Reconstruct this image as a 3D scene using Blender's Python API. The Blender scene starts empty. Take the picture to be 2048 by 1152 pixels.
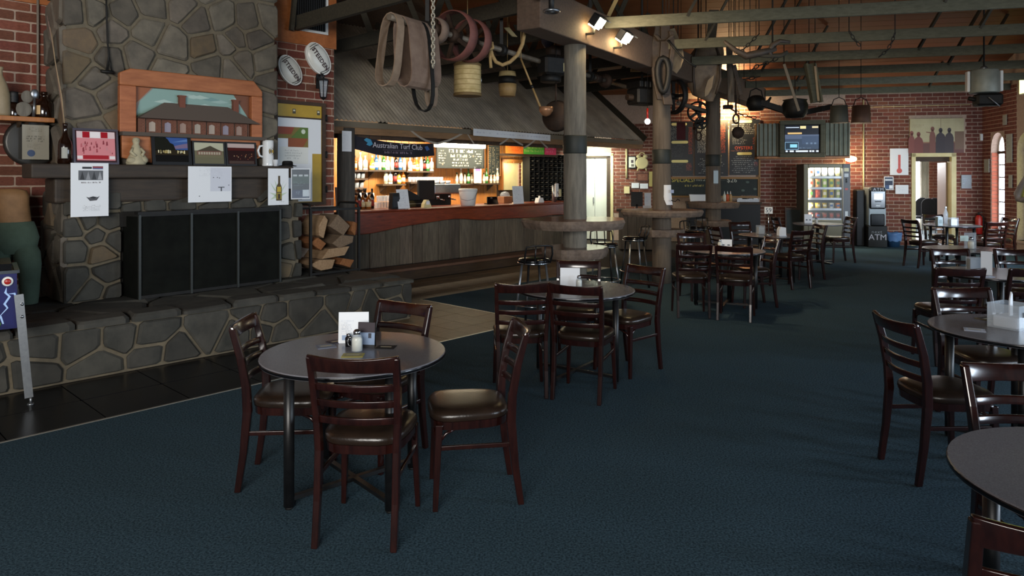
import bpy, math, random
from mathutils import Vector, Matrix
R = random.Random(7)
S = bpy.context.scene
COL = S.collection
PI = math.pi
D = math.radians

# ------------------------------------------------------------------ camera
EYE, F, HY = 1.65, 1400.0, 352.0          # eye height, focal length in pixels (2048 wide), horizon row
cam = bpy.data.cameras.new('camera')
cam.sensor_width = 36.0
cam.lens = 36.0 * F / 2048.0
cam.shift_y = -(576.0 - HY) / 2048.0
cam.clip_end = 200
camera = bpy.data.objects.new('camera', cam)
camera.location = (0, 0, EYE)
camera.rotation_euler = (PI / 2, 0, 0)
COL.objects.link(camera)
S.camera = camera

# ------------------------------------------------------------------ world, lights, exposure
S.view_settings.view_transform = 'Standard'
S.view_settings.look = 'None'
S.view_settings.gamma = 1.0
S.view_settings.use_curve_mapping = False
S.view_settings.exposure = 1.6
S.cycles.use_denoising = True
S.cycles.max_bounces = 6
S.cycles.diffuse_bounces = 3
S.cycles.glossy_bounces = 3
S.cycles.transmission_bounces = 4
S.cycles.sample_clamp_indirect = 4.0
S.cycles.caustics_reflective = False
S.cycles.caustics_refractive = False
world = bpy.data.worlds.new('world')
world.use_nodes = True
bgn = world.node_tree.nodes['Background']
bgn.inputs[0].default_value = (0.80, 0.90, 1.0, 1)
bgn.inputs[1].default_value = 0.055
S.world = world


def lamp(name, kind, loc, energy, color, size=None, size_y=None, aim=None, angle=None, blend=0.5, radius=None, spread=None):
    l = bpy.data.lights.new(name, kind)
    l.energy = energy
    l.color = color
    if kind == 'AREA':
        l.shape = 'RECTANGLE'
        l.size = size
        l.size_y = size_y or size
        if spread: l.spread = D(spread)
    if kind == 'SPOT':
        l.spot_size = D(angle)
        l.spot_blend = blend
    if radius is not None and kind in ('SPOT', 'POINT'):
        l.shadow_soft_size = radius
    o = bpy.data.objects.new(name, l)
    o.location = loc
    if aim is not None:
        o.rotation_euler = (Vector(aim) - Vector(loc)).to_track_quat('-Z', 'Y').to_euler()
    COL.objects.link(o)
    return o


WARM = (1.0, 0.66, 0.33)
WARM2 = (1.0, 0.80, 0.55)
DAY = (0.70, 0.84, 1.0)
# daylight through the windows of the long right-hand wall and the glazed front behind the camera
for i, (yy, e) in enumerate(((-1.0, 80), (1.8, 74), (4.6, 46), (7.4, 16))):
    lamp('window_daylight', 'AREA', (9.0 + 0.2 * yy - 1.1, yy, 1.7), e, DAY, 1.0, 1.9, (0, yy - 0.3, 0.5))
lamp('window_daylight', 'AREA', (9.0 + 0.2 * 10.5 - 1.9, 10.5, 1.75), 22, DAY, 1.0, 1.7, (7.6, 16.7, .9), spread=100)
lamp('front_daylight', 'AREA', (-1.5, -4.2, 2.6), 118, (1.0, 0.97, 0.92), 4.5, 2.2, (-3.2, 7, 2.4), spread=120)
# ------------------------------------------------------------------ materials
def lin(c):
    if isinstance(c, str):
        c = [int(c[i:i + 2], 16) / 255 for i in (0, 2, 4)]
    return tuple((x / 12.92 if x <= 0.04045 else ((x + 0.055) / 1.055) ** 2.4) for x in c[:3]) + (1.0,)


_M = {}


def mat(name, col, rough=0.6, metal=0.0, col2=None, scale=8.0, stretch=(1, 1, 1), rand=0.0, bump=0.0, bscale=None,
        coat=0.0, emit=0.0, spec=0.5, vcol=False, detail=4.0, trans=0.0, alpha=1.0, lo=0.3, hi=0.7, rvar=0.0):
    """plain procedural surface: two-tone noise, per-object variation and fine relief"""
    if name in _M: return _M[name]
    m = bpy.data.materials.new(name)
    m.use_nodes = True
    nt = m.node_tree
    N = nt.nodes
    L = nt.links.new
    b = N['Principled BSDF']
    b.inputs['Roughness'].default_value = rough
    b.inputs['Metallic'].default_value = metal
    b.inputs['Specular IOR Level'].default_value = spec
    if coat:
        b.inputs['Coat Weight'].default_value = coat
        b.inputs['Coat Roughness'].default_value = 0.15
    if trans: b.inputs['Transmission Weight'].default_value = trans
    if alpha < 1: b.inputs['Alpha'].default_value = alpha
    out = None
    if vcol:
        a = N.new('ShaderNodeAttribute'); a.attribute_name = 'Col'
        out = a.outputs['Color']
    need_noise = col2 is not None or bump or rvar
    if need_noise:
        tc = N.new('ShaderNodeTexCoord'); mp = N.new('ShaderNodeMapping'); nz = N.new('ShaderNodeTexNoise')
        mp.inputs['Scale'].default_value = stretch
        L(tc.outputs['Object'], mp.inputs['Vector'])
        if rand:
            oi0 = N.new('ShaderNodeObjectInfo'); vm = N.new('ShaderNodeVectorMath'); vm.operation = 'ADD'
            mm = N.new('ShaderNodeMath'); mm.operation = 'MULTIPLY'; mm.inputs[1].default_value = 37.0
            L(oi0.outputs['Random'], mm.inputs[0]); L(mp.outputs[0], vm.inputs[0]); L(mm.outputs[0], vm.inputs[1])
            L(vm.outputs[0], nz.inputs['Vector'])
        else:
            L(mp.outputs[0], nz.inputs['Vector'])
        nz.inputs['Scale'].default_value = scale
        nz.inputs['Detail'].default_value = detail
        nz.inputs['Roughness'].default_value = 0.62
    if col2 is not None:
        cr = N.new('ShaderNodeValToRGB')
        cr.color_ramp.elements[0].position = lo; cr.color_ramp.elements[0].color = lin(col)
        cr.color_ramp.elements[1].position = hi; cr.color_ramp.elements[1].color = lin(col2)
        L(nz.outputs['Fac'], cr.inputs['Fac'])
        out = cr.outputs['Color']
    if rand and not vcol:
        oi = N.new('ShaderNodeObjectInfo'); hs = N.new('ShaderNodeHueSaturation')
        mr = N.new('ShaderNodeMapRange'); mr.inputs[3].default_value = 1 - rand; mr.inputs[4].default_value = 1 + rand
        L(oi.outputs['Random'], mr.inputs[0]); L(mr.outputs[0], hs.inputs['Value'])
        mr2 = N.new('ShaderNodeMapRange'); mr2.inputs[3].default_value = 0.5 - rand * 0.03; mr2.inputs[4].default_value = 0.5 + rand * 0.03
        mu = N.new('ShaderNodeMath'); mu.operation = 'MULTIPLY'; mu.inputs[1].default_value = 7.13
        fr = N.new('ShaderNodeMath'); fr.operation = 'FRACT'
        L(oi.outputs['Random'], mu.inputs[0]); L(mu.outputs[0], fr.inputs[0]); L(fr.outputs[0], mr2.inputs[0])
        L(mr2.outputs[0], hs.inputs['Hue'])
        if out is not None: L(out, hs.inputs['Color'])
        else: hs.inputs['Color'].default_value = lin(col)
        out = hs.outputs['Color']
    if out is not None: L(out, b.inputs['Base Color'])
    else: b.inputs['Base Color'].default_value = lin(col)
    if rvar:
        m2 = N.new('ShaderNodeMapRange'); m2.inputs[3].default_value = max(0.05, rough - rvar); m2.inputs[4].default_value = min(1, rough + rvar)
        L(nz.outputs['Fac'], m2.inputs[0]); L(m2.outputs[0], b.inputs['Roughness'])
    if emit:
        b.inputs['Emission Strength'].default_value = emit
        if out is not None: L(out, b.inputs['Emission Color'])
        else: b.inputs['Emission Color'].default_value = lin(col)
    if bump:
        bp = N.new('ShaderNodeBump'); bp.inputs['Strength'].default_value = bump; bp.inputs['Distance'].default_value = 0.01
        if bscale:
            n2 = N.new('ShaderNodeTexNoise'); n2.inputs['Scale'].default_value = bscale; n2.inputs['Detail'].default_value = 3
            L(mp.outputs[0], n2.inputs['Vector']); L(n2.outputs['Fac'], bp.inputs['Height'])
        else:
            L(nz.outputs['Fac'], bp.inputs['Height'])
        L(bp.outputs[0], b.inputs['Normal'])
    _M[name] = m
    return m


M_BRICK = mat('red brick', '5f3225', 0.85, col2='7a4534', scale=9, rand=0.28, bump=0.25, bscale=60)
M_MORTAR = mat('pale mortar', '9c8676', 0.95, col2='b29c8a', scale=30, bump=0.2)
M_STONE = mat('blue grey fieldstone', '49443c', 0.85, col2='686054', scale=5, rand=0.30, bump=0.35, bscale=22)
M_STONE_DARK = mat('sooty fieldstone', '2b2b27', 0.85, col2='42403a', scale=5, rand=0.30, bump=0.35, bscale=22)  # darker fieldstone for the hearth and lower breast
M_STONE_TAN = mat('tan fieldstone', '6b5a42', 0.85, col2='52473a', scale=6, rand=0.25, bump=0.35, bscale=22)
M_JOINT = mat('sandy joint', '6c6250', 0.95, col2='575043', scale=14, bump=0.3)
M_SOOT = mat('soot black lining', '0c0b0a', 0.9, col2='1a1815', scale=4)
M_CARPET = mat('blue green carpet', '20303a', 1.0, col2='485f6b', scale=95, detail=3, bump=0.6, bscale=260, spec=0.1, lo=0.35, hi=0.68)
M_TILE = mat('beige floor tile', '75644c', 0.5, col2='655642', scale=4, rand=0.12)
M_TILE_DARK = mat('black slate tile', '09090c', 0.28, col2='101014', scale=5, rand=0.2, spec=.35)
M_GROUT = mat('dark grout', '3a3128', 0.9, col2='2a241e', scale=30)
M_SEAM = mat('light metal edge strip', 'b8b4a8', 0.4, 0.8)
M_MAHOG = mat('dark mahogany', '180807', 0.2, col2='2a110d', scale=6, stretch=(6, 6, 1), coat=0.5, rand=0.1)
M_VINYL = mat('brown vinyl', '1f1712', 0.28, col2='2a1f18', scale=12, bump=0.08, bscale=90)
M_TABLETOP = mat('grey laminate', '66666c', 0.26, col2='76767c', scale=220, detail=1)
M_BLACKMETAL = mat('black powder coat', '0b0b0c', 0.4, col2='131314', scale=20)
M_CHROME = mat('chrome', 'b8bcc2', 0.18, 1.0)
M_STEEL = mat('brushed steel', '8d9196', 0.35, 0.9, col2='9ea2a6', scale=30)
M_IRON = mat('rusty iron', '2a221c', 0.7, 0.4, col2='453225', scale=8, bump=0.2)
M_DARKIRON = mat('black iron', '121110', 0.6, 0.4, col2='1f1d1a', scale=12, bump=0.1)
M_BEAM = mat('weathered grey beam', '4a4838', 0.85, col2='5c5a49', scale=5, stretch=(1, 8, 8), rand=0.12, bump=0.2)
M_BEAMDARK = mat('dark brown beam', '2e2a20', 0.85, col2='3d372a', scale=5, stretch=(1, 8, 8), rand=0.1, bump=0.2)
M_GIRDER = mat('reddish hardwood girder', '4c3c30', 0.8, col2='5d4a3c', scale=4, stretch=(1, 9, 9), bump=0.2)
M_LOG = mat('grey gum log', '57524a', 0.85, col2='7d776b', scale=4, stretch=(5, 5, 0.6), bump=0.35)
M_LOGBROWN = mat('brown log', '51473d', 0.85, col2='6b6053', scale=4, stretch=(6, 6, 0.5), bump=0.35, rand=0.1)
M_SLAB = mat('red gum slab', '4a2a1c', 0.35, col2='6b4028', scale=5, stretch=(1, 4, 4), bump=0.1, coat=0.4)
M_SLABEDGE = mat('live edge bark', '584a40', 0.8, col2='7b6a5c', scale=14, bump=0.5)
M_REDGUM = mat('polished red timber', '5c2413', 0.35, col2='8a3a1f', scale=5, stretch=(1, 5, 7), bump=0.08, coat=0.35)
M_SLABBOARD = mat('weathered slab board', '4a4238', 0.8, col2='6c6152', scale=5, stretch=(7, 3, 0.7), rand=0.3, bump=0.3)
M_PINE = mat('orange pine boards', '5a3218', 0.6, col2='724120', scale=4, stretch=(0.6, 6, 6), rand=0.18, bump=0.08)
M_PLY = mat('orange timber panel', '9a5a2a', 0.55, col2='b06b36', scale=4, stretch=(1, 6, 6), rand=0.1)
M_BARWALL = mat('honey timber panel', '8a5526', 0.5, col2='a4692f', scale=4, stretch=(7, 5, 0.7), rand=0.15, bump=0.06)
M_DARKWOOD = mat('dark stained timber', '33241a', 0.7, col2='46331f', scale=5, stretch=(1, 6, 6), rand=0.15, bump=0.15)
M_MANTEL = mat('dark mantel timber', '282019', 0.7, col2='3a2f24', scale=4, stretch=(1, 7, 7), bump=0.25)
M_FRAMEWOOD = mat('hewn orange timber', '8f5330', 0.65, col2='ab6a41', scale=5, stretch=(1, 6, 6), bump=0.2, rand=0.1)
M_CORRUG = mat('weathered corrugated iron', '75695a', 0.6, 0.2, col2='978a76', scale=3, stretch=(1, 1, 0.4), rand=0.1)
M_CREAM = mat('cream paint', 'd8cc9a', 0.55, col2='cbbd88', scale=4)
M_YELLOW = mat('mustard yellow paint', 'b9972a', 0.5, col2='a58622', scale=5)
M_WHITE = mat('white paint', 'e4e4e0', 0.5)
M_PAPER = mat('white paper', 'dfe2e6', 0.75)
M_BLACK = mat('matt black', '090909', 0.6)
M_BLACKGLOSS = mat('black gloss', '0a0a0c', 0.18)
M_BOARD = mat('blackboard', '1d2320', 0.75, col2='262d29', scale=6)
M_PRINT = mat('printed card', 'ffffff', 0.6, vcol=True)
M_GLOSSPRINT = mat('glossy print', 'ffffff', 0.2, vcol=True)
M_PAINT = mat('painted surface', 'ffffff', 0.5, vcol=True)
M_GLOW = mat('lit display', 'ffffff', 0.5, vcol=True, emit=1.3)
M_SCREEN = mat('screen', 'ffffff', 0.3, vcol=True, emit=0.6)
M_LAMPGLOW = mat('lamp lens', 'ffe2a8', 0.4, emit=28)
M_BULB = mat('warm bulb', 'ffdf9f', 0.4, emit=14)
M_TUBE = mat('fluorescent diffuser', 'fff2d0', 0.4, emit=7)
M_LEATHER = mat('old harness leather', '2e251e', 0.65, col2='46392d', scale=9, bump=0.3, rand=0.12)
M_BELT = mat('dusty canvas belt', '6b5648', 0.8, col2='7d6858', scale=10, bump=0.25, rand=0.1)
M_HIDE = mat('pale hide', '9c8666', 0.75, col2='84705a', scale=6, bump=0.15)
M_ROPE = mat('old rope', '8a7048', 0.9, col2='a58a5c', scale=40, bump=0.4)
M_CANE = mat('woven cane', 'c4ad7c', 0.7, col2='a5905c', scale=14, bump=0.3)
M_WOODPOLE = mat('pale timber pole', 'a98a58', 0.6, col2='8d7047', scale=10)
M_BARK = mat('split firewood', '6a5038', 0.9, col2='937355', scale=10, stretch=(1, 6, 6), rand=0.3, bump=0.4)
M_TERRA = mat('terracotta ware', '9a6a44', 0.7, col2='85573a', scale=6, bump=0.1)
M_STONEWARE = mat('stoneware jug', '9c8b70', 0.5, col2='867659', scale=6)
M_PLASTER = mat('cream plaster', 'b3aa8c', 0.8, col2='9d947a', scale=20, bump=0.1)
M_CERAMIC = mat('white glazed ceramic', 'dcdfe0', 0.15)
M_GLASS = mat('clear glass', 'f4f8f8', 0.03, trans=1.0)
M_BROWNGLASS = mat('brown bottle glass', '1c0d06', 0.08, coat=0.3)
M_ACRYLIC = mat('clear acrylic', 'cfd9e2', 0.08, alpha=0.30)
M_CLEAR = mat('thin clear cover', 'ffffff', 0.05, alpha=0.08)
M_SALT = mat('white salt', 'd9d6c4', 0.8)
M_RED = mat('red enamel', 'a02018', 0.35)
M_DUSTRED = mat('dusty red pulley paint', '74433a', 0.7, col2='5d362f', scale=9, bump=0.1)
M_BLUEBAG = mat('blue plastic liner', '5f83b0', 0.4, col2='4a6c9a', scale=7, bump=0.4)
M_FLESH = mat('tanned carved torso', '8a6540', 0.7, col2='70502f', scale=7, bump=0.2)
M_CLOTHGREEN = mat('faded green trousers', '3c4a3c', 0.95, col2='4a5a4c', scale=6, bump=0.4)
M_CURTAIN = mat('pale curtain', 'd0cbb8', 0.85)
M_NAVY = mat('navy banner cloth', '14131c', 0.8, col2='1c1a28', scale=6)
M_RIBBON = mat('grey cobweb ribbon', '9a9184', 0.9)
# ------------------------------------------------------------------ geometry helpers
class MB:
    """collects shapes for ONE mesh object"""
    def __init__(s): s.v = []; s.f = []; s.c = []; s.s = []

    def add(s, vs, fs, col=None, smooth=False, M=None):
        b = len(s.v)
        s.v += [tuple(M @ Vector(p)) for p in vs] if M is not None else [tuple(p) for p in vs]
        for f in fs:
            s.f.append([b + i for i in f]); s.c.append(col); s.s.append(smooth)
        return s

    def box(s, x0, x1, y0, y1, z0, z1, col=None, M=None):
        return s.add([(x0, y0, z0), (x1, y0, z0), (x1, y1, z0), (x0, y1, z0), (x0, y0, z1), (x1, y0, z1), (x1, y1, z1), (x0, y1, z1)],
                     [(0, 3, 2, 1), (4, 5, 6, 7), (0, 1, 5, 4), (1, 2, 6, 5), (2, 3, 7, 6), (3, 0, 4, 7)], col, False, M)

    def cbox(s, x0, x1, y0, y1, z0, z1, b=0.01, col=None, M=None):
        """box with chamfered edges on the -y (visible) face and all round"""
        b = min(b, (x1 - x0) * 0.45, (y1 - y0) * 0.45, (z1 - z0) * 0.45)
        vs = []; idx = {}
        for i, X in enumerate((x0, x1)):
            for j, Yv in enumerate((y0, y1)):
                for k, Z in enumerate((z0, z1)):
                    sx, sy, sz = (1, -1)[i] * b, (1, -1)[j] * b, (1, -1)[k] * b
                    idx[i, j, k] = len(vs)
                    vs += [(X, Yv + sy, Z + sz), (X + sx, Yv, Z + sz), (X + sx, Yv + sy, Z)]
        fs = []
        g = lambda i, j, k, a: idx[i, j, k] + a
        for a in range(3):
            for q in (0, 1):
                loop = [(0, 0), (1, 0), (1, 1), (0, 1)]
                def key(p, r): return (q, p, r) if a == 0 else (p, q, r) if a == 1 else (p, r, q)
                fs.append([g(*key(p, r), a) for p, r in loop])
        for (a, b_, c) in ((0, 1, 2), (0, 2, 1), (1, 2, 0)):
            for p in (0, 1):
                for r in (0, 1):
                    def kk(t):
                        o = [0, 0, 0]; o[a] = p; o[b_] = r; o[c] = t; return tuple(o)
                    fs.append([g(*kk(0), a), g(*kk(0), b_), g(*kk(1), b_), g(*kk(1), a)])
        for i in (0, 1):
            for j in (0, 1):
                for k in (0, 1):
                    fs.append([g(i, j, k, 0), g(i, j, k, 1), g(i, j, k, 2)])
        return s.add(vs, fs, col, False, M)

    def rod(s, p0, p1, r0, r1=None, n=10, col=None, caps=True, smooth=True, sx=1.0):
        p0, p1 = Vector(p0), Vector(p1); r1 = r0 if r1 is None else r1
        q = (p1 - p0).to_track_quat('Z', 'Y')
        a = [p0 + q @ Vector((math.cos(2 * PI * i / n) * r0 * sx, math.sin(2 * PI * i / n) * r0, 0)) for i in range(n)]
        c = [p1 + q @ Vector((math.cos(2 * PI * i / n) * r1 * sx, math.sin(2 * PI * i / n) * r1, 0)) for i in range(n)]
        b = len(s.v)
        s.v += [tuple(x) for x in a + c]
        for i in range(n):
            j = (i + 1) % n
            s.f.append([b + i, b + j, b + n + j, b + n + i]); s.c.append(col); s.s.append(smooth)
        if caps:
            s.f.append([b + i for i in range(n)][::-1]); s.c.append(col); s.s.append(False)
            s.f.append([b + n + i for i in range(n)]); s.c.append(col); s.s.append(False)
        return s

    def bar(s, p0, p1, w, h, up=(0, 0, 1), col=None, w1=None, h1=None):
        """square bar; w across, h along 'up'"""
        p0, p1 = Vector(p0), Vector(p1); d = (p1 - p0).normalized()
        x = d.cross(Vector(up))
        x = x.normalized() if x.length > 1e-5 else Vector((1, 0, 0))
        u = x.cross(d).normalized(); w1 = w1 or w; h1 = h1 or h
        vs = []
        for p, ww, hh in ((p0, w, h), (p1, w1, h1)):
            for a, b in ((-1, -1), (1, -1), (1, 1), (-1, 1)):
                vs.append(p + x * (a * ww / 2) + u * (b * hh / 2))
        return s.add(vs, [(0, 3, 2, 1), (4, 5, 6, 7), (0, 1, 5, 4), (1, 2, 6, 5), (2, 3, 7, 6), (3, 0, 4, 7)], col)

    def tube(s, pts, r, n=8, closed=False, col=None, sx=1.0):
        pts = [Vector(p) for p in pts]; m = len(pts)
        rs = r if isinstance(r, (list, tuple)) else [r] * m
        b = len(s.v); prev = None
        for i, p in enumerate(pts):
            if closed: d = pts[(i + 1) % m] - pts[i - 1]
            else: d = pts[min(i + 1, m - 1)] - pts[max(i - 1, 0)]
            d.normalize()
            if prev is None:
                x = d.orthogonal().normalized()
            else:
                x = (prev - d * prev.dot(d)); x = x.normalized() if x.length > 1e-6 else d.orthogonal().normalized()
            prev = x; y = d.cross(x)
            for k in range(n):
                a = 2 * PI * k / n
                s.v.append(tuple(p + x * (math.cos(a) * rs[i] * sx) + y * (math.sin(a) * rs[i])))
        for i in range(m if closed else m - 1):
            j = (i + 1) % m
            for k in range(n):
                l = (k + 1) % n
                s.f.append([b + i * n + k, b + i * n + l, b + j * n + l, b + j * n + k]); s.c.append(col); s.s.append(True)
        if not closed:
            s.f.append([b + k for k in range(n)][::-1]); s.c.append(col); s.s.append(False)
            s.f.append([b + (m - 1) * n + k for k in range(n)]); s.c.append(col); s.s.append(False)
        return s

    def ribbon(s, pts, w, t, side, col=None, ws=None):
        """flat strap: follows pts, width along 'side', thickness t"""
        pts = [Vector(p) for p in pts]; side = Vector(side).normalized(); m = len(pts); b = len(s.v)
        for i, p in enumerate(pts):
            d = (pts[min(i + 1, m - 1)] - pts[max(i - 1, 0)]).normalized()
            nn = d.cross(side).normalized(); ww = (ws[i] if ws else w) / 2
            for a, c in ((-1, -1), (1, -1), (1, 1), (-1, 1)):
                s.v.append(tuple(p + side * (a * ww) + nn * (c * t / 2)))
        for i in range(m - 1):
            for k in range(4):
                l = (k + 1) % 4
                s.f.append([b + i * 4 + k, b + i * 4 + l, b + i * 4 + 4 + l, b + i * 4 + 4 + k]); s.c.append(col); s.s.append(False)
        s.f.append([b + 3, b + 2, b + 1, b]); s.c.append(col); s.s.append(False)
        e = b + (m - 1) * 4
        s.f.append([e, e + 1, e + 2, e + 3]); s.c.append(col); s.s.append(False)
        return s

    def lathe(s, prof, n=16, c=(0, 0, 0), col=None, smooth=True, M=None):
        b = len(s.v); c = Vector(c)
        for r, z in prof:
            for i in range(n):
                a = 2 * PI * i / n
                p = Vector((math.cos(a) * r, math.sin(a) * r, z)) + c
                s.v.append(tuple(M @ p if M is not None else p))
        for k in range(len(prof) - 1):
            cc = col[k] if isinstance(col, list) else col
            for i in range(n):
                j = (i + 1) % n
                s.f.append([b + k * n + i, b + k * n + j, b + (k + 1) * n + j, b + (k + 1) * n + i]); s.c.append(cc); s.s.append(smooth)
        c0 = col[0] if isinstance(col, list) else col
        c1 = col[-1] if isinstance(col, list) else col
        if tuple(prof[0]) == tuple(prof[-1]): return s
        if prof[0][0] > 1e-4:
            s.f.append([b + i for i in range(n)][::-1]); s.c.append(c0); s.s.append(False)
        if prof[-1][0] > 1e-4:
            s.f.append([b + (len(prof) - 1) * n + i for i in range(n)]); s.c.append(c1); s.s.append(False)
        return s

    def prism(s, poly, y0, y1, col=None, M=None):
        """polygon given in x,z, extruded along y"""
        n = len(poly)
        vs = [(x, y0, z) for x, z in poly] + [(x, y1, z) for x, z in poly]
        fs = [list(range(n)), list(range(2 * n - 1, n - 1, -1))] + [[i + n, (i + 1) % n + n, (i + 1) % n, i] for i in range(n)]
        return s.add(vs, fs, col, False, M)

    def slab(s, poly, z0, z1, col=None, M=None):
        """polygon given in x,y, extruded along z"""
        n = len(poly)
        vs = [(x, y, z0) for x, y in poly] + [(x, y, z1) for x, y in poly]
        fs = [list(range(n - 1, -1, -1)), list(range(n, 2 * n))] + [[i, (i + 1) % n, (i + 1) % n + n, i + n] for i in range(n)]
        return s.add(vs, fs, col, False, M)

    def ball(s, c, r, n=14, m=8, col=None, M=None):
        rx, ry, rz = r if isinstance(r, (tuple, list)) else (r, r, r)
        prof = [(math.sin(PI * k / m), -math.cos(PI * k / m)) for k in range(m + 1)]
        T = Matrix.Translation(Vector(c)) @ Matrix.Diagonal((rx, ry, rz, 1))
        if M is not None: T = M @ T
        return s.lathe([(max(a, 1e-5), z) for a, z in prof], n, (0, 0, 0), col, True, T)

    def quad(s, x0, x1, z0, z1, y=0.0, col=None):
        """flat printed patch facing -y"""
        return s.add([(x0, y, z0), (x1, y, z0), (x1, y, z1), (x0, y, z1)], [(0, 1, 2, 3)], col)

    def poly(s, pts, y=0.0, col=None):
        return s.add([(x, y, z) for x, z in pts], [list(range(len(pts)))], col)

    def mesh(s, name):
        me = bpy.data.meshes.new(name)
        me.from_pydata(s.v, [], s.f)
        me.polygons.foreach_set('use_smooth', s.s)
        if any(c is not None for c in s.c):
            at = me.color_attributes.new('Col', 'FLOAT_COLOR', 'CORNER')
            cache = {}; data = []
            for f, c in zip(s.f, s.c):
                k = c if c is not None else 'dddddd'
                if k not in cache: cache[k] = lin(k)
                data += list(cache[k]) * len(f)
            at.data.foreach_set('color', data)
        me.update()
        return me

    def build(s, name, m, parent=None, loc=None, rot=None, bevel=0.0, subsurf=0):
        me = s.mesh(name)
        me.materials.append(m)
        o = bpy.data.objects.new(name, me)
        COL.objects.link(o)
        if parent is not None: o.parent = parent
        if loc is not None: o.location = loc
        if rot is not None: o.rotation_euler = rot
        if bevel:
            md = o.modifiers.new('bevel', 'BEVEL'); md.width = bevel; md.segments = 2; md.limit_method = 'ANGLE'
        if subsurf:
            md = o.modifiers.new('smooth', 'SUBSURF'); md.levels = subsurf; md.render_levels = subsurf
        return o


def thing(name, label, cat, loc=(0, 0, 0), rz=0.0, group=None, rot=None):
    o = bpy.data.objects.new(name, None)
    o.empty_display_size = 0.1
    COL.objects.link(o)
    o.location = loc
    o.rotation_euler = rot if rot is not None else (0, 0, rz)
    o['label'] = label; o['category'] = cat
    if group: o['group'] = group
    return o


def tag(o, label, cat, group=None):
    o['label'] = label; o['category'] = cat
    if group: o['group'] = group
    return o


def struct(o):
    o['kind'] = 'structure'
    return o


def copy_tree(o, parent=None):
    c = o.copy(); COL.objects.link(c)
    if parent is not None: c.parent = parent
    for ch in list(o.children): copy_tree(ch, c)
    return c


def dup(src, loc, rz, label, group=None):
    c = copy_tree(src)
    c.location = loc
    c.rotation_euler = (0, 0, rz)
    c['label'] = label
    if group: c['group'] = group
    return c


def inst(name, me, parent, loc, rot=(0, 0, 0), scale=(1, 1, 1), m=None):
    """one more piece sharing mesh data"""
    o = bpy.data.objects.new(name, me)
    COL.objects.link(o)
    if parent is not None: o.parent = parent
    o.location = loc; o.rotation_euler = rot; o.scale = scale
    return o


def text(name, body, size, m, parent, loc, rot=(PI / 2, 0, 0), align='CENTER', ext=0.0006, space=1.0, sx=1.0):
    """lettering as a plain mesh part"""
    cu = bpy.data.curves.new(name, 'FONT')
    cu.body = body; cu.size = size; cu.align_x = align; cu.align_y = 'CENTER'; cu.extrude = ext; cu.space_character = space
    cu.resolution_u = 2
    tmp = bpy.data.objects.new(name + '_tmp', cu)
    COL.objects.link(tmp)
    me = bpy.data.meshes.new_from_object(tmp.evaluated_get(bpy.context.evaluated_depsgraph_get()))
    bpy.data.objects.remove(tmp); bpy.data.curves.remove(cu)
    me.materials.clear(); me.materials.append(m)
    o = bpy.data.objects.new(name, me)
    COL.objects.link(o); o.parent = parent; o.location = loc; o.rotation_euler = rot; o.scale = (sx, 1, 1)
    return o


ORD = ('first', 'second', 'third', 'fourth', 'fifth', 'sixth', 'seventh', 'eighth', 'ninth', 'tenth', 'eleventh', 'twelfth', 'thirteenth', 'fourteenth', 'fifteenth')


class Frame:
    """vertical plane frame: s along the wall, t into it, z up"""
    def __init__(s, ox, oy, ang):
        s.o = Vector((ox, oy)); s.a = ang
        s.ex = Vector((math.cos(ang), math.sin(ang))); s.ey = Vector((-math.sin(ang), math.cos(ang)))

    def P(s, u, t, z=0.0):
        p = s.o + s.ex * u + s.ey * t
        return Vector((p.x, p.y, z))

    def hit(s, px, py, t):
        dx = (px - 1024) / F
        Y = (t + s.ey.dot(s.o)) / (s.ey.x * dx + s.ey.y)
        p = Vector((dx * Y, Y)) - s.o
        return s.ex.dot(p), EYE - (py - HY) / F * Y


def at(px, py, Y): return Vector(((px - 1024) / F * Y, Y, EYE - (py - HY) / F * Y))


def on_z(px, py, z=0.0):
    Y = (EYE - z) * F / (py - HY)
    return Vector(((px - 1024) / F * Y, Y, z))


LW = Frame(-3.83, 5.24, math.atan2(0.731, 0.682))            # fireplace, bar and left walls
BW = Frame(8.8, 16.74, math.atan2(-0.196, 0.9806))            # far wall
_c = BW.P(BW.hit(1965, 400, 0)[0], 0)
RW = Frame(_c.x, _c.y, math.atan2(-0.9806, -0.196))           # right wall, s runs towards the camera


def ZC(p):
    """underside of the ceiling above a point"""
    t = BW.ey.dot(Vector((p[0], p[1])) - BW.o)
    return min(3.70 + 9 * 0.36, 3.70 - t * 0.36)


def clip(poly, a, b, c):
    out = []
    for i in range(len(poly)):
        p, q = poly[i], poly[(i + 1) % len(poly)]
        dp, dq = a * p[0] + b * p[1] - c, a * q[0] + b * q[1] - c
        if dp <= 0: out.append(p)
        if (dp < 0 < dq) or (dq < 0 < dp):
            k = dp / (dp - dq); out.append((p[0] + (q[0] - p[0]) * k, p[1] + (q[1] - p[1]) * k))
    return out


def cells(x0, x1, z0, z1, seeds, gap):
    """crazy-paving cells for a rectangle"""
    res = []
    for i, (sx, sz) in enumerate(seeds):
        p = [(x0, z0), (x1, z0), (x1, z1), (x0, z1)]
        for j, (tx, tz) in enumerate(seeds):
            if i == j or abs(tx - sx) + abs(tz - sz) > 2.5: continue
            a, b = tx - sx, tz - sz; l = math.hypot(a, b)
            if l < 1e-6: continue
            c = (a * (sx + tx) / 2 + b * (sz + tz) / 2) / l - gap / 2
            p = clip(p, a / l, b / l, c)
            if len(p) < 3: break
        if len(p) < 3: continue
        q = []
        for pt in p:
            if not q or math.hypot(pt[0] - q[-1][0], pt[1] - q[-1][1]) > 0.02: q.append(pt)
        if len(q) > 2: res.append(q)
    return res


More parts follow.
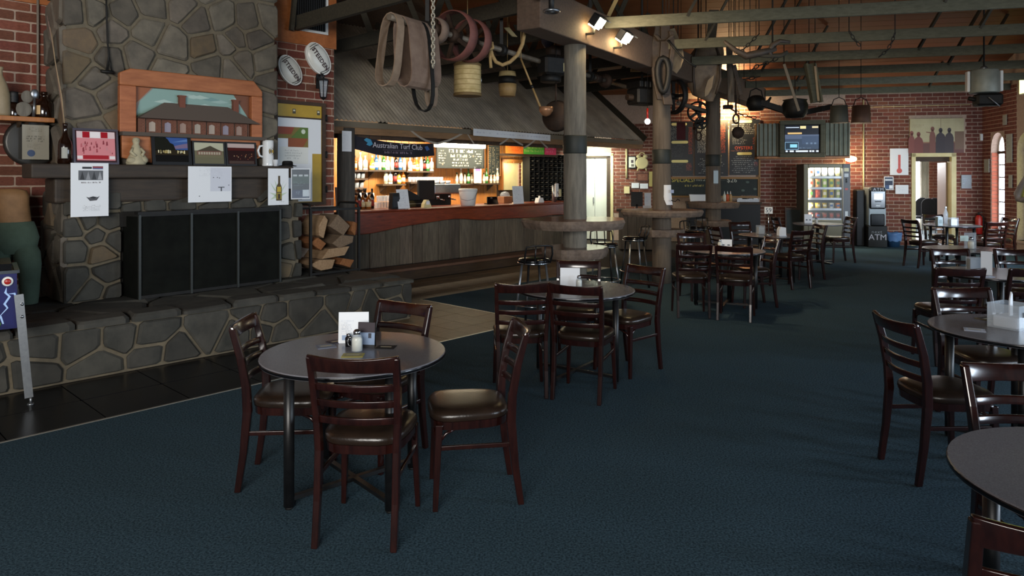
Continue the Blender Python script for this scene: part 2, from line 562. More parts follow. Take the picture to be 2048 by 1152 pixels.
def scatter(x0, x1, z0, z1, dx, dz, rnd, jit=0.36):
    out = []; r = 0
    nz = max(1, round((z1 - z0) / dz)); nx = max(1, round((x1 - x0) / dx))
    for k in range(nz):
        for i in range(nx + (k % 2)):
            out.append((x0 + (i + 0.5 - 0.5 * (k % 2) + rnd.uniform(-jit, jit)) * (x1 - x0) / nx,
                        z0 + (k + 0.5 + rnd.uniform(-jit, jit)) * (z1 - z0) / nz))
    return out


def stones(parent, polys, rnd, y=0.0, proud=0.035, tan=0.12, mats=None, M=None, name='stone'):
    for p in polys:
        n = len(p); cx = sum(a for a, _ in p) / n; cz = sum(b for _, b in p) / n
        q = []
        for i in range(n):                                     # knock the corners round
            a, b = p[i], p[(i + 1) % n]
            k = rnd.uniform(0.05, 0.14); l = rnd.uniform(0.86, 0.95)
            q += [(a[0] + (b[0] - a[0]) * k, a[1] + (b[1] - a[1]) * k), (a[0] + (b[0] - a[0]) * l, a[1] + (b[1] - a[1]) * l)]
        n = len(q); h = proud * rnd.uniform(0.6, 1.3)
        vs = [(a, y + 0.01, b) for a, b in q]
        vs += [(a, y - h * 0.55, b) for a, b in q]
        tx, tz = rnd.uniform(-.03, .03), rnd.uniform(-.03, .03)
        vs += [(cx + (a - cx) * 0.88, y - h + (a - cx) * tx + (b - cz) * tz, cz + (b - cz) * 0.88) for a, b in q]
        fs = [[k * n + i, k * n + (i + 1) % n, (k + 1) * n + (i + 1) % n, (k + 1) * n + i] for k in (0, 1) for i in range(n)]
        fs.append([2 * n + i for i in range(n)])
        mb = MB().add(vs, fs, None, False, M)
        mm = (M_STONE_TAN if rnd.random() < tan else (mats or M_STONE))
        mb.build(name, mm, parent)


BRICK_ME = None


def bricks(parent, frame, s0, s1, z0, z1, t, rnd, bl=0.24, bh=0.086, joint=0.011, holes=(), limit=10 ** 6, key=None, stuff_m=None):
    """lay courses; each brick an object that shares one mesh; past 'limit' they are joined"""
    global BRICK_ME
    if BRICK_ME is None:
        BRICK_ME = MB().cbox(-0.5, 0.5, -0.5, 0.5, -0.5, 0.5, 0.06).mesh('brick')
        BRICK_ME.materials.append(M_BRICK)
    todo = []
    k = 0; z = z0
    while z < z1 - 0.02:
        zt = min(z + bh, z1)
        u = s0 - (bl / 2 if k % 2 else 0)
        while u < s1:
            a, b = max(u, s0), min(u + bl, s1)
            segs = [(a, b)]
            for (h0, h1, g0, g1) in holes:
                if g0 < zt - 0.01 and g1 > z + 0.01:
                    ns = []
                    for (p, q) in segs:
                        if q <= h0 or p >= h1: ns.append((p, q)); continue
                        if p < h0: ns.append((p, h0))
                        if q > h1: ns.append((h1, q))
                    segs = ns
            for p, q in segs:
                if q - p > 0.03: todo.append((p + joint / 2, q - joint / 2, z + joint / 2, zt - joint / 2))
            u += bl
        z += bh; k += 1
    if key: todo.sort(key=lambda b: key((b[0] + b[1]) / 2, (b[2] + b[3]) / 2))
    for (p, q, a, b) in todo[:limit]:
        pt = frame.P((p + q) / 2, t - 0.001 + rnd.uniform(-.003, .003), (a + b) / 2)
        o = inst('brick', BRICK_ME, parent, pt, (0, 0, frame.a), (q - p, 0.014, b - a))
    if len(todo) > limit:
        mb = MB()
        for (p, q, a, b) in todo[limit:]:
            T = Matrix.Translation(frame.P((p + q) / 2, t - 0.001, (a + b) / 2)) @ Matrix.Rotation(frame.a, 4, 'Z')
            mb.box(-(q - p) / 2, (q - p) / 2, -.007, .007, -(b - a) / 2, (b - a) / 2, None, T)
        o = mb.build('brickwork', M_BRICK, parent); o['kind'] = 'stuff'


def lines(mb, rnd, x0, x1, z0, z1, n, col, y, fill=0.8, h=0.5, gap=0.25, ragged=0.3, align='l'):
    """rows of tiny word-like dashes: unreadable print"""
    dz = (z1 - z0) / n
    for k in range(n):
        zc = z1 - (k + 0.5) * dz
        x = x0; end = x1 - rnd.uniform(0, ragged) * (x1 - x0)
        if align == 'c':
            w = end - x0; x = (x0 + x1) / 2 - w / 2; end = x + w
        while x < end - dz * 0.3:
            w = min(rnd.uniform(0.8, 3.2) * dz * h, end - x)
            if rnd.random() < fill:
                lh = dz * h; xx = x; lw = lh * 0.55; st = lh * 0.2
                while xx + lw <= x + w + 1e-6:                 # letter-like strokes, no real words
                    k = rnd.randrange(5); a0 = zc - lh / 2; a1 = zc + lh * rnd.choice((.5, .5, .08))
                    if k != 3: mb.quad(xx, xx + st, a0, a1, y, col)
                    if k in (0, 2, 4): mb.quad(xx + lw - st, xx + lw, a0, a1, y, col)
                    if k in (1, 2, 3): mb.quad(xx + st, xx + lw, a1 - st, a1, y, col)
                    if k in (0, 3, 4): mb.quad(xx + st, xx + lw - st, a0, a0 + st, y, col)
                    xx += lw * 1.4
            x += w + dz * gap
# ------------------------------------------------------------------ floor
def LP(u, v): p = LW.P(u, v); return (p.x, p.y)


fl = struct(MB().slab([(-9, -5), (14, -5), (14, 24), (-9, 24)], -0.12, -0.012).build('floor', M_GROUT))
CE = -1.12                                                     # carpet edge in the fireplace frame
carpet = MB()
pl = [LP(-9, CE), LP(4.8, CE), LP(4.8, 0.9), LP(12.9, 0.9), LP(12.9, 1.6), BW.P(-1, -0.02)[:2], BW.P(2.9, -0.02)[:2], (14, 15), (14, -5), (-4.5, -5)]
carpet.slab([tuple(p) for p in pl], -0.012, 0.0)
carpet.build('floor_carpet', M_CARPET)['kind'] = 'structure'
sm = MB().bar(LW.P(-4, CE + 0.012, 0.0), LW.P(4.8, CE + 0.012, 0.0), 0.02, 0.006)
sm.bar(LW.P(4.788, CE, 0.0), LW.P(4.788, 0.9, 0.0), 0.02, 0.006)
sm.build('trim_1', M_SEAM)['kind'] = 'structure'
TILE_ME = {}
for key, mm in (('b', M_TILE), ('d', M_TILE_DARK)):
    TILE_ME[key] = MB().cbox(-0.5, 0.5, -0.5, 0.5, -1, 0, 0.02).mesh('tile')
    TILE_ME[key].materials.append(mm)
for (u0, u1, v0, v1, ts, key) in ((-1.3, 3.2, CE + 0.03, 0.0, 0.545, 'd'), (3.2, 4.78, CE + 0.03, 2.34, 0.316, 'b'), (4.78, 9.2, 0.9, 2.34, 0.316, 'b')):
    nu, nv = round((u1 - u0) / ts), round((v1 - v0) / ts)
    for i in range(nu):
        for j in range(nv):
            du, dv = (u1 - u0) / nu, (v1 - v0) / nv
            inst('tile', TILE_ME[key], fl, LW.P(u0 + (i + .5) * du, v0 + (j + .5) * dv, R.uniform(-.0015, .0005)), (0, 0, LW.a), (du - .008, dv - .008, 0.011))

# ------------------------------------------------------------------ left wall (brick) with timber above
BV = 1.75
wl = MB()
T_L = Matrix.Translation(LW.P(0, 0)) @ Matrix.Rotation(LW.a, 4, 'Z')
wl.box(-8, 4.0, BV, BV + 0.32, 0, 3.34, None, T_L)
wl = struct(wl.build('wall_left', M_MORTAR))
bricks(wl, LW, -0.6, 0.95, 0.55, 3.34, BV, R, 0.262, 0.1, 0.016)
bricks(wl, LW, 3.05, 4.0, 0.75, 3.34, BV, R, 0.262, 0.1, 0.016)
wt = MB().box(-8, 4.02, BV - 0.03, BV + 0.3, 3.34, 6.6, None, T_L)
wt = struct(wt.build('wall_left_upper', M_PLY))
# far-left bar wall that carries the roof
wb = MB().box(3.6, 14.5, 5.3, 5.5, 0, 6.6, None, T_L)
struct(wb.build('wall_left_rear', M_DARKWOOD))

# ------------------------------------------------------------------ far wall
DX0, DX1 = BW.hit(1827, 400, 0)[0], BW.hit(1907, 400, 0)[0]    # doorway
DZ = BW.hit(1866, 311, 0)[1]
KX0, KX1 = BW.hit(1150, 400, 0)[0], BW.hit(1221, 400, 0)[0]    # white door beside the bar
KZ = BW.hit(1200, 312, 0)[1]
T_B = Matrix.Translation(BW.P(0, 0)) @ Matrix.Rotation(BW.a, 4, 'Z')
S_L, S_R = -8.4, BW.hit(1965, 400, 0)[0]
wm = MB()
for a, b, z0, z1 in ((S_L, KX0, 0, 6.6), (KX0, KX1, KZ, 6.6), (KX1, DX0, 0, 6.6), (DX0, DX1, DZ, 6.6), (DX1, S_R + 0.4, 0, 6.6)):
    wm.box(a, b, 0, 0.22, z0, z1, None, T_B)
wback = struct(wm.build('wall_back', M_MORTAR))
hx = lambda px: BW.hit(px, 400, 0)[0]
hz = lambda py, px=1700: BW.hit(px, py, 0)[1]
bricks(wback, BW, hx(1690), S_R, 0, 3.62, -0.0, R, 0.24, 0.088, 0.016, holes=((DX0 - .02, DX1 + .02, -1, DZ + .02), (hx(1818), hx(1930), hz(306), hz(236))),
       limit=300, key=lambda s, z: abs(s - hx(1790)) + 0.6 * abs(z - 1.3))
bricks(wback, BW, hx(1222), hx(1345), 0.7, 3.0, 0, R, 0.24, 0.088, 0.016, limit=90, key=lambda s, z: abs(z - 1.9))
bricks(wback, BW, hx(1520), hx(1690), 0.2, 3.4, 0, R, 0.24, 0.088, 0.016, limit=60, key=lambda s, z: abs(s - hx(1560)) * 2 + abs(z - 1.5))
bricks(wback, BW, hx(1340), hx(1520), 2.8, 3.6, 0, R, 0.24, 0.088, 0.016, limit=40, key=lambda s, z: abs(z - 3.0))

# ------------------------------------------------------------------ right wall with arched windows
T_R = Matrix.Translation(RW.P(0, 0)) @ Matrix.Rotation(RW.a, 4, 'Z')
W0, W1 = RW.hit(1982, 400, 0)[0], RW.hit(2009, 400, 0)[0]
V0, V1 = RW.hit(2034, 400, 0)[0], RW.hit(2034, 400, 0)[0] + 1.3
ZS, ZA, ZB = 2.18, 2.62, 0.45
wr = MB()


def arch(a, b, zs, za, n=10):
    c, h = (a + b) / 2, (b - a) / 2
    return [(c - h * math.cos(PI * i / n), zs + (za - zs) * math.sin(PI * i / n) ** 0.8) for i in range(n + 1)]


OPEN = [(W0, W1, ZB, True), (V0, V1, 0.3, True)] + [((16.3 - y) / 0.98 - 0.5, (16.3 - y) / 0.98 + 0.5, 0.75, False) for y in (10.5, 7.4, 4.6, 1.8, -1.0)]
prev = -0.3
for a, b, zb, ar in OPEN:
    wr.box(prev, a, 0, 0.28, 0, 6.6, None, T_R)
    wr.box(a, b, 0, 0.28, 0, zb, None, T_R)
    wr.prism(arch(a, b, ZS, ZA) + [(b, 6.6), (a, 6.6)], 0, 0.28, None, T_R)
    prev = b
wr.box(prev, 22, 0, 0.28, 0, 6.6, None, T_R)
wright = struct(wr.build('wall_right', M_MORTAR))
bricks(wright, RW, 0, V0, 0, 3.6, 0.0, R, 0.24, 0.088, 0.016, holes=((W0 - .01, W1 + .01, ZB, ZA + .02),), limit=0)
rv = MB()                                                      # brick reveal of the far jamb
for k in range(20):
    rv.box(W0 - .004, W0 + 0.012, 0.012, 0.24, ZB + k * 0.0865 + 0.005, ZB + (k + 1) * 0.0865 - 0.006, None, T_R)
rvo = rv.build('jamb_brickwork', mat('sunlit brick', 'a8563e', 0.85, col2='bd6d52', scale=8), wright); rvo['kind'] = 'stuff'  # brighter copy of the brick, daylight on the jamb put into its colour
M_PANE = mat('daylight pane', 'dfe6f6', 0.3, emit=2.2)
M_PANE2 = mat('green daylight pane', 'b8c64a', 0.3, emit=0.55)
for n_, (a, b, zb, mm, fm) in enumerate(((W0, W1, ZB, M_PANE, M_WHITE), (V0, V1, 0.3, M_PANE2, mat('olive green frame', '8f9458', 0.5)))):
    wn = thing('window_%d' % (n_ + 1), '', '', RW.P(0, 0), RW.a); del wn['label'], wn['category']; struct(wn)
    fr = MB()
    pa = arch(a, b, ZS, ZA); pi = arch(a + .05, b - .05, ZS, ZA - .06)
    for i in range(len(pa) - 1):
        fr.add([(pa[i][0], .14, pa[i][1]), (pa[i + 1][0], .14, pa[i + 1][1]), (pi[i + 1][0], .14, pi[i + 1][1]), (pi[i][0], .14, pi[i][1]),
                (pa[i][0], .2, pa[i][1]), (pa[i + 1][0], .2, pa[i + 1][1]), (pi[i + 1][0], .2, pi[i + 1][1]), (pi[i][0], .2, pi[i][1])],
               [(0, 1, 2, 3), (7, 6, 5, 4), (3, 2, 6, 7), (0, 4, 5, 1)])
    fr.box(a, a + .05, .14, .2, zb, ZS).box(b - .05, b, .14, .2, zb, ZS).box(a, b, .14, .2, zb, zb + .06)
    fr.build('frame', fm, wn)
    mu = MB().box(a, b, .13, .21, ZS - .03, ZS + .03)
    mu.build('transom', M_DARKWOOD, wn)
    for k in range(1, 6):
        z = zb + .06 + (ZS - zb - .06) * k / 6
        MB().box(a + .05, b - .05, .15, .19, z - .012, z + .012).build('glazing_bar', M_DARKWOOD, wn)
    MB().box((a + b) / 2 - .015, (a + b) / 2 + .015, .15, .19, zb, ZS).build('glazing_bar', M_DARKWOOD, wn)
    MB().prism([(a, zb)] + pa + [(b, zb)], .17, .176).build('pane', mm, wn)
    sl = MB().box(a - .05, b + .05, -.04, .2, zb - .05, zb).build('sill', M_MORTAR, wn)

# ------------------------------------------------------------------ ceiling of sloping boards
SL = 0.36
cz = 3.72
def roof(s, t): return BW.P(s, t, cz - t * SL)
ce = MB()
cA, cB = -16, 12
vs = [roof(cA, 0.3), roof(cB, 0.3), roof(cB, -9), roof(cA, -9)]
zf = cz + 9 * SL
vs += [BW.P(cB, -26, zf), BW.P(cA, -26, zf)]
up = Vector((0, 0, .05))
vs = [v + up for v in vs] + [v + up + Vector((0, 0, .1)) for v in vs]
ce.add(vs, [(3, 2, 1, 0), (5, 4, 2, 3), (6, 7, 8, 9), (9, 8, 10, 11), (0, 1, 7, 6)])
ceil = struct(ce.build('ceiling', M_DARKWOOD))
bme = MB().cbox(-0.5, 0.5, -0.5, 0.5, -0.5, 0.5, 0.03).mesh('board'); bme.materials.append(M_PINE)
sl_a = math.atan(SL)
for k in range(34):
    t = -0.09 - 0.18 * k
    p = roof(-1.0, t)
    o = inst('board', bme, ceil, p + Vector((0, 0, .02)), (0, 0, 0), (18, 0.174 / math.cos(sl_a), 0.02))
    o.rotation_euler = (Matrix.Rotation(BW.a, 4, 'Z') @ Matrix.Rotation(-sl_a, 4, 'X')).to_euler()

# ------------------------------------------------------------------ girder on the log columns, tie beams of both bays
G0, G1 = Vector((0.79, 8.5)), Vector((3.95, 13.5))
gd = (G1 - G0).normalized(); gn = Vector((gd.y, -gd.x))       # gn points to the right bay
ga, gb = G0 - gd * 1.15, G0 + gd * 9.4
g = MB().bar((ga.x, ga.y, 3.46), (gb.x, gb.y, 3.46), 0.30, 0.46)
struct(g.build('beam', M_GIRDER, bevel=0.012))
ZT = 3.5
bd = Vector((0.97, -0.243)).normalized()


def girder_cross(p, d):
    """where the line p + k d meets the girder's right side"""
    q = G0 + gn * 0.16
    m = d.x * -gd.y + d.y * gd.x
    w = q - p
    k = (w.x * -gd.y + w.y * gd.x) / m
    return p + d * k


webm = MB().bar((0, 0, 0), (0, 0, 1), 0.035, 0.08).mesh('web'); webm.materials.append(M_BEAMDARK)
TRUSS = []
for i, Yb in enumerate((6.4, 7.92, 9.42, 10.85, 12.4, 13.9, 15.45)):
    p = Vector(((1848 - 1024) / F * Yb, Yb))
    a = girder_cross(p, bd)
    k = (RW.ex.y * (RW.o.x - a.x) - RW.ex.x * (RW.o.y - a.y)) / (RW.ex.y * bd.x - RW.ex.x * bd.y)
    e = a + bd * min(k + 0.05, 14)
    tb = MB().bar((a.x, a.y, ZT + .07), (e.x, e.y, ZT + .07), 0.05, 0.14).build('beam', M_BEAM, bevel=0.004)
    struct(tb); TRUSS.append((a, e))
    L = (e - a).length
    if i:
        for k, x in enumerate((0.7 + .3 * (i % 2), 3.4 + .4 * (i % 3), 6.0)):
            if x > L - 0.8: break
            q = a + bd * x
            top = min(1.7, cz + 0.0 + SL * ((BW.o - q).dot(BW.ey)) - ZT - 0.3) if False else 1.5
            ro = BW.ey.dot(q - BW.o)
            top = max(0.25, min(1.6, cz - ro * SL - ZT - 0.14))
            wb_ = MB().bar((q.x, q.y, ZT + .1), (q.x + bd.x * top * .55, q.y + bd.y * top * .55, ZT + .14 + top), 0.03, 0.07, (0, 1, 0))
            wb_.build('web', M_BEAMDARK, tb)
for i, u in enumerate((3.42, 4.67, 6.01, 7.3, 8.6, 9.9, 11.2)):
    v0 = -1.45 + 0.255 * (u - 4.9) + 0.12
    if u < 4.3: v1, vb = BV, -1.9
    else: v1, vb = 5.3, v0
    tb = MB().bar(LW.P(u, vb, ZT + .09), LW.P(u, v1, ZT + .09), 0.07, 0.18).build('beam', M_BEAMDARK, bevel=0.005)
    struct(tb)
    if i:
        for k in range(3):
            v = v0 + 0.6 + k * 1.3
            MB().bar(LW.P(u, v, ZT + .1), LW.P(u, v + 0.8 * (-1) ** k, ZT + 1.5), 0.04, 0.085, (1, 0, 0)).build('web', M_BEAMDARK, tb)

# log columns
def log_column(x, y, r, label, m, knots=()):
    t = thing('log_column', label, 'column', (x, y, 0))
    pr = []
    for k in range(13):
        z = 3.23 * k / 12
        pr.append((r * (1.06 - 0.10 * k / 12 + 0.018 * math.sin(k * 2.1 + x)), z))
    MB().lathe(pr, 22).build('trunk', m, t)
    return t


C1 = (0.765, 8.5); C2 = (2.32, 10.85); C3 = (3.88, 13.5)
c1 = log_column(*C1, 0.138, 'nearest grey log column, with two round timber shelves and a dark band', M_LOG)
c2 = log_column(*C2, 0.140, 'second log column, white paper notice pinned to it below a dark band', M_LOGBROWN)
c3 = log_column(*C3, 0.138, 'third and farthest log column, before the menu boards', M_LOGBROWN)
for c, z in ((c1, 2.03), (c2, 1.95), (c3, 1.95)):
    MB().lathe([(0.142, z - .11), (0.147, z - .1), (0.147, z + .1), (0.142, z + .11)], 24).build('painted_band', mat('green black band', '20241f', 0.6), c)


def live_slab(name, label, cxy, z, r, th, seed, m=M_SLAB, stretch=1.0, rz=0.0, group=None):
    rr = random.Random(seed)
    t = thing(name, label, 'shelf', (cxy[0], cxy[1], z - th), rz, group)
    n = 40; ph = [rr.uniform(0, 6.28) for _ in range(4)]
    ring = []
    for i in range(n):
        a = 2 * PI * i / n
        q = r * (1 + 0.05 * math.sin(2 * a + ph[0]) + 0.035 * math.sin(5 * a + ph[1]) + 0.02 * math.sin(9 * a + ph[2]))
        ring.append((math.cos(a) * q * stretch, math.sin(a) * q))
    hole = 0.128
    top = MB()
    vs = [(x * .985, y * .985, th) for x, y in ring] + [(math.cos(2 * PI * i / n) * hole, math.sin(2 * PI * i / n) * hole, th) for i in range(n)]
    top.add(vs, [[i, (i + 1) % n, n + (i + 1) % n, n + i] for i in range(n)])
    top.build('top_surface', m, t)
    ed = MB()
    vs = [(x * .985, y * .985, th) for x, y in ring] + [(x * 1.01, y * 1.01, th * .7) for x, y in ring] + [(x * (0.985 + rr.uniform(-.012, .012)), y * .985, th * .3) for x, y in ring] + [(x * .95, y * .95, 0) for x, y in ring]
    ed.add(vs, [[k * n + i, (k + 1) * n + i, (k + 1) * n + (i + 1) % n, k * n + (i + 1) % n] for k in range(3) for i in range(n)])
    vs = [(x * .95, y * .95, 0) for x, y in ring] + [(math.cos(2 * PI * i / n) * hole, math.sin(2 * PI * i / n) * hole, 0) for i in range(n)]
    ed.add(vs, [[i, n + i, n + (i + 1) % n, (i + 1) % n] for i in range(n)])
    ed.build('bark_edge', M_SLABEDGE, t)
    return t


live_slab('round_bar_shelf', 'upper round live-edge timber slab on the nearest log column', C1, 1.13, 0.60, 0.11, 1)
live_slab('round_bar_shelf', 'lower smaller live-edge slab on the nearest log column', C1, 0.79, 0.40, 0.12, 2)
live_slab('round_bar_shelf', 'upper long live-edge slab on the second log column', C2, 1.13, 0.52, 0.10, 3, stretch=1.12, rz=-.1)
live_slab('round_bar_shelf', 'lower short slab on the second log column', C2, 0.83, 0.30, 0.11, 4, stretch=1.1)
live_slab('round_bar_shelf', 'upper slab on the farthest log column', C3, 1.15, 0.47, 0.11, 5)
live_slab('round_bar_shelf', 'lower slab on the farthest log column', C3, 0.80, 0.36, 0.11, 6)
# ------------------------------------------------------------------ dining chair (origin on the floor under the seat, faces +y)
def make_chair(name, label):
    t = thing(name, label, 'chair')
    # padded seat, rounded at the front, with a dished edge
    n = 24; ring = []
    for i in range(n):
        a = 2 * PI * i / n
        ca, sa = math.cos(a), math.sin(a)
        e = 0.55
        x = math.copysign(abs(ca) ** e, ca); y = math.copysign(abs(sa) ** e, sa)
        w = 0.185 + 0.03 * (y + 1) / 2
        ring.append((x * w, y * 0.205 + 0.01))
    st = MB()
    lay = ((0.97, .438), (1.0, .452), (0.99, .468), (0.93, .482), (0.75, .490), (0.4, .492), (0.02, .492))
    vs = [(x * s, y * s, z) for s, z in lay for x, y in ring]
    st.add(vs, [[k * n + i, k * n + (i + 1) % n, (k + 1) * n + (i + 1) % n, (k + 1) * n + i] for k in range(len(lay) - 1) for i in range(n)], None, True)
    st.add([(x * .97, y * .97, .438) for x, y in ring], [list(range(n))[::-1]])
    st.build('seat', M_VINYL, t)
    fr = MB()
    vs = [(x * s, y * s, z) for s, z in ((.985, .437), (.96, .437), (.95, .395), (.90, .395), (.90, .43)) for x, y in ring]
    fr.add(vs, [[k * n + (i + 1) % n, k * n + i, (k + 1) * n + i, (k + 1) * n + (i + 1) % n] for k in range(4) for i in range(n)])
    fr.build('seat_frame', M_MAHOG, t)
    for sx in (-1, 1):
        # rear leg and back post in one curved piece, front leg
        pts = [(.178 * sx, -.245, 0), (.178 * sx, -.215, .2), (.178 * sx, -.195, .42), (.184 * sx, -.200, .55), (.190 * sx, -.225, .70), (.194 * sx, -.268, .855)]
        wd = [(.030, .032), (.030, .038), (.030, .046), (.030, .044), (.030, .040), (.028, .034)]
        lg = MB()
        vs = []
        for (x, y, z), (w, d) in zip(pts, wd):
            vs += [(x - w / 2, y - d / 2, z), (x + w / 2, y - d / 2, z), (x + w / 2, y + d / 2, z), (x - w / 2, y + d / 2, z)]
        m = len(pts)
        fs = [[k * 4 + i, k * 4 + (i + 1) % 4, k * 4 + 4 + (i + 1) % 4, k * 4 + 4 + i] for k in range(m - 1) for i in range(4)]
        fs += [[3, 2, 1, 0], [(m - 1) * 4 + i for i in range(4)]]
        lg.add(vs, fs).build('rear_leg', M_MAHOG, t, bevel=0.005)
        MB().bar((.19 * sx, .185, 0), (.175 * sx, .165, .42), .024, .026, (0, 1, 0), None, .034, .036).build('front_leg', M_MAHOG, t, bevel=0.004)
        MB().bar((.180 * sx, .172, .305), (.180 * sx, -.205, .305), .015, .022).build('side_stretcher', M_MAHOG, t, bevel=0.003)
        # bent bracket under the seat rail
        MB().tube([(.180 * sx, .166, .335), (.176 * sx, .13, .375), (.168 * sx, .08, .396)], .008, 6).build('bracket', M_MAHOG, t)
    MB().tube([(-.186, .17, .30), (-.15, .185, .365), (-.08, .19, .392)], .008, 6).tube([(.186, .17, .30), (.15, .185, .365), (.08, .19, .392)], .008, 6).build('front_bracket', M_MAHOG, t)

    def rail(z0, z1, th, name, wide):
        r = MB(); n = 14; vs = []
        for i in range(n + 1):
            k = i / n * 2 - 1
            for z in (z0, z1):
                zz = (z - .55) / .305
                y = -.200 - .068 * max(0, zz) ** 1.2 - 0.035 * (1 - k * k)
                dip = 0.012 * (1 - k * k) if name == 'top_rail' and z == z1 else 0
                for d in (-th / 2, th / 2):
                    vs.append((k * wide, y + d, z - dip))
        fs = []
        for i in range(n):
            a, b = i * 4, i * 4 + 4
            fs += [[a, b, b + 2, a + 2], [b + 1, a + 1, a + 3, b + 3], [a + 2, b + 2, b + 3, a + 3], [a, a + 1, b + 1, b]]
        fs += [[0, 2, 3, 1], [4 * n + 1, 4 * n + 3, 4 * n + 2, 4 * n]]
        r.add(vs, fs, None, True).build(name, M_MAHOG, t, bevel=0.004)
    rail(.790, .866, .024, 'top_rail', .205)
    for z in (.715, .640, .562): rail(z - .017, z + .017, .016, 'slat', .182)
    return t


chair0 = make_chair('dining_chair', 'mahogany ladder-back chair in front of the first table, its back to us')
CH = 'mahogany ladder-back chairs'
chair0.location = (-0.675, 3.335, 0); chair0.rotation_euler = (0, 0, D(-5)); chair0['group'] = CH
for (x, y, a, lab) in (
    (-0.225, 3.66, 99, 'brown-seated chair right of the first table, side on, brown vinyl seat in full view'),
    (-1.20, 3.85, -86, 'chair left of the first table, side on, bright streak on its back'),
    (-0.80, 4.12, 150.7, 'chair on the fireplace side of the first table, turned towards us'),
    (0.555, 5.33, -22, 'chair nearest to us at the second round table, angled to the right'),
    (0.06, 5.42, 4, 'chair at the left side of the second round table, seen from behind'),
    (0.97, 5.95, 132, 'chair right of the second round table with a bright edge on its post'),
    (0.585, 6.26, 172, 'chair on the far side of the second round table, before the nearest log'),
    (2.61, 8.16, -23, 'right front chair at the third round table, its back to us'),
    (2.13, 8.36, -5, 'left front chair at the third round table, its back to us'),
    (3.06, 8.92, 95, 'chair right of the third round table, side on'),
    (2.52, 9.42, 190, 'chair on the far side of the third round table'),
    (4.12, 10.42, 24, 'chair in front of the table with the number 59 stand'),
    (4.72, 11.3, 95, 'chair right of the table with the number 59 stand'),
    (3.45, 11.1, -80, 'chair left of the table with the number 59 stand'),
    (3.98, 11.78, 195, 'chair on the far side of the table with the number 59 stand'),
    (6.26, 13.45, 92, 'chair beside the snack machine at the small far table'),
    (5.36, 13.55, -92, 'chair left of the small far table before the snack machine'),
    (1.333, 1.83, -15, 'dark chair in the bottom right corner, at the nearest right table'),
    (2.07, 2.66, 174, 'chair behind the nearest right table, facing us'),
    (2.40, 3.91, -88, 'chair standing apart in the aisle, left of the right table with the clear box'),
    (3.16, 4.66, 180, 'chair behind the right table with the clear box, facing us'),
    (3.88, 6.28, -6, 'left one of two chairs backing onto us at the third right table'),
    (4.48, 6.22, -6, 'right one of two chairs backing onto us at the third right table'),
    (4.72, 7.30, 178, 'left chair on the far side of the third right table'),
    (5.36, 7.28, 168, 'right chair on the far side of the third right table'),
    (7.46, 12.72, -80, 'chair left of the farthest right table, near the doorway'),
    (8.60, 14.05, 180, 'chair behind the farthest right table, before the doorway'),
    (8.30, 12.28, 8, 'chair nearest to us at the farthest right table'),
    (9.15, 13.2, 95, 'chair right of the farthest right table, below the arched window'),
):
    dup(chair0, (x, y, 0), D(a), lab, CH)


# ------------------------------------------------------------------ round table on four black tube legs
def make_table(name, label, r=0.48, h=0.72):
    t = thing(name, label, 'table')
    MB().lathe([(r - .012, h - .026), (r, h - .022), (r, h - .004), (r - .003, h)], 56, smooth=False).build('tabletop', M_TABLETOP, t)
    MB().lathe([(r + .0005, h - .021), (r + .0015, h - .019), (r + .0015, h - .007), (r + .0005, h - .005)], 56).build('edge_strip', M_BLACKGLOSS, t)
    q = 0.36
    for k in range(4):
        a = PI / 4 + k * PI / 2
        x, y = math.cos(a) * q, math.sin(a) * q
        lg = MB().rod((x, y, .012), (x, y, h - .026), .026, n=14).build('leg', M_BLACKMETAL, t)
        MB().rod((x, y, 0), (x, y, .014), .02, n=10).build('glide', M_BLACK, lg)
    MB().bar((-q * .707, -q * .707, .05), (q * .707, q * .707, .05), .03, .02).build('cross_brace', M_BLACKMETAL, t)
    MB().bar((-q * .707, q * .707, .05), (q * .707, -q * .707, .05), .03, .02).build('cross_brace', M_BLACKMETAL, t)
    MB().bar((-q * .707, -q * .707, h - .04), (q * .707, q * .707, h - .04), .04, .025).bar((-q * .707, q * .707, h - .04), (q * .707, -q * .707, h - .04), .04, .025).build('top_brace', M_BLACKMETAL, t)
    return t


table0 = make_table('round_table', 'nearest complete round grey table with menus, salt shaker and coasters')
TB = 'round grey cafe tables'
table0.location = (-0.835, 3.71, 0); table0.rotation_euler = (0, 0, D(-4)); table0['group'] = TB
TABLES = {'A': (-0.835, 3.71)}
for k, x, y, a, lab in (
    ('B', 0.53, 5.78, 10, 'second round table, bright white menu card standing on it'),
    ('C', 2.68, 8.80, 20, 'third round table, beyond the nearest log columns'),
    ('D', 4.08, 11.05, 0, 'round table with the number 59 stand and napkins'),
    ('F', 1.88, 2.12, 0, 'grey round table cut off by the right edge, nearest to us'),
    ('G', 3.08, 4.25, 12, 'right-hand round table with the clear acrylic box'),
    ('H', 4.62, 6.72, 0, 'third right-hand round table with a glossy holder of white papers'),
    ('I', 5.80, 8.95, 0, 'fourth right-hand round table with a menu card and squeeze bottle'),
    ('J', 8.36, 13.3, 0, 'farthest right-hand round table, before the open doorway'),
):
    dup(table0, (x, y, 0), D(a), lab, TB); TABLES[k] = (x, y)
# small pedestal table by the snack machine
ts = thing('small_round_table', 'small round table on one thin pole before the snack machine', 'table', (5.85, 13.4, 0))
MB().lathe([(.44, .715), (.45, .72), (.45, .738), (.446, .742)], 40).build('tabletop', M_TABLETOP, ts)
MB().rod((.0, 0, .02), (.0, 0, .715), .03, n=12).build('pole', M_BLACKMETAL, ts)
for k in range(4):
    a = k * PI / 2 + .3
    MB().bar((0, 0, .02), (math.cos(a) * .36, math.sin(a) * .36, .012), .06, .024).build('foot', M_BLACKMETAL, ts)


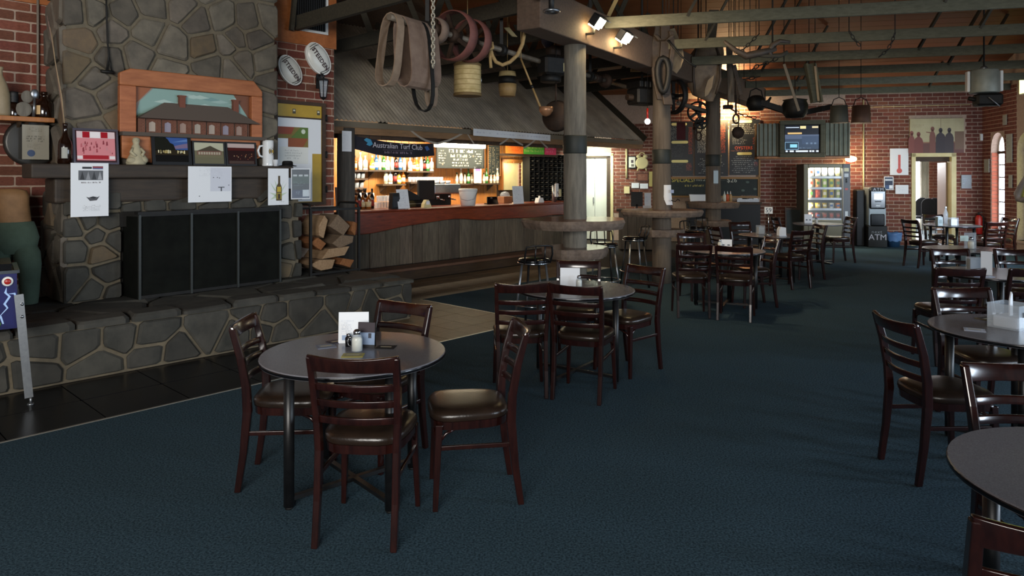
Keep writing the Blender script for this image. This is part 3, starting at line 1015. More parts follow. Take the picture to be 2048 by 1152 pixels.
# ------------------------------------------------------------------ bar stool: low back rail, round black seat, chrome ring, four legs
def make_stool(name, label):
    t = thing(name, label, 'stool')
    MB().lathe([(.165, .70), (.175, .705), (.178, .725), (.165, .742), (.1, .75), (.001, .752)], 26).build('seat', M_BLACKGLOSS, t)
    MB().lathe([(.170, .685), (.183, .69), (.183, .703), (.170, .707)], 26).build('seat_rim', M_CHROME, t)
    for k in range(4):
        a = PI / 4 + k * PI / 2
        MB().rod((math.cos(a) * .235, math.sin(a) * .235, 0), (math.cos(a) * .14, math.sin(a) * .14, .69), .014, n=8).build('leg', M_STEEL if k % 2 else M_BLACKMETAL, t)
    MB().tube([(math.cos(2 * PI * i / 20) * .212, math.sin(2 * PI * i / 20) * .212, .24) for i in range(20)], .011, 6, True).build('foot_ring', M_CHROME, t)
    bk = MB().tube([(-.15, -.10, .70), (-.16, -.15, .80), (-.15, -.165, .885), (-.08, -.205, .90), (0, -.215, .902), (.08, -.205, .90), (.15, -.165, .885), (.16, -.15, .80), (.15, -.10, .70)], .011, 6)
    bk.build('back_rail', M_BLACKMETAL, t)
    for sx in (-.055, .055): MB().rod((sx, -.165, .70), (sx, -.20, .90), .009, n=6).build('back_spindle', M_BLACKMETAL, t)
    return t


stool0 = make_stool('bar_stool', 'bar stool left of the nearest log column, chrome-rimmed black seat')
stool0.location = (0.24, 7.72, 0); stool0.rotation_euler = (0, 0, D(20)); stool0['group'] = 'bar stools'
for x, y, a, lab in ((1.26, 9.5, 190, 'bar stool right behind the nearest log column, pale light on its seat'),
                     (1.83, 10.45, 100, 'bar stool standing left of the second log column'),
                     (2.98, 11.5, 200, 'bar stool right behind the second log column'),
                     (3.32, 12.6, 150, 'bar stool left of the farthest log column')):
    dup(stool0, (x, y, 0), D(a), lab, 'bar stools')
# ------------------------------------------------------------------ stone fireplace with raised hearth
rs = random.Random(21)
HZ = 0.48
fp = thing('fireplace', 'large fieldstone fireplace with raised hearth and timber mantel', 'fireplace', LW.P(0, 0), LW.a)
HU1, HV1 = 3.93, 1.72                                           # hearth runs from the left past the chimney
he = MB()
he.box(-2.2, HU1 - .02, .03, HV1, 0, HZ - .05)
he.build('hearth_core', M_JOINT, fp)
# front face of the hearth
lu = lambda px, py, v: LW.hit(px, py, v)
stones(fp, cells(-1.6, HU1, 0.02, HZ - .075, scatter(-1.6, HU1, 0.02, HZ - .075, .34, .22, rs), .03), rs, 0.03, .03, .0, M_STONE_DARK, name='hearth_stone')
# end face of the hearth
ME = Matrix.Translation((HU1 - .03, 0, 0)) @ Matrix.Rotation(PI / 2, 4, 'Z')
stones(fp, cells(0.02, HV1, 0.02, HZ - .075, scatter(0.02, HV1, 0.02, HZ - .075, .3, .2, rs), .026), rs, 0.0, .04, .06, mats=M_STONE_DARK, M=ME, name='hearth_stone')
# flagstone rim and hearth top
MT = Matrix.Translation((0, 0, HZ - .05)) @ Matrix.Rotation(-PI / 2, 4, 'X')   # x stays, local z -> +y, local -y -> +z
MT = Matrix(((1, 0, 0, 0), (0, 0, 1, 0), (0, -1, 0, HZ - .05), (0, 0, 0, 1)))
stones(fp, cells(-1.6, HU1 + .02, -.03, .26, scatter(-1.6, HU1 + .02, -.03, .26, .42, .3, rs, .25), .02), rs, 0.0, .045, .0, mats=M_STONE_DARK, M=MT, name='flagstone')
stones(fp, cells(-1.6, HU1 + .02, .26, HV1, scatter(-1.6, HU1 + .02, .26, HV1, .55, .48, rs), .02), rs, 0.0, .042, .0, mats=M_STONE_DARK, M=MT, name='flagstone')

# lower chimney breast: left pier, right pier, lintel zone, firebox
LV = 1.0                                                         # face of the lower breast
cu0 = lu(128, 600, LV)[0]; cu1 = lu(604, 555, LV)[0]
fu0, fu1 = lu(243, 500, LV)[0], lu(560, 500, LV)[0]
MZ0, MZ1 = 1.50, 1.76
UV = 1.15
core = MB()
core.box(cu0 + .03, fu0, LV + .03, BV, HZ - .02, MZ0)
core.box(fu1, cu1 - .03, LV + .03, BV, HZ - .02, MZ0)
core.box(fu0, fu1, LV + .03, BV, 1.28, MZ0)
core.build('breast_core', M_JOINT, fp)
MB().box(fu0, fu1, BV - .12, BV - .02, HZ - .02, 1.3).box(fu0, fu0 + .03, LV + .06, BV, HZ, 1.29).box(fu1 - .03, fu1, LV + .06, BV, HZ, 1.29).box(fu0, fu1, LV + .06, BV, 1.27, 1.3).build('firebox', M_SOOT, fp)
MB().box(fu0 - .02, fu1 + .02, LV - .02, LV + .06, 1.16, 1.30).build('lintel', M_SOOT, fp)


def px_cells(frame, v, pxs, u0, u1, z0, z1, gap):
    return cells(u0, u1, z0, z1, [frame.hit(x, y, v) for x, y in pxs], gap)


stones(fp, px_cells(LW, LV, [(150, 375), (150, 455), (215, 400), (175, 445), (215, 445), (150, 500), (205, 505), (215, 545), (150, 560), (185, 580), (230, 590), (195, 470), (228, 480), (140, 410)], cu0, fu0, HZ, MZ0, .032), rs, LV + .03, .045, .05, M_STONE_DARK)
stones(fp, px_cells(LW, LV, [(575, 420), (597, 420), (570, 460), (595, 455), (580, 505), (600, 500), (572, 540), (597, 545), (575, 390), (600, 385)], fu1, cu1, HZ, MZ0, .04), rs, LV + .03, .045, .1, M_STONE_DARK)
stones(fp, px_cells(LW, LV, [(255, 385), (262, 420), (300, 375), (310, 415), (350, 380), (360, 410), (420, 385), (430, 410), (480, 380), (490, 408), (530, 385), (545, 405)], fu0, fu1, 1.3, MZ0, .035), rs, LV + .03, .04, .03, M_STONE_DARK)
# left flank of the lower breast
MLm = Matrix.Translation((cu0 + .03, 0, 0)) @ Matrix.Rotation(-PI / 2, 4, 'Z') @ Matrix.Diagonal((-1, 1, 1, 1))
MLm = Matrix(((0, 1, 0, cu0 + .03), (1, 0, 0, 0), (0, 0, 1, 0), (0, 0, 0, 1)))
stones(fp, cells(LV + .03, BV, HZ, MZ0, scatter(LV + .03, BV, HZ, MZ0, .16, .34, rs), .035), rs, 0.0, .04, .15, M=MLm)
# mantel
mu0, mu1 = lu(62, 340, .88)[0], lu(588, 345, .88)[0]
mm_ = MB().box(mu0, mu1, .88, UV + .06, MZ1 - .13, MZ1)
mm_.build('mantel_shelf', M_MANTEL, fp, bevel=0.015)
MB().box(mu0 + .2, mu1 - .05, LV - .02, LV + .3, MZ0 - .1, MZ1 - .13).build('mantel_beam', M_MANTEL, fp, bevel=0.02)
# upper chimney

uu0, uu1 = lu(127, 200, UV)[0], lu(556, 200, UV)[0]
MB().box(uu0 + .03, uu1 - .03, UV + .03, BV, MZ1 - .01, 4.6).build('chimney_core', M_JOINT, fp)
seeds = [(150, 25), (190, 28), (165, 78), (150, 130), (190, 160), (172, 205), (215, 190), (225, 118), (250, 22), (222, 62), (298, 62), (300, 8), (275, 112), (345, 88),
         (395, 40), (412, 95), (425, 128), (458, 92), (445, 35), (472, 78), (500, 42), (513, 76), (540, 38), (482, 120), (532, 118), (540, 200), (547, 165), (465, 135),
         (370, 15), (335, 145), (140, 290), (190, 270), (240, 300), (300, 300), (340, 250), (420, 250), (480, 250), (530, 260), (380, 190), (300, 190), (245, 240), (545, 300), (440, 310), (380, 300),
         (150, -40), (210, -30), (270, -45), (340, -35), (410, -25), (480, -40), (540, -25), (180, -90), (300, -95), (430, -90), (520, -90), (150, -150), (260, -160), (390, -150), (500, -150)]
stones(fp, px_cells(LW, UV, seeds, uu0, uu1, MZ1, 4.6, .036), rs, UV + .03, .035, .16)
MUL = Matrix(((0, 1, 0, uu0 + .03), (1, 0, 0, 0), (0, 0, 1, 0), (0, 0, 0, 1)))
stones(fp, cells(UV + .03, BV, MZ1, 4.4, scatter(UV + .03, BV, MZ1, 4.4, .3, .34, rs), .05), rs, 0.0, .045, .2, M=MUL)

# ------------------------------------------------------------------ black fire screen standing on the hearth
SZ = HZ
sa = LW.hit(278, 596, .72)[0]; sb = LW.hit(566, 568, .72)[0]
fs_ = thing('fire_screen', 'black three-panel mesh fire screen standing before the firebox', 'fire screen', LW.P(sa, .72, SZ), LW.a + D(3))
Lw, Hh = sb - sa, 0.80
M_MESH = mat('black mesh', '0d0e0d', 0.8, col2='151714', scale=6, spec=.08)
fr = MB()
for z in (0.02, Hh): fr.bar((0, 0, z), (Lw, 0, z), .035, .03)
fr.build('frame', M_DARKIRON, fs_)
for k in range(4): MB().bar((Lw * k / 3, -.012, 0), (Lw * k / 3, -.012, Hh), .022, .022, (0, 1, 0)).build('upright', mat('grey iron', '2c2e2b', 0.5, 0.3), fs_)
for k in range(3): MB().box(Lw * k / 3, Lw * (k + 1) / 3, 0, .008, .03, Hh).build('mesh_panel', M_MESH, fs_)
MB().box(-.012, 0.0, 0, .34, 0.0, Hh - .02).build('side_panel', M_MESH, fs_)
MB().box(Lw, Lw + .012, 0, .30, 0.0, Hh - .02).build('side_panel', M_MESH, fs_)
MB().box(-.02, Lw + .02, -.03, .05, Hh + .005, Hh + .03).build('top_ledge', M_DARKIRON, fs_)

# ------------------------------------------------------------------ wood rack with split logs
ra, rb = LW.hit(612, 552, 1.02)[0], LW.hit(708, 548, 1.02)[0]
wr_ = thing('firewood_rack', 'black iron rack of split firewood at the hearth end', 'rack', LW.P(ra, .92, HZ), LW.a)
rw, rh, rd = rb - ra, .84, .46
for x in (0, rw):
    for y in (0, rd):
        MB().bar((x, y, 0), (x, y, rh - .05), .028, .028, (0, 1, 0)).build('post', M_DARKIRON, wr_)
    MB().tube([(x, 0, rh - .06), (x, .02, rh - .015), (x, .07, rh), (x, rd - .07, rh), (x, rd - .02, rh - .015), (x, rd, rh - .06)], .014, 6).build('side_arch', M_DARKIRON, wr_)
for y in (0, rd):
    for z in (.02, rh - .07): MB().bar((0, y, z), (rw, y, z), .02, .025).build('rail', M_DARKIRON, wr_)
for k in range(4): MB().bar((rw * (k + .5) / 4, 0, .03), (rw * (k + .5) / 4, rd, .03), .03, .012).build('base_bar', M_DARKIRON, wr_)
lr = random.Random(5)


def split_log(label, x, z, w, h, tilt, yaw, mm, ln=.40):
    n = lr.choice((4, 5)); poly = []
    for i in range(n):
        a = 2 * PI * i / n + lr.uniform(-.25, .25) + .5
        poly.append((math.cos(a) * w / 2 * lr.uniform(.85, 1.1), math.sin(a) * h / 2 * lr.uniform(.85, 1.1)))
    p = LW.P(ra + x, .92 + .03 + ln / 2, HZ + z)
    o = MB().prism(poly, -ln / 2, ln / 2).build('firewood_log', mm, None, p, (0, tilt, LW.a + yaw), bevel=0.008)
    tag(o, label, 'firewood', 'split logs in the rack')


M_W1 = mat('pale split face', 'a08465', 0.85, col2='85694c', scale=9, stretch=(6, 1, 6), bump=0.3)
M_W2 = mat('orange split face', '8d5a30', 0.85, col2='6f4424', scale=9, stretch=(6, 1, 6), bump=0.3)
M_W3 = mat('grey split face', '5f4e3e', 0.9, col2='78644f', scale=9, stretch=(6, 1, 6), bump=0.4)
for args in (('wide pale log at the bottom left of the rack', .20, .115, .36, .15, 0, 0, M_W1), ('short log at the bottom right of the rack', .53, .105, .24, .14, .1, 0, M_W2),
             ('long flat log lying across the rack above the bottom pair', .37, .245, .58, .13, -.12, .03, M_W1), ('orange wedge of wood at the left of the pile', .13, .365, .24, .15, .3, 0, M_W2),
             ('grey log at the right of the pile under the round one', .47, .375, .34, .15, -.2, 0, M_W3), ('big grey log at the top of the pile', .42, .565, .32, .26, .35, 0, M_W3),
             ('pale thick plank leaning at the top left of the pile', .19, .565, .13, .30, .25, 0, M_W1), ('thin log against the right posts', .63, .53, .11, .2, 0.1, 0, M_W2)):
    split_log(*args)
# ------------------------------------------------------------------ things hung and stood on the left wall and mantel
def wbox(fr, t, x0, y0, x1, y1):
    """size and place of a flat thing from its corners on plane t of a wall frame"""
    s0, _ = fr.hit(x0, 0, t); s1, _ = fr.hit(x1, 0, t)
    xm = (x0 + x1) / 2
    z1 = fr.hit(xm, y0, t)[1]; z0 = fr.hit(xm, y1, t)[1]
    return s0, s1, z0, z1


def sheet(name, label, cat, fr, t, box, group=None, m=None, th=.002, col='e6e8ea'):
    """a paper or card on a wall plane; returns empty, width, height (origin bottom-left, art on y<0)"""
    s0, s1, z0, z1 = wbox(fr, t, *box)
    e = thing(name, label, cat, fr.P(s0, t, z0), fr.a, group)
    w, h = s1 - s0, z1 - z0
    return e, w, h


# --- papers taped to the mantel front
e, w, h = sheet('paper_poster', 'tall white poster with grey pictures taped to the mantel left end', 'poster', LW, .865, (141, 326, 217, 433))
MB().box(0, w, -.002, 0, 0, h).build('sheet', M_PAPER, e)
a = MB(); rr = random.Random(3)
a.quad(.3 * w, .55 * w, .89 * h, .93 * h, -.003, '26262c').quad(.57 * w, .85 * w, .905 * h, .94 * h, -.003, '7a2a3a').quad(.57 * w, .85 * w, .885 * h, .903 * h, -.003, '2a3a7a')
a.quad(.2 * w, .85 * w, .68 * h, .86 * h, -.003, '5a5c60')
for k in range(4): a.poly([(w * (.24 + .155 * k), .69 * h), (w * (.30 + .155 * k), .845 * h), (w * (.36 + .155 * k), .69 * h)], -.004, ('2a2b2e', '8a8c90', '303236', '9a9ca0')[k])
lines(a, rr, .27 * w, .8 * w, .615 * h, .655 * h, 1, '3a2a2a', -.003, 1, .6, .2, 0)
a.poly([(.4 * w, .37 * h), (.5 * w, .345 * h), (.66 * w, .345 * h), (.76 * w, .38 * h), (.68 * w, .30 * h), (.5 * w, .29 * h)], -.003, '4a4a4e')
a.poly([(.46 * w, .355 * h), (.58 * w, .375 * h), (.7 * w, .36 * h), (.6 * w, .33 * h)], -.004, '26262a')
lines(a, rr, .3 * w, .8 * w, .10 * h, .22 * h, 5, '8a8a90', -.003, .9, .45, .25, .2, 'c')
a.build('print', M_PRINT, e)
e, w, h = sheet('paper_map', 'wide white sketch map taped to the mantel middle', 'poster', LW, .865, (376, 333, 463, 404))
MB().box(0, w, -.002, 0, 0, h).build('sheet', M_PAPER, e)
a = MB()
a.quad(.5 * w, .98 * w, .3 * h, .97 * h, -.0025, 'c9ccd6').quad(.68 * w, .83 * w, .40 * h, .425 * h, -.003, '4a4c52').quad(.74 * w, .77 * w, .3 * h, .40 * h, -.003, '4a4c52')
for x, z in ((.56, .68), (.65, .68), (.70, .665), (.92, .46), (.24, .16)): a.quad(x * w, (x + .025) * w, z * h, (z + .022) * h, -.003, '55575e')
lines(a, rr, .25 * w, .95 * w, .72 * h, .95 * h, 5, 'b4b8c2', -.003, .6, .35)
a.build('print', M_PRINT, e)
e, w, h = sheet('beer_card', 'white card with a picture of a brown bottle and leaves on the mantel right end', 'poster', LW, .865, (536, 337, 577, 410))
MB().box(0, w, -.002, 0, 0, h).build('sheet', M_PAPER, e)
a = MB()
for (x0, z0, x1, z1, x2, z2) in ((.45, .35, .1, .62, .3, .4), (.45, .3, .05, .35, .4, .22), (.5, .45, .3, .7, .42, .42), (.65, .35, .92, .62, .7, .45), (.62, .3, .95, .35, .6, .22), (.6, .45, .8, .68, .62, .5), (.4, .2, .1, .15, .35, .28)):
    a.poly([(x0 * w, z0 * h), (x1 * w, z1 * h), (x2 * w, z2 * h)], -.003, 'b9c9b0')
a.poly([(.38 * w, .12 * h), (.66 * w, .12 * h), (.66 * w, .48 * h), (.58 * w, .6 * h), (.58 * w, .8 * h), (.48 * w, .8 * h), (.48 * w, .6 * h), (.38 * w, .48 * h)], -.004, '4a3a1c')
a.quad(.40 * w, .65 * w, .16 * h, .34 * h, -.005, '8a7a2a').quad(.43 * w, .62 * w, .36 * h, .5 * h, -.005, 'b8a032').quad(.47 * w, .58 * w, .17 * h, .3 * h, -.0055, '33200c')
lines(a, rr, .55 * w, .9 * w, .06 * h, .12 * h, 1, '888888', -.003)
a.build('print', M_PRINT, e)
e, w, h = sheet('acrylic_sign', 'dark blue notice in a clear holder beside the bottle card', 'poster', LW, .84, (582, 337, 620, 398))
MB().box(0, w, -.002, 0, 0, h).build('sheet', M_PAPER, e)
a = MB().quad(.04 * w, .96 * w, .03 * h, .97 * h, -.003, '1c3442').quad(.04 * w, .96 * w, .03 * h, .3 * h, -.0034, '1d3a5c').quad(.04 * w, .96 * w, .5 * h, .78 * h, -.0034, '2a4a48')
for k in range(3): a.quad((.1 + .29 * k) * w, (.31 + .29 * k) * w, .74 * h, .80 * h, -.004, 'b9c2c6')
a.quad(.6 * w, .94 * w, .08 * h, .3 * h, -.004, 'c3cfd6')
lines(a, rr, .12 * w, .85 * w, .42 * h, .58 * h, 3, '6c8a90', -.004); lines(a, rr, .25 * w, .5 * w, .14 * h, .26 * h, 2, '9cb4c4', -.004)
a.build('print', M_PRINT, e)
MB().box(-.006, w + .006, -.012, -.008, -.006, h + .006).build('acrylic_cover', M_CLEAR, e)

# --- things standing on the mantel (front plane v about 1.0)
MV = 1.02


def mant(px, v=MV): return LW.P(LW.hit(px, 330, v)[0], v, MZ1)


def photo_frame(name, label, x0, x1, y0, fcol, art, lean=.14, v=1.0, fw=.018):
    s0, s1 = LW.hit(x0, 300, v)[0], LW.hit(x1, 300, v)[0]
    hh = LW.hit((x0 + x1) / 2, y0, v)[1] - MZ1
    e = thing(name, label, 'picture', LW.P(s0, v, MZ1 + .001), LW.a, 'framed pictures on the mantel')
    w = s1 - s0
    Rm = Matrix.Rotation(-lean, 4, 'X')
    f = MB()
    for b in ((0, w, 0, fw), (0, w, hh - fw, hh), (0, fw, fw, hh - fw), (w - fw, w, fw, hh - fw)):
        f.box(b[0], b[1], -.008, .01, b[2], b[3], None, Rm)
    f.build('frame', fcol, e)
    a = MB(); art(a, fw, w - fw, fw, hh - fw)
    a.v = [tuple(Rm @ Vector(p)) for p in a.v]
    MB().box(0, w, .004, .012, 0, hh, None, Rm).build('backing', M_BLACK, e)
    a.build('photo', M_GLOSSPRINT, e)
    MB().bar(Rm @ Vector((w / 2, .012, hh * .7)), (w / 2, .14, .0), .03, .004, (1, 0, 0)).build('easel_leg', M_BLACK, e)
    return e


def art_red(a, x0, x1, z0, z1):
    W_, H_ = x1 - x0, z1 - z0; X = lambda k: x0 + k * W_; Z = lambda k: z0 + k * H_
    r = random.Random(8)
    a.quad(x0, x1, z0, z1, 0, '3a2024').quad(X(.04), X(.97), Z(.06), Z(.97), -.001, 'd2858a')
    a.quad(X(.04), X(.97), Z(.76), Z(.97), -.002, 'd9c0c2')
    for k, c in ((.18, 'a01824'), (.62, 'a01824')): a.quad(X(k), X(k + .17), Z(.77), Z(.96), -.003, c)
    a.quad(X(.36), X(.61), Z(.77), Z(.96), -.003, 'ece4e4').quad(X(.18), X(.8), Z(.1), Z(.22), -.003, 'a4232d').quad(X(.04), X(.17), Z(.1), Z(.2), -.003, 'e6dcdc').quad(X(.82), X(.96), Z(.1), Z(.2), -.003, 'e6dcdc')
    for k in range(26):                                        # brown wash figures
        x = r.uniform(.1, .9); z = r.uniform(.24, .58); s_ = r.uniform(.02, .05)
        a.poly([(X(x), Z(z)), (X(x + s_), Z(z + s_ * .3)), (X(x + s_ * .7), Z(z + s_ * 3)), (X(x + s_ * .1), Z(z + s_ * 2.4))], -.003 - k * 1e-5, r.choice(('a04a52', '8a3a44', 'b8626a', 'c8888c')))


def art_night(a, x0, x1, z0, z1):
    W_, H_ = x1 - x0, z1 - z0; X = lambda k: x0 + k * W_; Z = lambda k: z0 + k * H_; r = random.Random(4)
    a.quad(x0, x1, z0, z1, 0, '12100e')
    a.quad(X(.35), X(1), Z(.5), Z(1), -.001, '3d5a96').poly([(X(.45), Z(.52)), (X(1), Z(.58)), (X(1), Z(.78)), (X(.6), Z(.66))], -.002, '7a6a86').poly([(X(.5), Z(.8)), (X(1), Z(.95)), (X(1), Z(.85))], -.002, '5f7fb4')
    a.poly([(X(0), Z(.45)), (X(.62), Z(.5)), (X(.56), Z(.72)), (X(.46), Z(.78)), (X(.38), Z(.95)), (X(.1), Z(1)), (X(0), Z(1))], -.003, '1c1d16')
    a.quad(X(0), X(1), Z(.28), Z(.5), -.003, '2c2518')
    for k in range(22): x = r.uniform(.08, .92); a.quad(X(x), X(x + .03), Z(.34 + r.uniform(0, .08)), Z(.44 + r.uniform(0, .05)), -.004, r.choice(('d9c890', 'b8a468', 'e6dcb4', '7a6a3c')))


def art_street(a, x0, x1, z0, z1):
    W_, H_ = x1 - x0, z1 - z0; X = lambda k: x0 + k * W_; Z = lambda k: z0 + k * H_; r = random.Random(5)
    a.quad(x0, x1, z0, z1, 0, '6f6a52').quad(X(0), X(1), Z(.62), Z(1), -.001, 'b5b49c').quad(X(0), X(1), Z(0), Z(.3), -.001, '6a6650')
    a.poly([(X(.08), Z(.6)), (X(.3), Z(.72)), (X(.55), Z(.86)), (X(.75), Z(.72)), (X(.95), Z(.6))], -.002, '4d4638').quad(X(.1), X(.92), Z(.42), Z(.62), -.002, '7c5c50')
    for k in range(9): a.quad(X(.14 + .085 * k), X(.2 + .085 * k), Z(.44), Z(.56), -.003, 'a9a08c')
    for k in range(6): a.ball((X(.1 + .16 * k), 0, Z(.72 + r.uniform(-.03, .05))), (.02, .0008, .02), 8, 4, '3d402c')


def art_front(a, x0, x1, z0, z1):
    W_, H_ = x1 - x0, z1 - z0; X = lambda k: x0 + k * W_; Z = lambda k: z0 + k * H_; r = random.Random(6)
    a.quad(x0, x1, z0, z1, 0, '2a1412').quad(X(0), X(1), Z(.8), Z(1), -.001, 'b9a6a0').quad(X(.02), X(.98), Z(.66), Z(.8), -.002, '4a1a16')
    for k in range(18): x = r.uniform(.05, .92); z = r.uniform(.2, .5); a.quad(X(x), X(x + .035), Z(z), Z(z + .05), -.003, r.choice(('8a5a40', '6a3a30', '9a8468', '3a2a28')))
    a.quad(X(.05), X(.95), Z(.02), Z(.16), -.002, '4a3a34')


M_FBLK = mat('black frame', '100d0c', 0.35)
M_FSIL = mat('dark silver frame', '55505a', 0.3, 0.5)
photo_frame('framed_print', 'large framed red and white print at the mantel left', 147, 238, 257, M_FSIL, art_red, .12)
photo_frame('framed_photo', 'black-framed night photograph with blue sky, tallest of three', 305, 384, 268, M_FBLK, art_night, .16, fw=.032)
photo_frame('framed_photo', 'pale street photograph in a thin frame, middle of three', 386, 452, 282, M_FBLK, art_street, .13, v=1.0)
photo_frame('framed_photo', 'dark red shopfront photograph, rightmost of three beside the mug', 453, 514, 284, M_FBLK, art_front, .13, v=1.0)

b = thing('beer_bottle', 'tall brown bottle holding dried reeds at the mantel left', 'bottle', mant(130, 1.0) + Vector((0, 0, .001)))
MB().lathe([(.055, 0), (.06, .01), (.06, .17), (.052, .21), (.03, .25), (.02, .29), (.019, .345), (.022, .35), (.022, .37), (.018, .372)], 18).build('glass_body', M_BROWNGLASS, b)
MB().add([(.0605 * math.sin(a) , -.0605 * math.cos(a), z) for z in (.05, .15) for a in (0.1, .3, .5, .7, .9)], [(i, i + 1, i + 6, i + 5) for i in range(4)], '9a9a92').build('label', M_PRINT, b)
rd_ = thing('dried_reeds', 'bunch of pale dried reeds standing in the brown bottle', 'dried flowers', mant(130, 1.0) + Vector((0, 0, .32)))
for k in range(4):
    MB().tube([(0, 0, 0), (-.03 - .01 * k, .01 * k, .3), (-.09 - .02 * k, .02 * k, .62 + .05 * k), (-.12 - .035 * k, .03 * k, .88 + .06 * k)], [.006, .006, .005, .003], 5).build('reed', M_HIDE if k < 2 else mat('pink grey reed', '8a7268', 0.9), rd_)

st = thing('figurine', 'small cream plaster seated figurine between the framed pictures', 'figurine', mant(272, .98) + Vector((0, 0, .001)), LW.a)
bd_ = MB().lathe([(.085, 0), (.09, .02), (.08, .05), (.055, .10), (.045, .15), (.035, .185), (.025, .20), (.03, .215), (.034, .235), (.028, .258), (.001, .268)], 16)
bd_.ball((.05, -.03, .045), (.05, .04, .04)).ball((-.05, -.04, .04), (.05, .04, .035)).ball((.06, -.02, .075), (.025, .022, .02)).tube([(.035, -.02, .16), (.06, -.04, .12), (.03, -.06, .085)], .015, 6).tube([(-.035, -.02, .16), (-.06, -.04, .12), (-.02, -.06, .08)], .015, 6).ball((0, -.035, .235), (.01, .012, .008))
bd_.build('body', M_PLASTER, st)

mg = thing('beer_mug', 'white ceramic beer mug with a round badge on the mantel end', 'mug', mant(536, 1.0) + Vector((0, 0, .001)), LW.a)
MB().lathe([(.06, 0), (.064, .012), (.06, .03), (.06, .27), (.057, .29), (.05, .29), (.05, .05)], 22).build('cup', M_CERAMIC, mg)
MB().tube([(-.055, 0, .23), (-.10, 0, .22), (-.118, 0, .17), (-.10, 0, .115), (-.055, 0, .10)], .012, 8).build('handle', M_CERAMIC, mg)
bg = MB()
for rr_, c, d in ((.052, '5a4a30', .0), (.045, 'a08a50', .0006), (.034, '3a2c22', .0012), (.02, 'b99a4a', .0018)):
    pts = []
    for i in range(18):
        x = math.cos(2 * PI * i / 18) * rr_; z = .165 + math.sin(2 * PI * i / 18) * rr_
        th = x / .0605; pts.append((math.sin(th + .5) * (.0606 + d), -math.cos(th + .5) * (.0606 + d), z))
    bg.add(pts, [list(range(18))], c)
bg.build('badge', M_PRINT, mg)
ht = thing('black_hat', 'small black brimmed hat lying at the right end of the mantel', 'hat', mant(575, .98) + Vector((0, 0, .001)))
MB().lathe([(.10, 0), (.10, .006), (.062, .014), (.058, .05), (.045, .062), (.001, .064)], 18).build('crown', M_BLACK, ht)
cp = thing('paper_cup', 'small white crumpled cup beside the black hat on the mantel', 'cup', mant(551, .93) + Vector((0, 0, .001)))
MB().lathe([(.022, 0), (.03, .07), (.032, .072), (.028, .07), (.02, .004)], 12).build('cup_body', M_PAPER, cp)

# --- carved relief of a long verandah house in a heavy timber frame
s0, s1, z0, z1 = wbox(LW, UV - .05, 236, 150, 521, 305)
zb_ = MZ1 + .02; z1 = LW.hit(380, 150, UV - .05)[1]
e = thing('house_relief', 'hewn timber frame holding a model of a long brick verandah house', 'picture', LW.P(s0, UV - .03, zb_), LW.a)
w, h = s1 - s0, z1 - zb_
ca = .1
fw = .17
MB().prism([(0, h - ca * .5), (ca, h), (w - ca, h), (w, h - ca * 1.1), (w, h - fw), (0, h - fw)], -.07, .0).build('top_board', M_FRAMEWOOD, e, bevel=.012)
MB().prism([(0, .30 * h), (fw * .9, .30 * h), (fw * .9, h - fw), (0, h - fw)], -.069, .0).build('side_board', M_FRAMEWOOD, e, bevel=.01)
MB().prism([(w - fw * .75, .28 * h), (w, .28 * h), (w, h - fw), (w - fw * .75, h - fw)], -.069, .0).build('side_board', M_FRAMEWOOD, e, bevel=.01)
MB().prism([(.02, .05 * h), (.3, 0), (w - .25, 0), (w - .02, .08 * h), (w - .02, .30 * h), (.02, .30 * h)], -.064, .0).build('bottom_board', M_FRAMEWOOD, e, bevel=.01)
MB().box(-.0, w + .01, -.15, -.0, .285 * h, .325 * h).build('ledge', mat('grey ledge', '4f463e', 0.8), e)
sk = MB(); X0, X1, Z0, Z1 = fw * .9, w - fw * .75, .32 * h, h - fw
sk.quad(X0, X1, Z0, Z1, -.005, '7f9c94'); sk.poly([(X0, Z0 + .3 * (Z1 - Z0)), (X0, Z1), (X0 + .18, Z1), (X0 + .05, Z0 + .7 * (Z1 - Z0))], -.006, '8a7a70')
sr = random.Random(2)
for k in range(12):
    x = sr.uniform(X0 + .1, X1 - .2); z = sr.uniform(Z0 + .6 * (Z1 - Z0), Z1 - .05)
    sk.poly([(x, z), (x + .1, z - .012), (x + .2, z + .006), (x + .1, z + .03)], -.0065 - k * 1e-4, sr.choice(('a3b8b0', '93aca6', '6f8f8c')))
sk.poly([(X0, Z1), (X0, Z1 - .18), (X0 + .16, Z1)], -.009, '8f5330').poly([(X1, Z1), (X1 - .18, Z1), (X1, Z1 - .26)], -.009, '6b3f26')
sk.ball((X0 + .1, -.008, Z0 + .30 * (Z1 - Z0)), (.09, .002, .07), 10, 5, '5d7564').ball((X1 - .07, -.008, Z0 + .30 * (Z1 - Z0)), (.08, .002, .07), 10, 5, '6d8a68')
sk.build('painted_sky', M_PRINT, e)
HB, HT = Z0, Z0 + .34 * (Z1 - Z0); RT = Z0 + .70 * (Z1 - Z0)
MB().box(X0 + .02, X1 - .02, -.05, -.01, HB, HT).build('house_wall', mat('model brick', '6a4636', 0.8), e)
bk = MB(); k = 0
z = HB + .005
while z < HT - .01:
    x = X0 + .025 + (.014 if k % 2 else 0)
    while x < X1 - .045:
        bk.box(x, x + .026, -.0525, -.049, z, z + .011); x += .029
    z += .014; k += 1
o = bk.build('tiny_brickwork', mat('tiny model brick', '7d4f3c', 0.8, col2='5f3829', scale=40), e); o['kind'] = 'stuff'
rp = MB().add([(X0 + .0, -.15, HT - .01), (X1 + .06, -.15, HT - .01), (X1 - .25, -.02, RT), (X0 + .28, -.02, RT), (X0, -.01, HT - .01), (X1 + .06, -.01, HT - .01)], [(0, 1, 2, 3), (1, 5, 2), (4, 0, 3), (4, 5, 1, 0)])
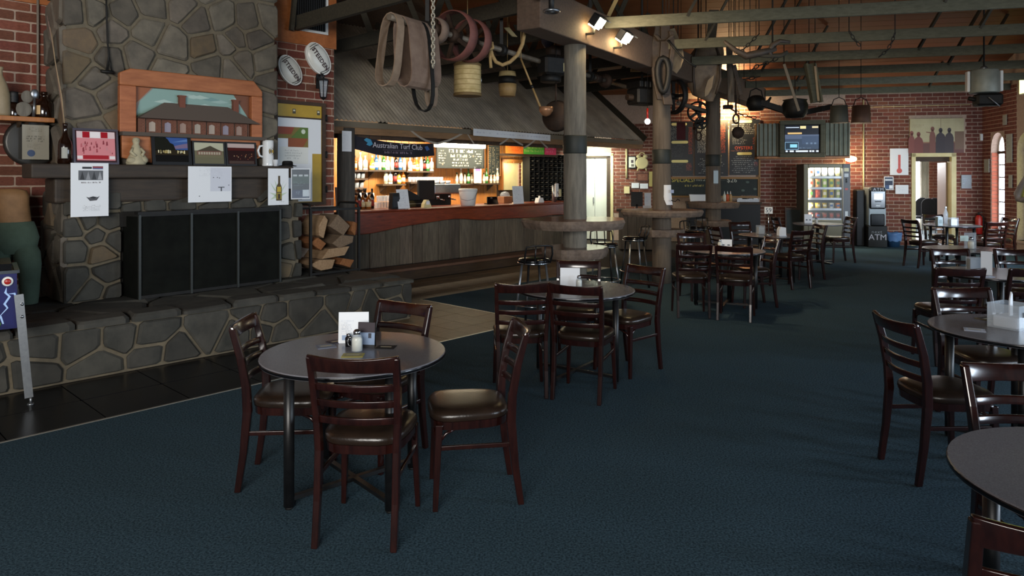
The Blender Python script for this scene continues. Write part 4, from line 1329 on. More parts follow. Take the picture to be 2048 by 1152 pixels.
rp.build('house_roof', mat('model roof iron', '5b5048', 0.7), e)
for x in (X0 + .42, X1 - .20): MB().box(x, x + .06, -.05, -.005, RT - .07, RT + .08).box(x - .008, x + .068, -.055, -.002, RT + .07, RT + .085).build('house_chimney', mat('model chimney', '6e4030', 0.8), e)
for k in range(8):
    x = X0 + .06 + k * (X1 - X0 - .14) / 7
    MB().rod((x, -.135, HB), (x, -.135, HT - .01), .005, n=6).build('verandah_post', M_MANTEL, e)
    if k < 7:
        x += .06; o = MB().prism([(x, HB + .02), (x + .06, HB + .02), (x + .06, HT - .05), (x + .03, HT - .035), (x, HT - .05)], -.056, -.05, ('a8988a', '8f8794', '9a8072', 'a39688')[k % 4]).build('house_window', M_PRINT, e)

# --- iron poker hanging on the chimney
s_, z_ = LW.hit(212, 20, UV - .03)
pk = thing('iron_poker', 'thin black iron branding rod hanging on the chimney stones', 'tool', LW.P(s_, UV - .035, 0), LW.a)
zl = LW.hit(215, 146, UV - .03)[1]
MB().tube([(0, 0, z_ + .3), (.0, -.005, z_), (.01, -.005, (z_ + zl) / 2), (.02, -.01, zl + .16), (.0, -.01, zl + .02)], .008, 6).tube([(.02, -.01, zl + .16), (.045, -.01, zl + .02)], .007, 6).build('rod', M_DARKIRON, pk)
MB().rod((-.05, -.012, zl + .01), (.06, -.012, zl + .01), .016, n=8).build('cross_end', M_DARKIRON, pk)

# ------------------------------------------------------------------ left of the chimney: shelf and what stands on it
s0, s1, z0, z1 = wbox(LW, 1.45, -40, 233, 104, 243)
shf = thing('wall_shelf', 'plain timber shelf on the brick wall left of the chimney', 'shelf', LW.P(s0, 1.35, z0), LW.a)
MB().box(0, s1 - s0, 0, BV - 1.35, 0, .045).build('shelf_board', M_BARWALL, shf, bevel=.006)
for x in (.3, s1 - s0 - .2): MB().prism([(0, 0), (.3, 0), (0, -.2)], -.012, .012, None, Matrix.Translation((x, BV - 1.37, 0)) @ Matrix.Rotation(-PI / 2, 4, 'Z')).build('bracket', M_DARKWOOD, shf)
SZ0 = z0 + .046


def onsh(px, v=1.46): return LW.P(LW.hit(px, 230, v)[0], v, SZ0)


j = thing('stoneware_jug', 'tall tan stoneware jug at the left end of the wall shelf', 'jug', onsh(-2))
MB().lathe([(.085, 0), (.09, .02), (.085, .2), (.06, .3), (.03, .37), (.026, .42), (.034, .43), (.034, .45)], 18).build('jug_body', M_STONEWARE, j)
j = thing('dark_bottle', 'dark squat bottle with a black knurled stopper on the wall shelf', 'bottle', onsh(27))
MB().lathe([(.045, 0), (.047, .01), (.047, .10), (.03, .13)], 14).build('glass_body', M_BROWNGLASS, j)
MB().lathe([(.04, .13), (.042, .135), (.036, .155), (.042, .165), (.036, .185), (.042, .195), (.036, .215), (.038, .23)], 12).build('stopper', M_BLACK, j)
j = thing('wooden_cutouts', 'grey cut-out wooden spoon and leaf shapes leaning on the shelf', 'ornament', onsh(55, 1.42), LW.a)
MB().ball((-.03, 0, .07), (.07, .012, .07), 14, 8).build('disc', M_LOG, j)
MB().ball((.0, .01, .19), (.05, .01, .06), 14, 8).build('disc', M_LOG, j)
MB().ball((.055, -.01, .22), (.035, .012, .045), 14, 8).rod((.055, -.01, .18), (.045, -.01, 0.005), .01, .014, n=8).build('spoon', M_STEEL, j)
j = thing('lantern_bottle', 'dark brown flagon with a pale label at the right of the wall shelf', 'bottle', onsh(88))
MB().lathe([(.072, 0), (.076, .012), (.076, .13), (.06, .16), (.028, .19), (.022, .22), (.03, .225), (.03, .25)], 18).build('glass_body', M_BROWNGLASS, j)
MB().add([(.0768 * math.sin(a), -.0768 * math.cos(a), z) for z in (.03, .115) for a in (-.6, -.4, -.2, 0, .2)], [(i, i + 1, i + 6, i + 5) for i in range(4)], 'c9a878').build('label', M_PRINT, j)
s_, z_ = LW.hit(78, 100, 1.68)
pr = thing('hanging_wire', 'thin grey pipe running down the brick wall beside the chimney', 'pipe', LW.P(s_, BV - .03, 0), LW.a)
MB().rod((0, 0, SZ0 + .2), (0, 0, 3.7), .012, n=8).build('tube', mat('grey pipe', '7a6f64', 0.6), pr)
# round tray and certificate under the shelf
s_, z_ = LW.hit(66, 285, 1.5)
tr = thing('round_tray', 'dark round metal tray leaning under the wall shelf', 'tray', LW.P(s_, 1.52, z_), LW.a)
MB().lathe([(.001, 0), (.20, 0), (.215, -.008), (.225, -.03), (.23, -.03), (.222, .006), (.2, .012), (.001, .012)], 30, M=Matrix.Rotation(PI / 2, 4, 'X')).build('dish', mat('dull pewter', '3d3b38', 0.4, 0.6), tr)
e, w, h = sheet('certificate', 'faded certificate with a blue seal in front of the round tray', 'certificate', LW, 1.44, (44, 250, 98, 319))
MB().box(0, w, -.003, 0, 0, h).build('sheet', mat('grey certificate', '8d887a', 0.7), e)
a = MB()
lines(a, rr, .15 * w, .85 * w, .5 * h, .7 * h, 3, '4f4c44', -.004, .95, .6, .2, .1, 'c'); lines(a, rr, .25 * w, .75 * w, .8 * h, .94 * h, 3, '6a6458', -.004, .9, .5, .2, .1, 'c')
a.poly([(.33 * w + math.cos(i * .5236) * .15 * w, .18 * h + math.sin(i * .5236) * .15 * w) for i in range(12)], -.004, '3a4a6a')
lines(a, rr, .2 * w, .8 * w, .3 * h, .46 * h, 4, '6a665c', -.004)
a.build('print', M_PRINT, e)

# --- carved half figure (bare waist, green trousers) standing on the hearth at the far left
mq = thing('carved_figure', 'carved half figure with bare waist and faded green trousers on the hearth', 'statue', LW.P(.36, 1.3, HZ + .005), D(20))
bd_ = MB()
def ell_loft(mb, secs, n=18):
    vs = []
    for (cx, cy, z, rx, ry) in secs:
        for i in range(n): vs.append((cx + math.cos(2 * PI * i / n) * rx, cy + math.sin(2 * PI * i / n) * ry, z))
    m = len(secs)
    mb.add(vs, [[k * n + i, k * n + (i + 1) % n, (k + 1) * n + (i + 1) % n, (k + 1) * n + i] for k in range(m - 1) for i in range(n)], None, True)
    mb.add(vs[:n], [list(range(n))[::-1]]); mb.add(vs[-n:], [list(range(n))])
    return mb
ell_loft(bd_, [(-.03, 0, .70, .16, .12), (-.035, 0, .80, .155, .115), (-.04, 0, .9, .15, .11), (-.045, 0, .98, .155, .11), (-.05, 0, 1.03, .14, .10), (-.05, 0, 1.05, .08, .06)])
bd_.build('torso', M_FLESH, mq)
tr_ = MB()
ell_loft(tr_, [(-.02, 0, .46, .15, .12), (-.015, 0, .52, .19, .14), (-.01, 0, .60, .20, .145), (-.015, 0, .68, .185, .135), (-.025, 0, .745, .172, .125), (-.025, 0, .75, .15, .11)])
ell_loft(tr_, [(.11, -.03, 0, .075, .09), (.125, -.05, .1, .075, .08), (.13, -.07, .25, .085, .085), (.12, -.06, .36, .10, .10), (.09, -.02, .47, .11, .12), (.06, 0, .54, .1, .11)])
ell_loft(tr_, [(-.14, 0, 0, .075, .09), (-.145, -.01, .1, .075, .08), (-.14, -.03, .25, .085, .085), (-.13, -.03, .36, .10, .10), (-.10, -.01, .47, .11, .12), (-.07, 0, .54, .1, .11)])
tr_.build('trousers', M_CLOTHGREEN, mq)

# ------------------------------------------------------------------ pinball machine at the far left edge
pb = thing('pinball_machine', 'blue pinball machine with lightning art and chrome leg at the left edge', 'pinball machine', (-3.55, 5.02, 0), D(37))
MB().box(-1.25, 0, 0, .56, .56, .955).build('cabinet', mat('midnight blue art', '14173a', 0.3, col2='272a6a', scale=3), pb)
a = MB()
for pts in ([(-.06, .86), (-.075, .82), (-.05, .79), (-.08, .74), (-.06, .71), (-.10, .66), (-.115, .62), (-.09, .665), (-.05, .71), (-.065, .74), (-.035, .79), (-.06, .82)],
            [(-.055, .81), (-.02, .805), (-.005, .77), (.0, .775), (-.01, .815)], [(-.10, .65), (-.085, .60), (-.075, .60), (-.09, .66)]):
    a.poly(pts, -.003, 'a8c4f0')
a.ball((-.16, -.001, .60), (.07, .002, .045), 12, 6, '5f8a52').ball((-.19, -.003, .61), (.015, .002, .012), 8, 4, '1c2a18').ball((-.145, -.003, .61), (.015, .002, .012), 8, 4, '1c2a18').poly([(-.2, .57), (-.14, .565), (-.13, .58), (-.2, .585)], -.004, 'c9d6bc')
a.poly([(-.4, .6), (-.25, .62), (-.3, .85), (-.42, .8)], -.002, '3a2f8a')
a.build('side_art', M_GLOSSPRINT, pb)
MB().bar((-1.25, 0, .965), (0.004, 0, .965), .03, .022).bar((0, 0, .965), (0, .56, .965), .03, .022).build('chrome_rail', M_CHROME, pb)
MB().lathe([(.034, 0), (.034, .012), (.022, .016)], 18, M=Matrix.Translation((-.055, 0, .90)) @ Matrix.Rotation(PI / 2, 4, 'X')).build('button_ring', M_WHITE, pb)
MB().lathe([(.021, 0), (.021, .024), (.017, .028), (.001, .029)], 16, M=Matrix.Translation((-.055, 0, .90)) @ Matrix.Rotation(PI / 2, 4, 'X')).build('flipper_button', M_RED, pb)
lg = MB(); lg.bar((.008, -.008, .80), (.07, -.03, .055), .052, .008, (0, 1, 0)).bar((.034, .01, .80), (.09, -.01, .055), .008, .045, (0, 1, 0))
lg.build('leg', M_STEEL, pb)
MB().rod((.08, -.02, .055), (.08, -.02, .006), .009, n=8).rod((.08, -.02, 0), (.08, -.02, .012), .025, .02, n=12).build('leg_leveller', M_STEEL, pb)
for z in (.64, .73): MB().ball((.03, -.016, z), .012, 8, 6).build('bolt', M_CHROME, pb)
MB().box(-1.22, -.03, .04, .52, .955, 1.02).build('playfield_glass', M_BLACKGLOSS, pb)
MB().prism([(-1.2, 1.0), (-.16, .97), (-.30, 1.22), (-1.2, 1.9)], .1, .5).build('backbox', mat('dark brown laminate', '2b1a14', 0.5), pb)
lg = MB().bar((-1.2, -.008, .80), (-1.2, -.03, 0), .052, .008, (0, 1, 0)); lg.build('leg', M_STEEL, pb)
for x in (0, -1.2): MB().bar((x, .56, .80), (x, .59, HZ + .01), .05, .03, (0, 1, 0)).build('leg', M_STEEL, pb)

# ------------------------------------------------------------------ poster cabinet with yellow door, ball signs, lantern, vent
cs0, cs1 = LW.hit(547, 300, BV - .06)[0], LW.hit(649, 300, BV - .06)[0]
cz1 = LW.hit(600, 203, BV - .06)[1]; cz0 = LW.hit(600, 411, BV - .06)[1]
e = thing('poster_cabinet', 'tall wall poster cabinet with dark hinged frame and yellow panels', 'cabinet', LW.P(cs0, BV - .07, cz0), LW.a)
w, h = cs1 - cs0, cz1 - cz0
MB().box(0, w, .0, .065, 0, h).build('body', M_YELLOW, e)
f = MB()
for b in ((0, w, h - .045, h), (0, w, 0, .04), (w - .05, w, .04, h - .045), (0, .04, .04, h - .045)): f.box(b[0], b[1], -.025, .0, b[2], b[3])
f.build('door_frame', M_DARKWOOD, e)
MB().box(.04, w - .05, -.012, -.001, h - .22, h - .20).build('mid_rail', M_DARKWOOD, e)
MB().box(.04, w - .19, -.006, -.001, .05, h - .22).box(w - .19, w - .06, -.006, -.001, .50 * h, h - .22).build('white_panel', M_PAPER, e)
a = MB()
a.quad(.05, w - .25, .64 * h, .75 * h, -.008, '7a6a2c').poly([(.3 * w, .64 * h), (w - .25, .62 * h), (w - .25, .75 * h), (.5 * w, .75 * h)], -.0085, '56702c').poly([(.05, .68 * h), (.32 * w, .68 * h), (.38 * w, .75 * h), (.05, .75 * h)], -.0088, '8f3f26')
a.quad(.26 * w, w - .25, .56 * h, .645 * h, -.009, '8a4a26').poly([(.55 * w, .56 * h), (w - .25, .56 * h), (w - .25, .645 * h), (.65 * w, .645 * h)], -.0092, '7d6a2e')
a.poly([(w - .32 + math.cos(i * .5236) * .03, .71 * h + math.sin(i * .5236) * .03) for i in range(12)], -.0095, 'c9d2c0')
a.quad(.07, w - .25, .40 * h, .56 * h, -.008, 'dfe0da')
lines(a, rr, .2 * w, w - .3, .44 * h, .54 * h, 4, 'a8aaa8', -.009)
for x in (.35 * w, w - .12): a.quad(x, x + .045, h - .16, h - .10, -.002, '4a4538').quad(x + .008, x + .037, h - .13, h - .11, -.003, 'd8d0b0')
a.build('poster_print', M_PRINT, e)
for z in (.12 * h, .46 * h, .82 * h): MB().box(w - .012, w + .02, -.03, -.02, z, z + .09).rod((w + .004, -.03, z), (w + .004, -.03, z + .09), .008, n=8).build('hinge', M_DARKIRON, e)


def ball_sign(label, x0, y0, x1, y1):
    s0, s1, z0, z1 = wbox(LW, BV - .05, x0, y0, x1, y1)
    w, h = s1 - s0, z1 - z0
    e = thing('football_sign', label, 'sign', LW.P((s0 + s1) / 2, BV - .055, (z0 + z1) / 2), LW.a)
    tl = Matrix.Rotation(D(-36), 4, 'Y')
    A, B = h * .575, h * .385
    n = 36
    def ring(k, y): return [tuple(tl @ Vector((math.cos(2 * PI * i / n) * B * k, y, math.sin(2 * PI * i / n) * A * k))) for i in range(n)]
    m = MB()
    rs_ = [ring(1, .05), ring(1, 0), ring(.9, -.02), ring(.6, -.04), ring(.25, -.048)]
    vs = sum(rs_, [])
    m.add(vs, [[k * n + i, k * n + (i + 1) % n, (k + 1) * n + (i + 1) % n, (k + 1) * n + i] for k in range(4) for i in range(n)] + [[4 * n + i for i in range(n)]], None, True)
    m.build('ball', mat('white ball plastic', 'd3d3cc', 0.35), e)
    m = MB()
    for sg in (1, -1):
        for q, k in ((.86, .03), (.74, .035)):
            pts = []
            for i in range(11):
                x = (-1 + 2 * i / 10) * .78 * math.sqrt(max(0, 1 - q * q)) + .12
                pts.append((x, q - .14 * (x - .1) ** 2 - .03 * x))
            for (xa, za), (xb, zb) in zip(pts, pts[1:]):
                def dep(x, z): return -.049 * math.sqrt(max(0.02, 1 - (x * x + z * z) * .98)) - .003
                quad = [(xa, za), (xb, zb), (xb, zb + k), (xa, za + k)]
                m.add([tuple(tl @ Vector((sg * x * B, dep(x, z), sg * z * A))) for x, z in quad], [(0, 1, 2, 3)] if sg > 0 else [(0, 1, 2, 3)])
    m.build('dark_stripe', M_BLACK, e)
    rim = MB().tube(ring(1.0, -.002), .008, 6, True); rim.build('rim', M_WHITE, e)
    text('lettering', 'STEEDEN', h * .215, mat('dark maroon ink', '3a2228', 0.6), e, (-.008, -.054, -.012), tuple((Matrix.Rotation(PI / 2, 4, 'X') @ Matrix.Rotation(D(-50), 4, 'Z')).to_euler()), ext=.004, sx=1.0)


ball_sign('lower left white football-shaped sign on the brick wall', 560, 113, 600, 168)
ball_sign('higher white football-shaped sign, partly over the wall lantern', 613, 88, 660, 147)
s_, z_ = LW.hit(645, 172, BV - .1)
ln = thing('wall_lantern', 'black carriage lantern on the brick wall under the higher ball sign', 'lamp', LW.P(s_, BV - .12, z_), LW.a)
MB().lathe([(.03, .10), (.075, .08), (.07, .065)], 6, smooth=False).lathe([(.02, .14), (.012, .10)], 8).build('cap', M_BLACK, ln)
for k in range(6):
    a_ = 2 * PI * k / 6
    MB().rod((math.cos(a_) * .068, math.sin(a_) * .068, .07), (math.cos(a_) * .042, math.sin(a_) * .042, -.15), .006, n=5).build('cage_bar', M_BLACK, ln)
MB().lathe([(.038, -.148), (.063, .062)], 6, smooth=False).build('glass', M_ACRYLIC, ln)
MB().lathe([(.001, -.19), (.02, -.17), (.046, -.155), (.044, -.145)], 6, smooth=False).build('base', M_BLACK, ln)
MB().tube([(0, .12, .02), (0, .12, .12), (0, .07, .17), (0, .01, .15)], .012, 6).box(-.04, .04, .10, .118, -.03, .16).build('arm', M_BLACK, ln)
# vent with tilted corrugated flap
s0, s1 = LW.hit(590, 20, BV - .1)[0], LW.hit(652, 20, BV - .1)[0]
zz = LW.hit(620, 58, BV - .1)[1]
vn = thing('vent_panel', 'black ribbed ventilation panel in a white frame high on the timber wall', 'vent', LW.P(s0, BV - .09, zz), LW.a)
w = s1 - s0
MB().box(.05, w + .06, .03, .055, -.03, 1.0).build('white_frame', M_WHITE, vn)
vp = MB()
for k in range(14): vp.box(w * k / 14, w * (k + .6) / 14, -.02, .0, 0, 1.0)
vp.build('rib', M_BLACK, vn)['kind'] = 'stuff'
MB().box(0, w, 0, .03, 0, 1.0).build('panel', M_DARKIRON, vn)
MB().bar((-.06, -.03, -.06), (.05, -.03, 1.0), .05, .05, (0, 1, 0)).build('jamb', M_BEAMDARK, vn)
# ------------------------------------------------------------------ bar: counter, step, post, back wall
lb = lambda px, v: LW.hit(px, 350, v)[0]
lz = lambda px, py, v: LW.hit(px, py, v)[1]
BU0, BU1 = 4.12, 10.55
rb_ = random.Random(31)
T_L = Matrix.Translation(LW.P(0, 0)) @ Matrix.Rotation(LW.a, 4, 'Z')
bc = thing('bar_counter', 'long timber bar with a wavy red slab front edge and weathered slab boards', 'bar', LW.P(BU0, 2.62, 0), LW.a)
BL = BU1 - BU0
n = 44
poly = [(0, 1.10), (BL, 1.10)]
low = []
for i in range(n + 1):
    x = BL * (1 - i / n); k = x / BL
    z = 0.80 + 0.075 * math.exp(-((k - .40) / .16) ** 2) - .055 * math.exp(-((k - .17) / .14) ** 2) + .01 * math.sin(k * 31) + .06 * k
    low.append((x, z))
fa = MB().prism([(0, 1.085), (BL, 1.085)] + low, 0, .09)
fa.build('red_slab_front', M_REDGUM, bc, bevel=.012)
MB().box(-.02, BL, -.015, .75, 1.085, 1.115).build('counter_top', M_REDGUM, bc, bevel=.01)
x = 0.02
while x < BL - .05:
    w = min(rb_.uniform(.2, .36), BL - x)
    o = MB().cbox(x + .004, x + w - .004, .12 + rb_.uniform(-.008, .008), .165, .2, .95, .008).build('slab_board', M_SLABBOARD, bc)
    x += w
MB().box(0, BL, .165, .70, .05, 1.08).build('carcass', M_BLACK, bc)
st_ = thing('bar_step', 'low timber step with a brown nosing running along the foot of the bar', 'step', LW.P(4.0, 2.36, 0), LW.a)
MB().box(0, BU1 - 4.0, .04, .38, 0, .15).build('riser', M_DARKWOOD, st_)
MB().box(0, BU1 - 4.0, 0, .38, .15, .195).build('nosing', mat('worn brown nosing', '5b4030', 0.6, col2='6f5140', scale=6, stretch=(1, 6, 6)), st_, bevel=.008)
ps = LW.P(lb(692, 2.5), 2.5, 0)
pt = thing('bar_post', 'dark grey log post at the left end of the bar', 'post', ps)
MB().lathe([(.14, 0), (.135, .6), (.13, 1.2), (.132, 1.8), (.128, 2.36)], 20).build('log', mat('dark grey log', '3a3733', 0.85, col2='54504a', scale=4, stretch=(6, 6, .6), bump=.3), pt)
# back wall of the bar in vertical boards, window niche cut at the right
MB().box(4.0, 13.9, 4.72, 4.8, 0, 3.9, None, T_L).build('wall_bar', M_DARKWOOD)['kind'] = 'structure'
bw = thing('bar_back_panelling', 'honey timber board panelling behind the bar', 'panelling', LW.P(4.05, 4.62, 0), LW.a)
nb0, nb1 = lb(1004, 4.62) - 4.05, lb(1044, 4.62) - 4.05
x = 0
while x < lb(1046, 4.62) - 4.05:
    w = rb_.uniform(.16, .22)
    if not (x + w > nb0 and x < nb1):
        MB().cbox(x + .002, x + w - .002, 0, .08, .2, 2.55, .006).build('panel_board', M_BARWALL, bw)
    else:
        MB().cbox(x + .002, x + w - .002, 0, .08, 1.95, 2.55, .006).build('panel_board', M_BARWALL, bw)
    x += w
# yellow pass-through niche
nz1, nz0 = lz(1022, 323, 4.6), lz(1022, 380, 4.6)
nc = thing('yellow_niche', 'cream yellow pass-through opening in the bar back wall', 'opening', LW.P(nb0 + 4.05, 4.6, 0), LW.a)
w = nb1 - nb0
MB().box(-.04, 0, -.03, .1, nz0, nz1 + .05).box(w, w + .04, -.03, .1, nz0, nz1 + .05).box(-.04, w + .04, -.03, .1, nz1, nz1 + .05).build('frame', M_BARWALL, nc)
MB().box(0, w, .09, .11, nz0, nz1).box(w - .012, w, .0, .09, nz0, nz1).build('yellow_lining', M_CREAM, nc)
# back counter
bk = thing('back_counter', 'low stainless back counter behind the bar', 'counter', LW.P(4.3, 4.05, 0), LW.a)
MB().box(0, 6.1, 0, .55, .05, .88).build('carcass', M_DARKWOOD, bk)
MB().box(-.02, 6.12, -.02, .56, .88, .92).build('top', M_STEEL, bk)

# shelves on the back wall
def shelf(label, x0, x1, py, v0=4.40, th=.03):
    u0, u1 = lb(x0, v0), lb(x1, v0); z = lz((x0 + x1) / 2, py, v0)
    t = thing('back_bar_shelf', label, 'shelf', LW.P(u0, v0, z - th), LW.a)
    MB().box(0, u1 - u0, 0, 4.61 - v0, 0, th).build('board', M_DARKWOOD, t)
    for k in (.15, .85): MB().prism([(0, 0), (4.6 - v0, 0), (4.6 - v0, -.14)], -.01, .01, None, Matrix.Translation((k * (u1 - u0), 0, 0)) @ Matrix.Rotation(PI / 2, 4, 'Z')).build('bracket', M_DARKWOOD, t)
    return u0, u1, z


def bottle_proto(name, label, body, lab, cap, kind):
    t = thing(name, label, 'bottle')
    pr = {'tall': [(.034, 0), (.037, .006), (.037, .185), (.03, .215), (.014, .245), (.0135, .295), (.016, .297), (.016, .31)],
          'square': [(.042, 0), (.044, .006), (.044, .15), (.04, .175), (.015, .2), (.0145, .25)],
          'round': [(.045, 0), (.05, .02), (.05, .10), (.035, .16), (.015, .19), (.014, .25)],
          'small': [(.028, 0), (.03, .005), (.03, .12), (.022, .15), (.012, .17), (.012, .215)]}[kind]
    MB().lathe(pr, 12).build('glass_body', body, t)
    top = pr[-1][1]
    MB().lathe([(.017, top - .02), (.018, top + .018), (.001, top + .019)], 10, (0, 0, 0), cap).build('cap', M_PAINT, t)
    m = MB(); h1 = pr[2][1]
    r_ = max(p[0] for p in pr) + .0012
    m.lathe([(r_, h1 * .25), (r_, h1 * .8)], 12, col=lab)
    m.build('label', M_PRINT, t)
    return t


GC = mat('clear spirit glass', 'b5ab90', 0.12, coat=.3)
GA = mat('amber glass', '8a4a14', 0.08, coat=.3)
GG = mat('green glass', '2f6a2c', 0.1, coat=.3)
GB = mat('blue glass', '2a5a8e', 0.1, coat=.3)
GD = mat('dark wine glass', '120d0c', 0.12, coat=.3)
GY = mat('yellow liqueur', 'c9a83a', 0.1, coat=.3)
KINDS_ = {}
for key, body, lab, cap, kind, lb_ in (
    ('clear', GC, 'e8e4d8', 'd8d8d8', 'tall', 'clear spirit bottle with a white label'), ('amber', GA, 'd9c99a', '2a1a10', 'square', 'amber whisky bottle with a cream label'),
    ('green', GG, 'd8d8b0', '223a1c', 'tall', 'green glass bottle on the back bar'), ('blue', GB, 'cfdbe8', 'cccccc', 'tall', 'blue glass bottle on the back bar'),
    ('dark', GD, '8a2a22', '151515', 'tall', 'dark bottle with a red label'), ('yellow', GY, 'eee6c0', 'e0e0d0', 'round', 'round yellow liqueur bottle'),
    ('white', M_CERAMIC, 'c9b9a0', 'd9d9d0', 'square', 'white bottle with a tan label'), ('mini', GC, 'e9e5c8', '22301c', 'small', 'small bottle with a pale label')):
    KINDS_[key] = (body, lab, cap, kind, lb_)
PROTO = {}


def put_bottle(key, where, p, rz=0.0, pos=''):
    body, lab, cap, kind, lb_ = KINDS_[key]
    label = (lb_ + ', ' + pos + ' ' + where).replace(' ,', ',')
    if key not in PROTO:
        t = bottle_proto('bottle', label, body, lab, cap, kind); PROTO[key] = t
        t.location = p; t.rotation_euler = (0, 0, rz); t['group'] = 'bottles ' + where
        return
    dup(PROTO[key], p, rz, label, 'bottles ' + where)


def row(keys, x0, x1, py, where, v=4.5, v0=4.40, sh=None, step=.094):
    u0, u1 = lb(x0, v), lb(x1, v); z = sh
    n_ = int((u1 - u0) / step)
    for i in range(n_):
        p = LW.P(u0 + (i + .5) * (u1 - u0) / n_, v + rb_.uniform(-.02, .02), z + .001)
        put_bottle(keys[i % len(keys)], where, p, rb_.uniform(0, 6), ORD[i] + ' from left')


u0, u1, z = shelf('left upper bottle shelf on the bar back wall', 703, 737, 340)
row(['amber', 'clear', 'white', 'amber', 'dark'], 704, 736, 340, 'on the left bar shelf', sh=z)
u0, u1, z = shelf('middle upper bottle shelf on the bar back wall', 738, 812, 340)
row(['yellow', 'blue', 'clear', 'green', 'white', 'clear', 'dark', 'blue', 'clear', 'amber'], 739, 811, 340, 'on the middle upper bar shelf', sh=z)
u0, u1, z = shelf('right upper bottle shelf on the bar back wall', 814, 868, 342)
row(['white', 'amber', 'yellow', 'clear', 'dark', 'green'], 815, 867, 342, 'on the right upper bar shelf', sh=z)
u0, u1, z = shelf('middle lower bottle shelf on the bar back wall', 766, 812, 368)
row(['clear', 'white', 'dark', 'yellow', 'amber', 'clear', 'dark'], 767, 811, 368, 'on the middle lower bar shelf', sh=z)
u0, u1, z = shelf('long right-hand shelf of small bottles under the blackboard', 908, 1000, 367)
row(['mini', 'clear', 'mini', 'green', 'mini'], 909, 999, 367, 'on the shelf under the blackboard', sh=z, step=.105)

# glasses on the left and right shelves
gl = thing('drinking_glass', 'small clear tumbler on the left glass shelves', 'glass')
MB().lathe([(.03, 0), (.036, .1), (.038, .1), (.034, .004)], 12).build('tumbler', M_ACRYLIC, gl)
first = True


def glasses(x0, x1, py, lab, grp, v0=4.40, step=.088):
    global first
    u0, u1, z = shelf('thin shelf of ' + lab, x0, x1, py, v0)
    n_ = int((u1 - u0) / step)
    for i in range(n_):
        p = LW.P(u0 + (i + .5) * (u1 - u0) / n_, v0 + .09, z + .001)
        lab_ = ORD[i] + ' tumbler from the left among ' + lab
        if first: gl.location = p; gl['label'] = lab_; gl['group'] = grp; first = False
        else: dup(gl, p, 0, lab_, grp)


glasses(700, 736, 357, 'tumblers at the upper left of the back bar', 'tumblers upper left')
glasses(695, 734, 376, 'tumblers at the lower left of the back bar', 'tumblers lower left')
glasses(822, 892, 364, 'tumblers in the middle of the back bar', 'tumblers middle')
u = lb(700, 4.45)
wp = thing('white_drinks_fridge', 'pale bench unit under the left glass shelves of the bar', 'cabinet', LW.P(lb(690, 4.3), 4.28, .92), LW.a)
MB().box(0, .62, 0, .3, 0, .42).build('body', M_WHITE, wp, bevel=.01)
MB().box(.03, .59, -.012, 0, .03, .39).build('door', M_CERAMIC, wp)
MB().box(.54, .56, -.03, -.012, .1, .3).build('handle', M_STEEL, wp)

# chalk boards
def chalkboard(name, label, box, v, fr_m, n_, cols, extra=None, fw=.03):
    s0, s1, z0, z1 = wbox(LW, v, *box)
    e = thing(name, label, 'blackboard', LW.P(s0, v, z0), LW.a)
    w, h = s1 - s0, z1 - z0
    MB().box(0, w, 0, .02, 0, h).build('board', M_BOARD, e)
    f = MB()
    for b in ((0, w, 0, fw), (0, w, h - fw, h), (0, fw, fw, h - fw), (w - fw, w, fw, h - fw)): f.box(b[0], b[1], -.012, 0, b[2], b[3])
    f.build('frame', fr_m, e)
    a = MB()
    if extra: extra(a, w, h)
    a.build('chalk_writing', M_PRINT, e)
    return e, w, h


def ch1(a, w, h):
    r = random.Random(11)
    for x0, x1 in ((.04, .2), (.8, .97)): lines(a, r, x0 * w, x1 * w, .2 * h, .9 * h, 6, 'b9b7a4', -.002, .9, .45)
    lines(a, r, .25 * w, .78 * w, .74 * h, .95 * h, 1, 'd8d6c4', -.002, 1, .7, .3, 0); lines(a, r, .28 * w, .74 * w, .52 * h, .7 * h, 1, 'c2c69a', -.002, 1, .75, .25, 0, 'c')
    lines(a, r, .34 * w, .66 * w, .36 * h, .5 * h, 1, 'cfcdb8', -.002, 1, .6, .3, 0); lines(a, r, .3 * w, .7 * w, .08 * h, .34 * h, 2, 'c5c3b0', -.002, 1, .5, .3, .1, 'c')
    for cx, cz in ((.12, .2), (.76, .62)):
        for k in range(5):
            an = k * 1.2566; a.poly([(w * cx, h * cz), (w * cx + math.cos(an) * .035, h * cz + math.sin(an) * .035), (w * cx + math.cos(an + .4) * .012, h * cz + math.sin(an + .4) * .012)], -.002, 'c9a888')


chalkboard('bar_blackboard', 'wide blackboard of chalk writing hanging behind the bar', (873, 296, 968, 337), 4.3, M_BLACK, 0, 0, ch1, .015)
pl_ = MB()
s0, s1, z0, z1 = wbox(LW, 4.3, 875, 285, 968, 296)
e = thing('bright_strip_light', 'bright strip light fitting above the bar blackboard', 'lamp', LW.P(s0, 4.25, z0 + .01), LW.a)
MB().box(0, s1 - s0, 0, .1, 0, z1 - z0 - .02).build('diffuser', M_TUBE, e)
MB().box(-.02, s1 - s0 + .02, .1, .14, -.01, z1 - z0).build('housing', M_WHITE, e)


def ch2(a, w, h):
    r = random.Random(12)
    for k in range(3): lines(a, r, (.08 + .3 * k) * w, (.30 + .3 * k) * w, .1 * h, .92 * h, 13, ('b8a880', 'c9b890', 'a89a78')[k], -.002, .8, .4)


chalkboard('narrow_blackboard', 'narrow tall blackboard of small writing left of the yellow opening', (975, 289, 1001, 352), 4.52, M_BARWALL, 0, 0, ch2, .02)

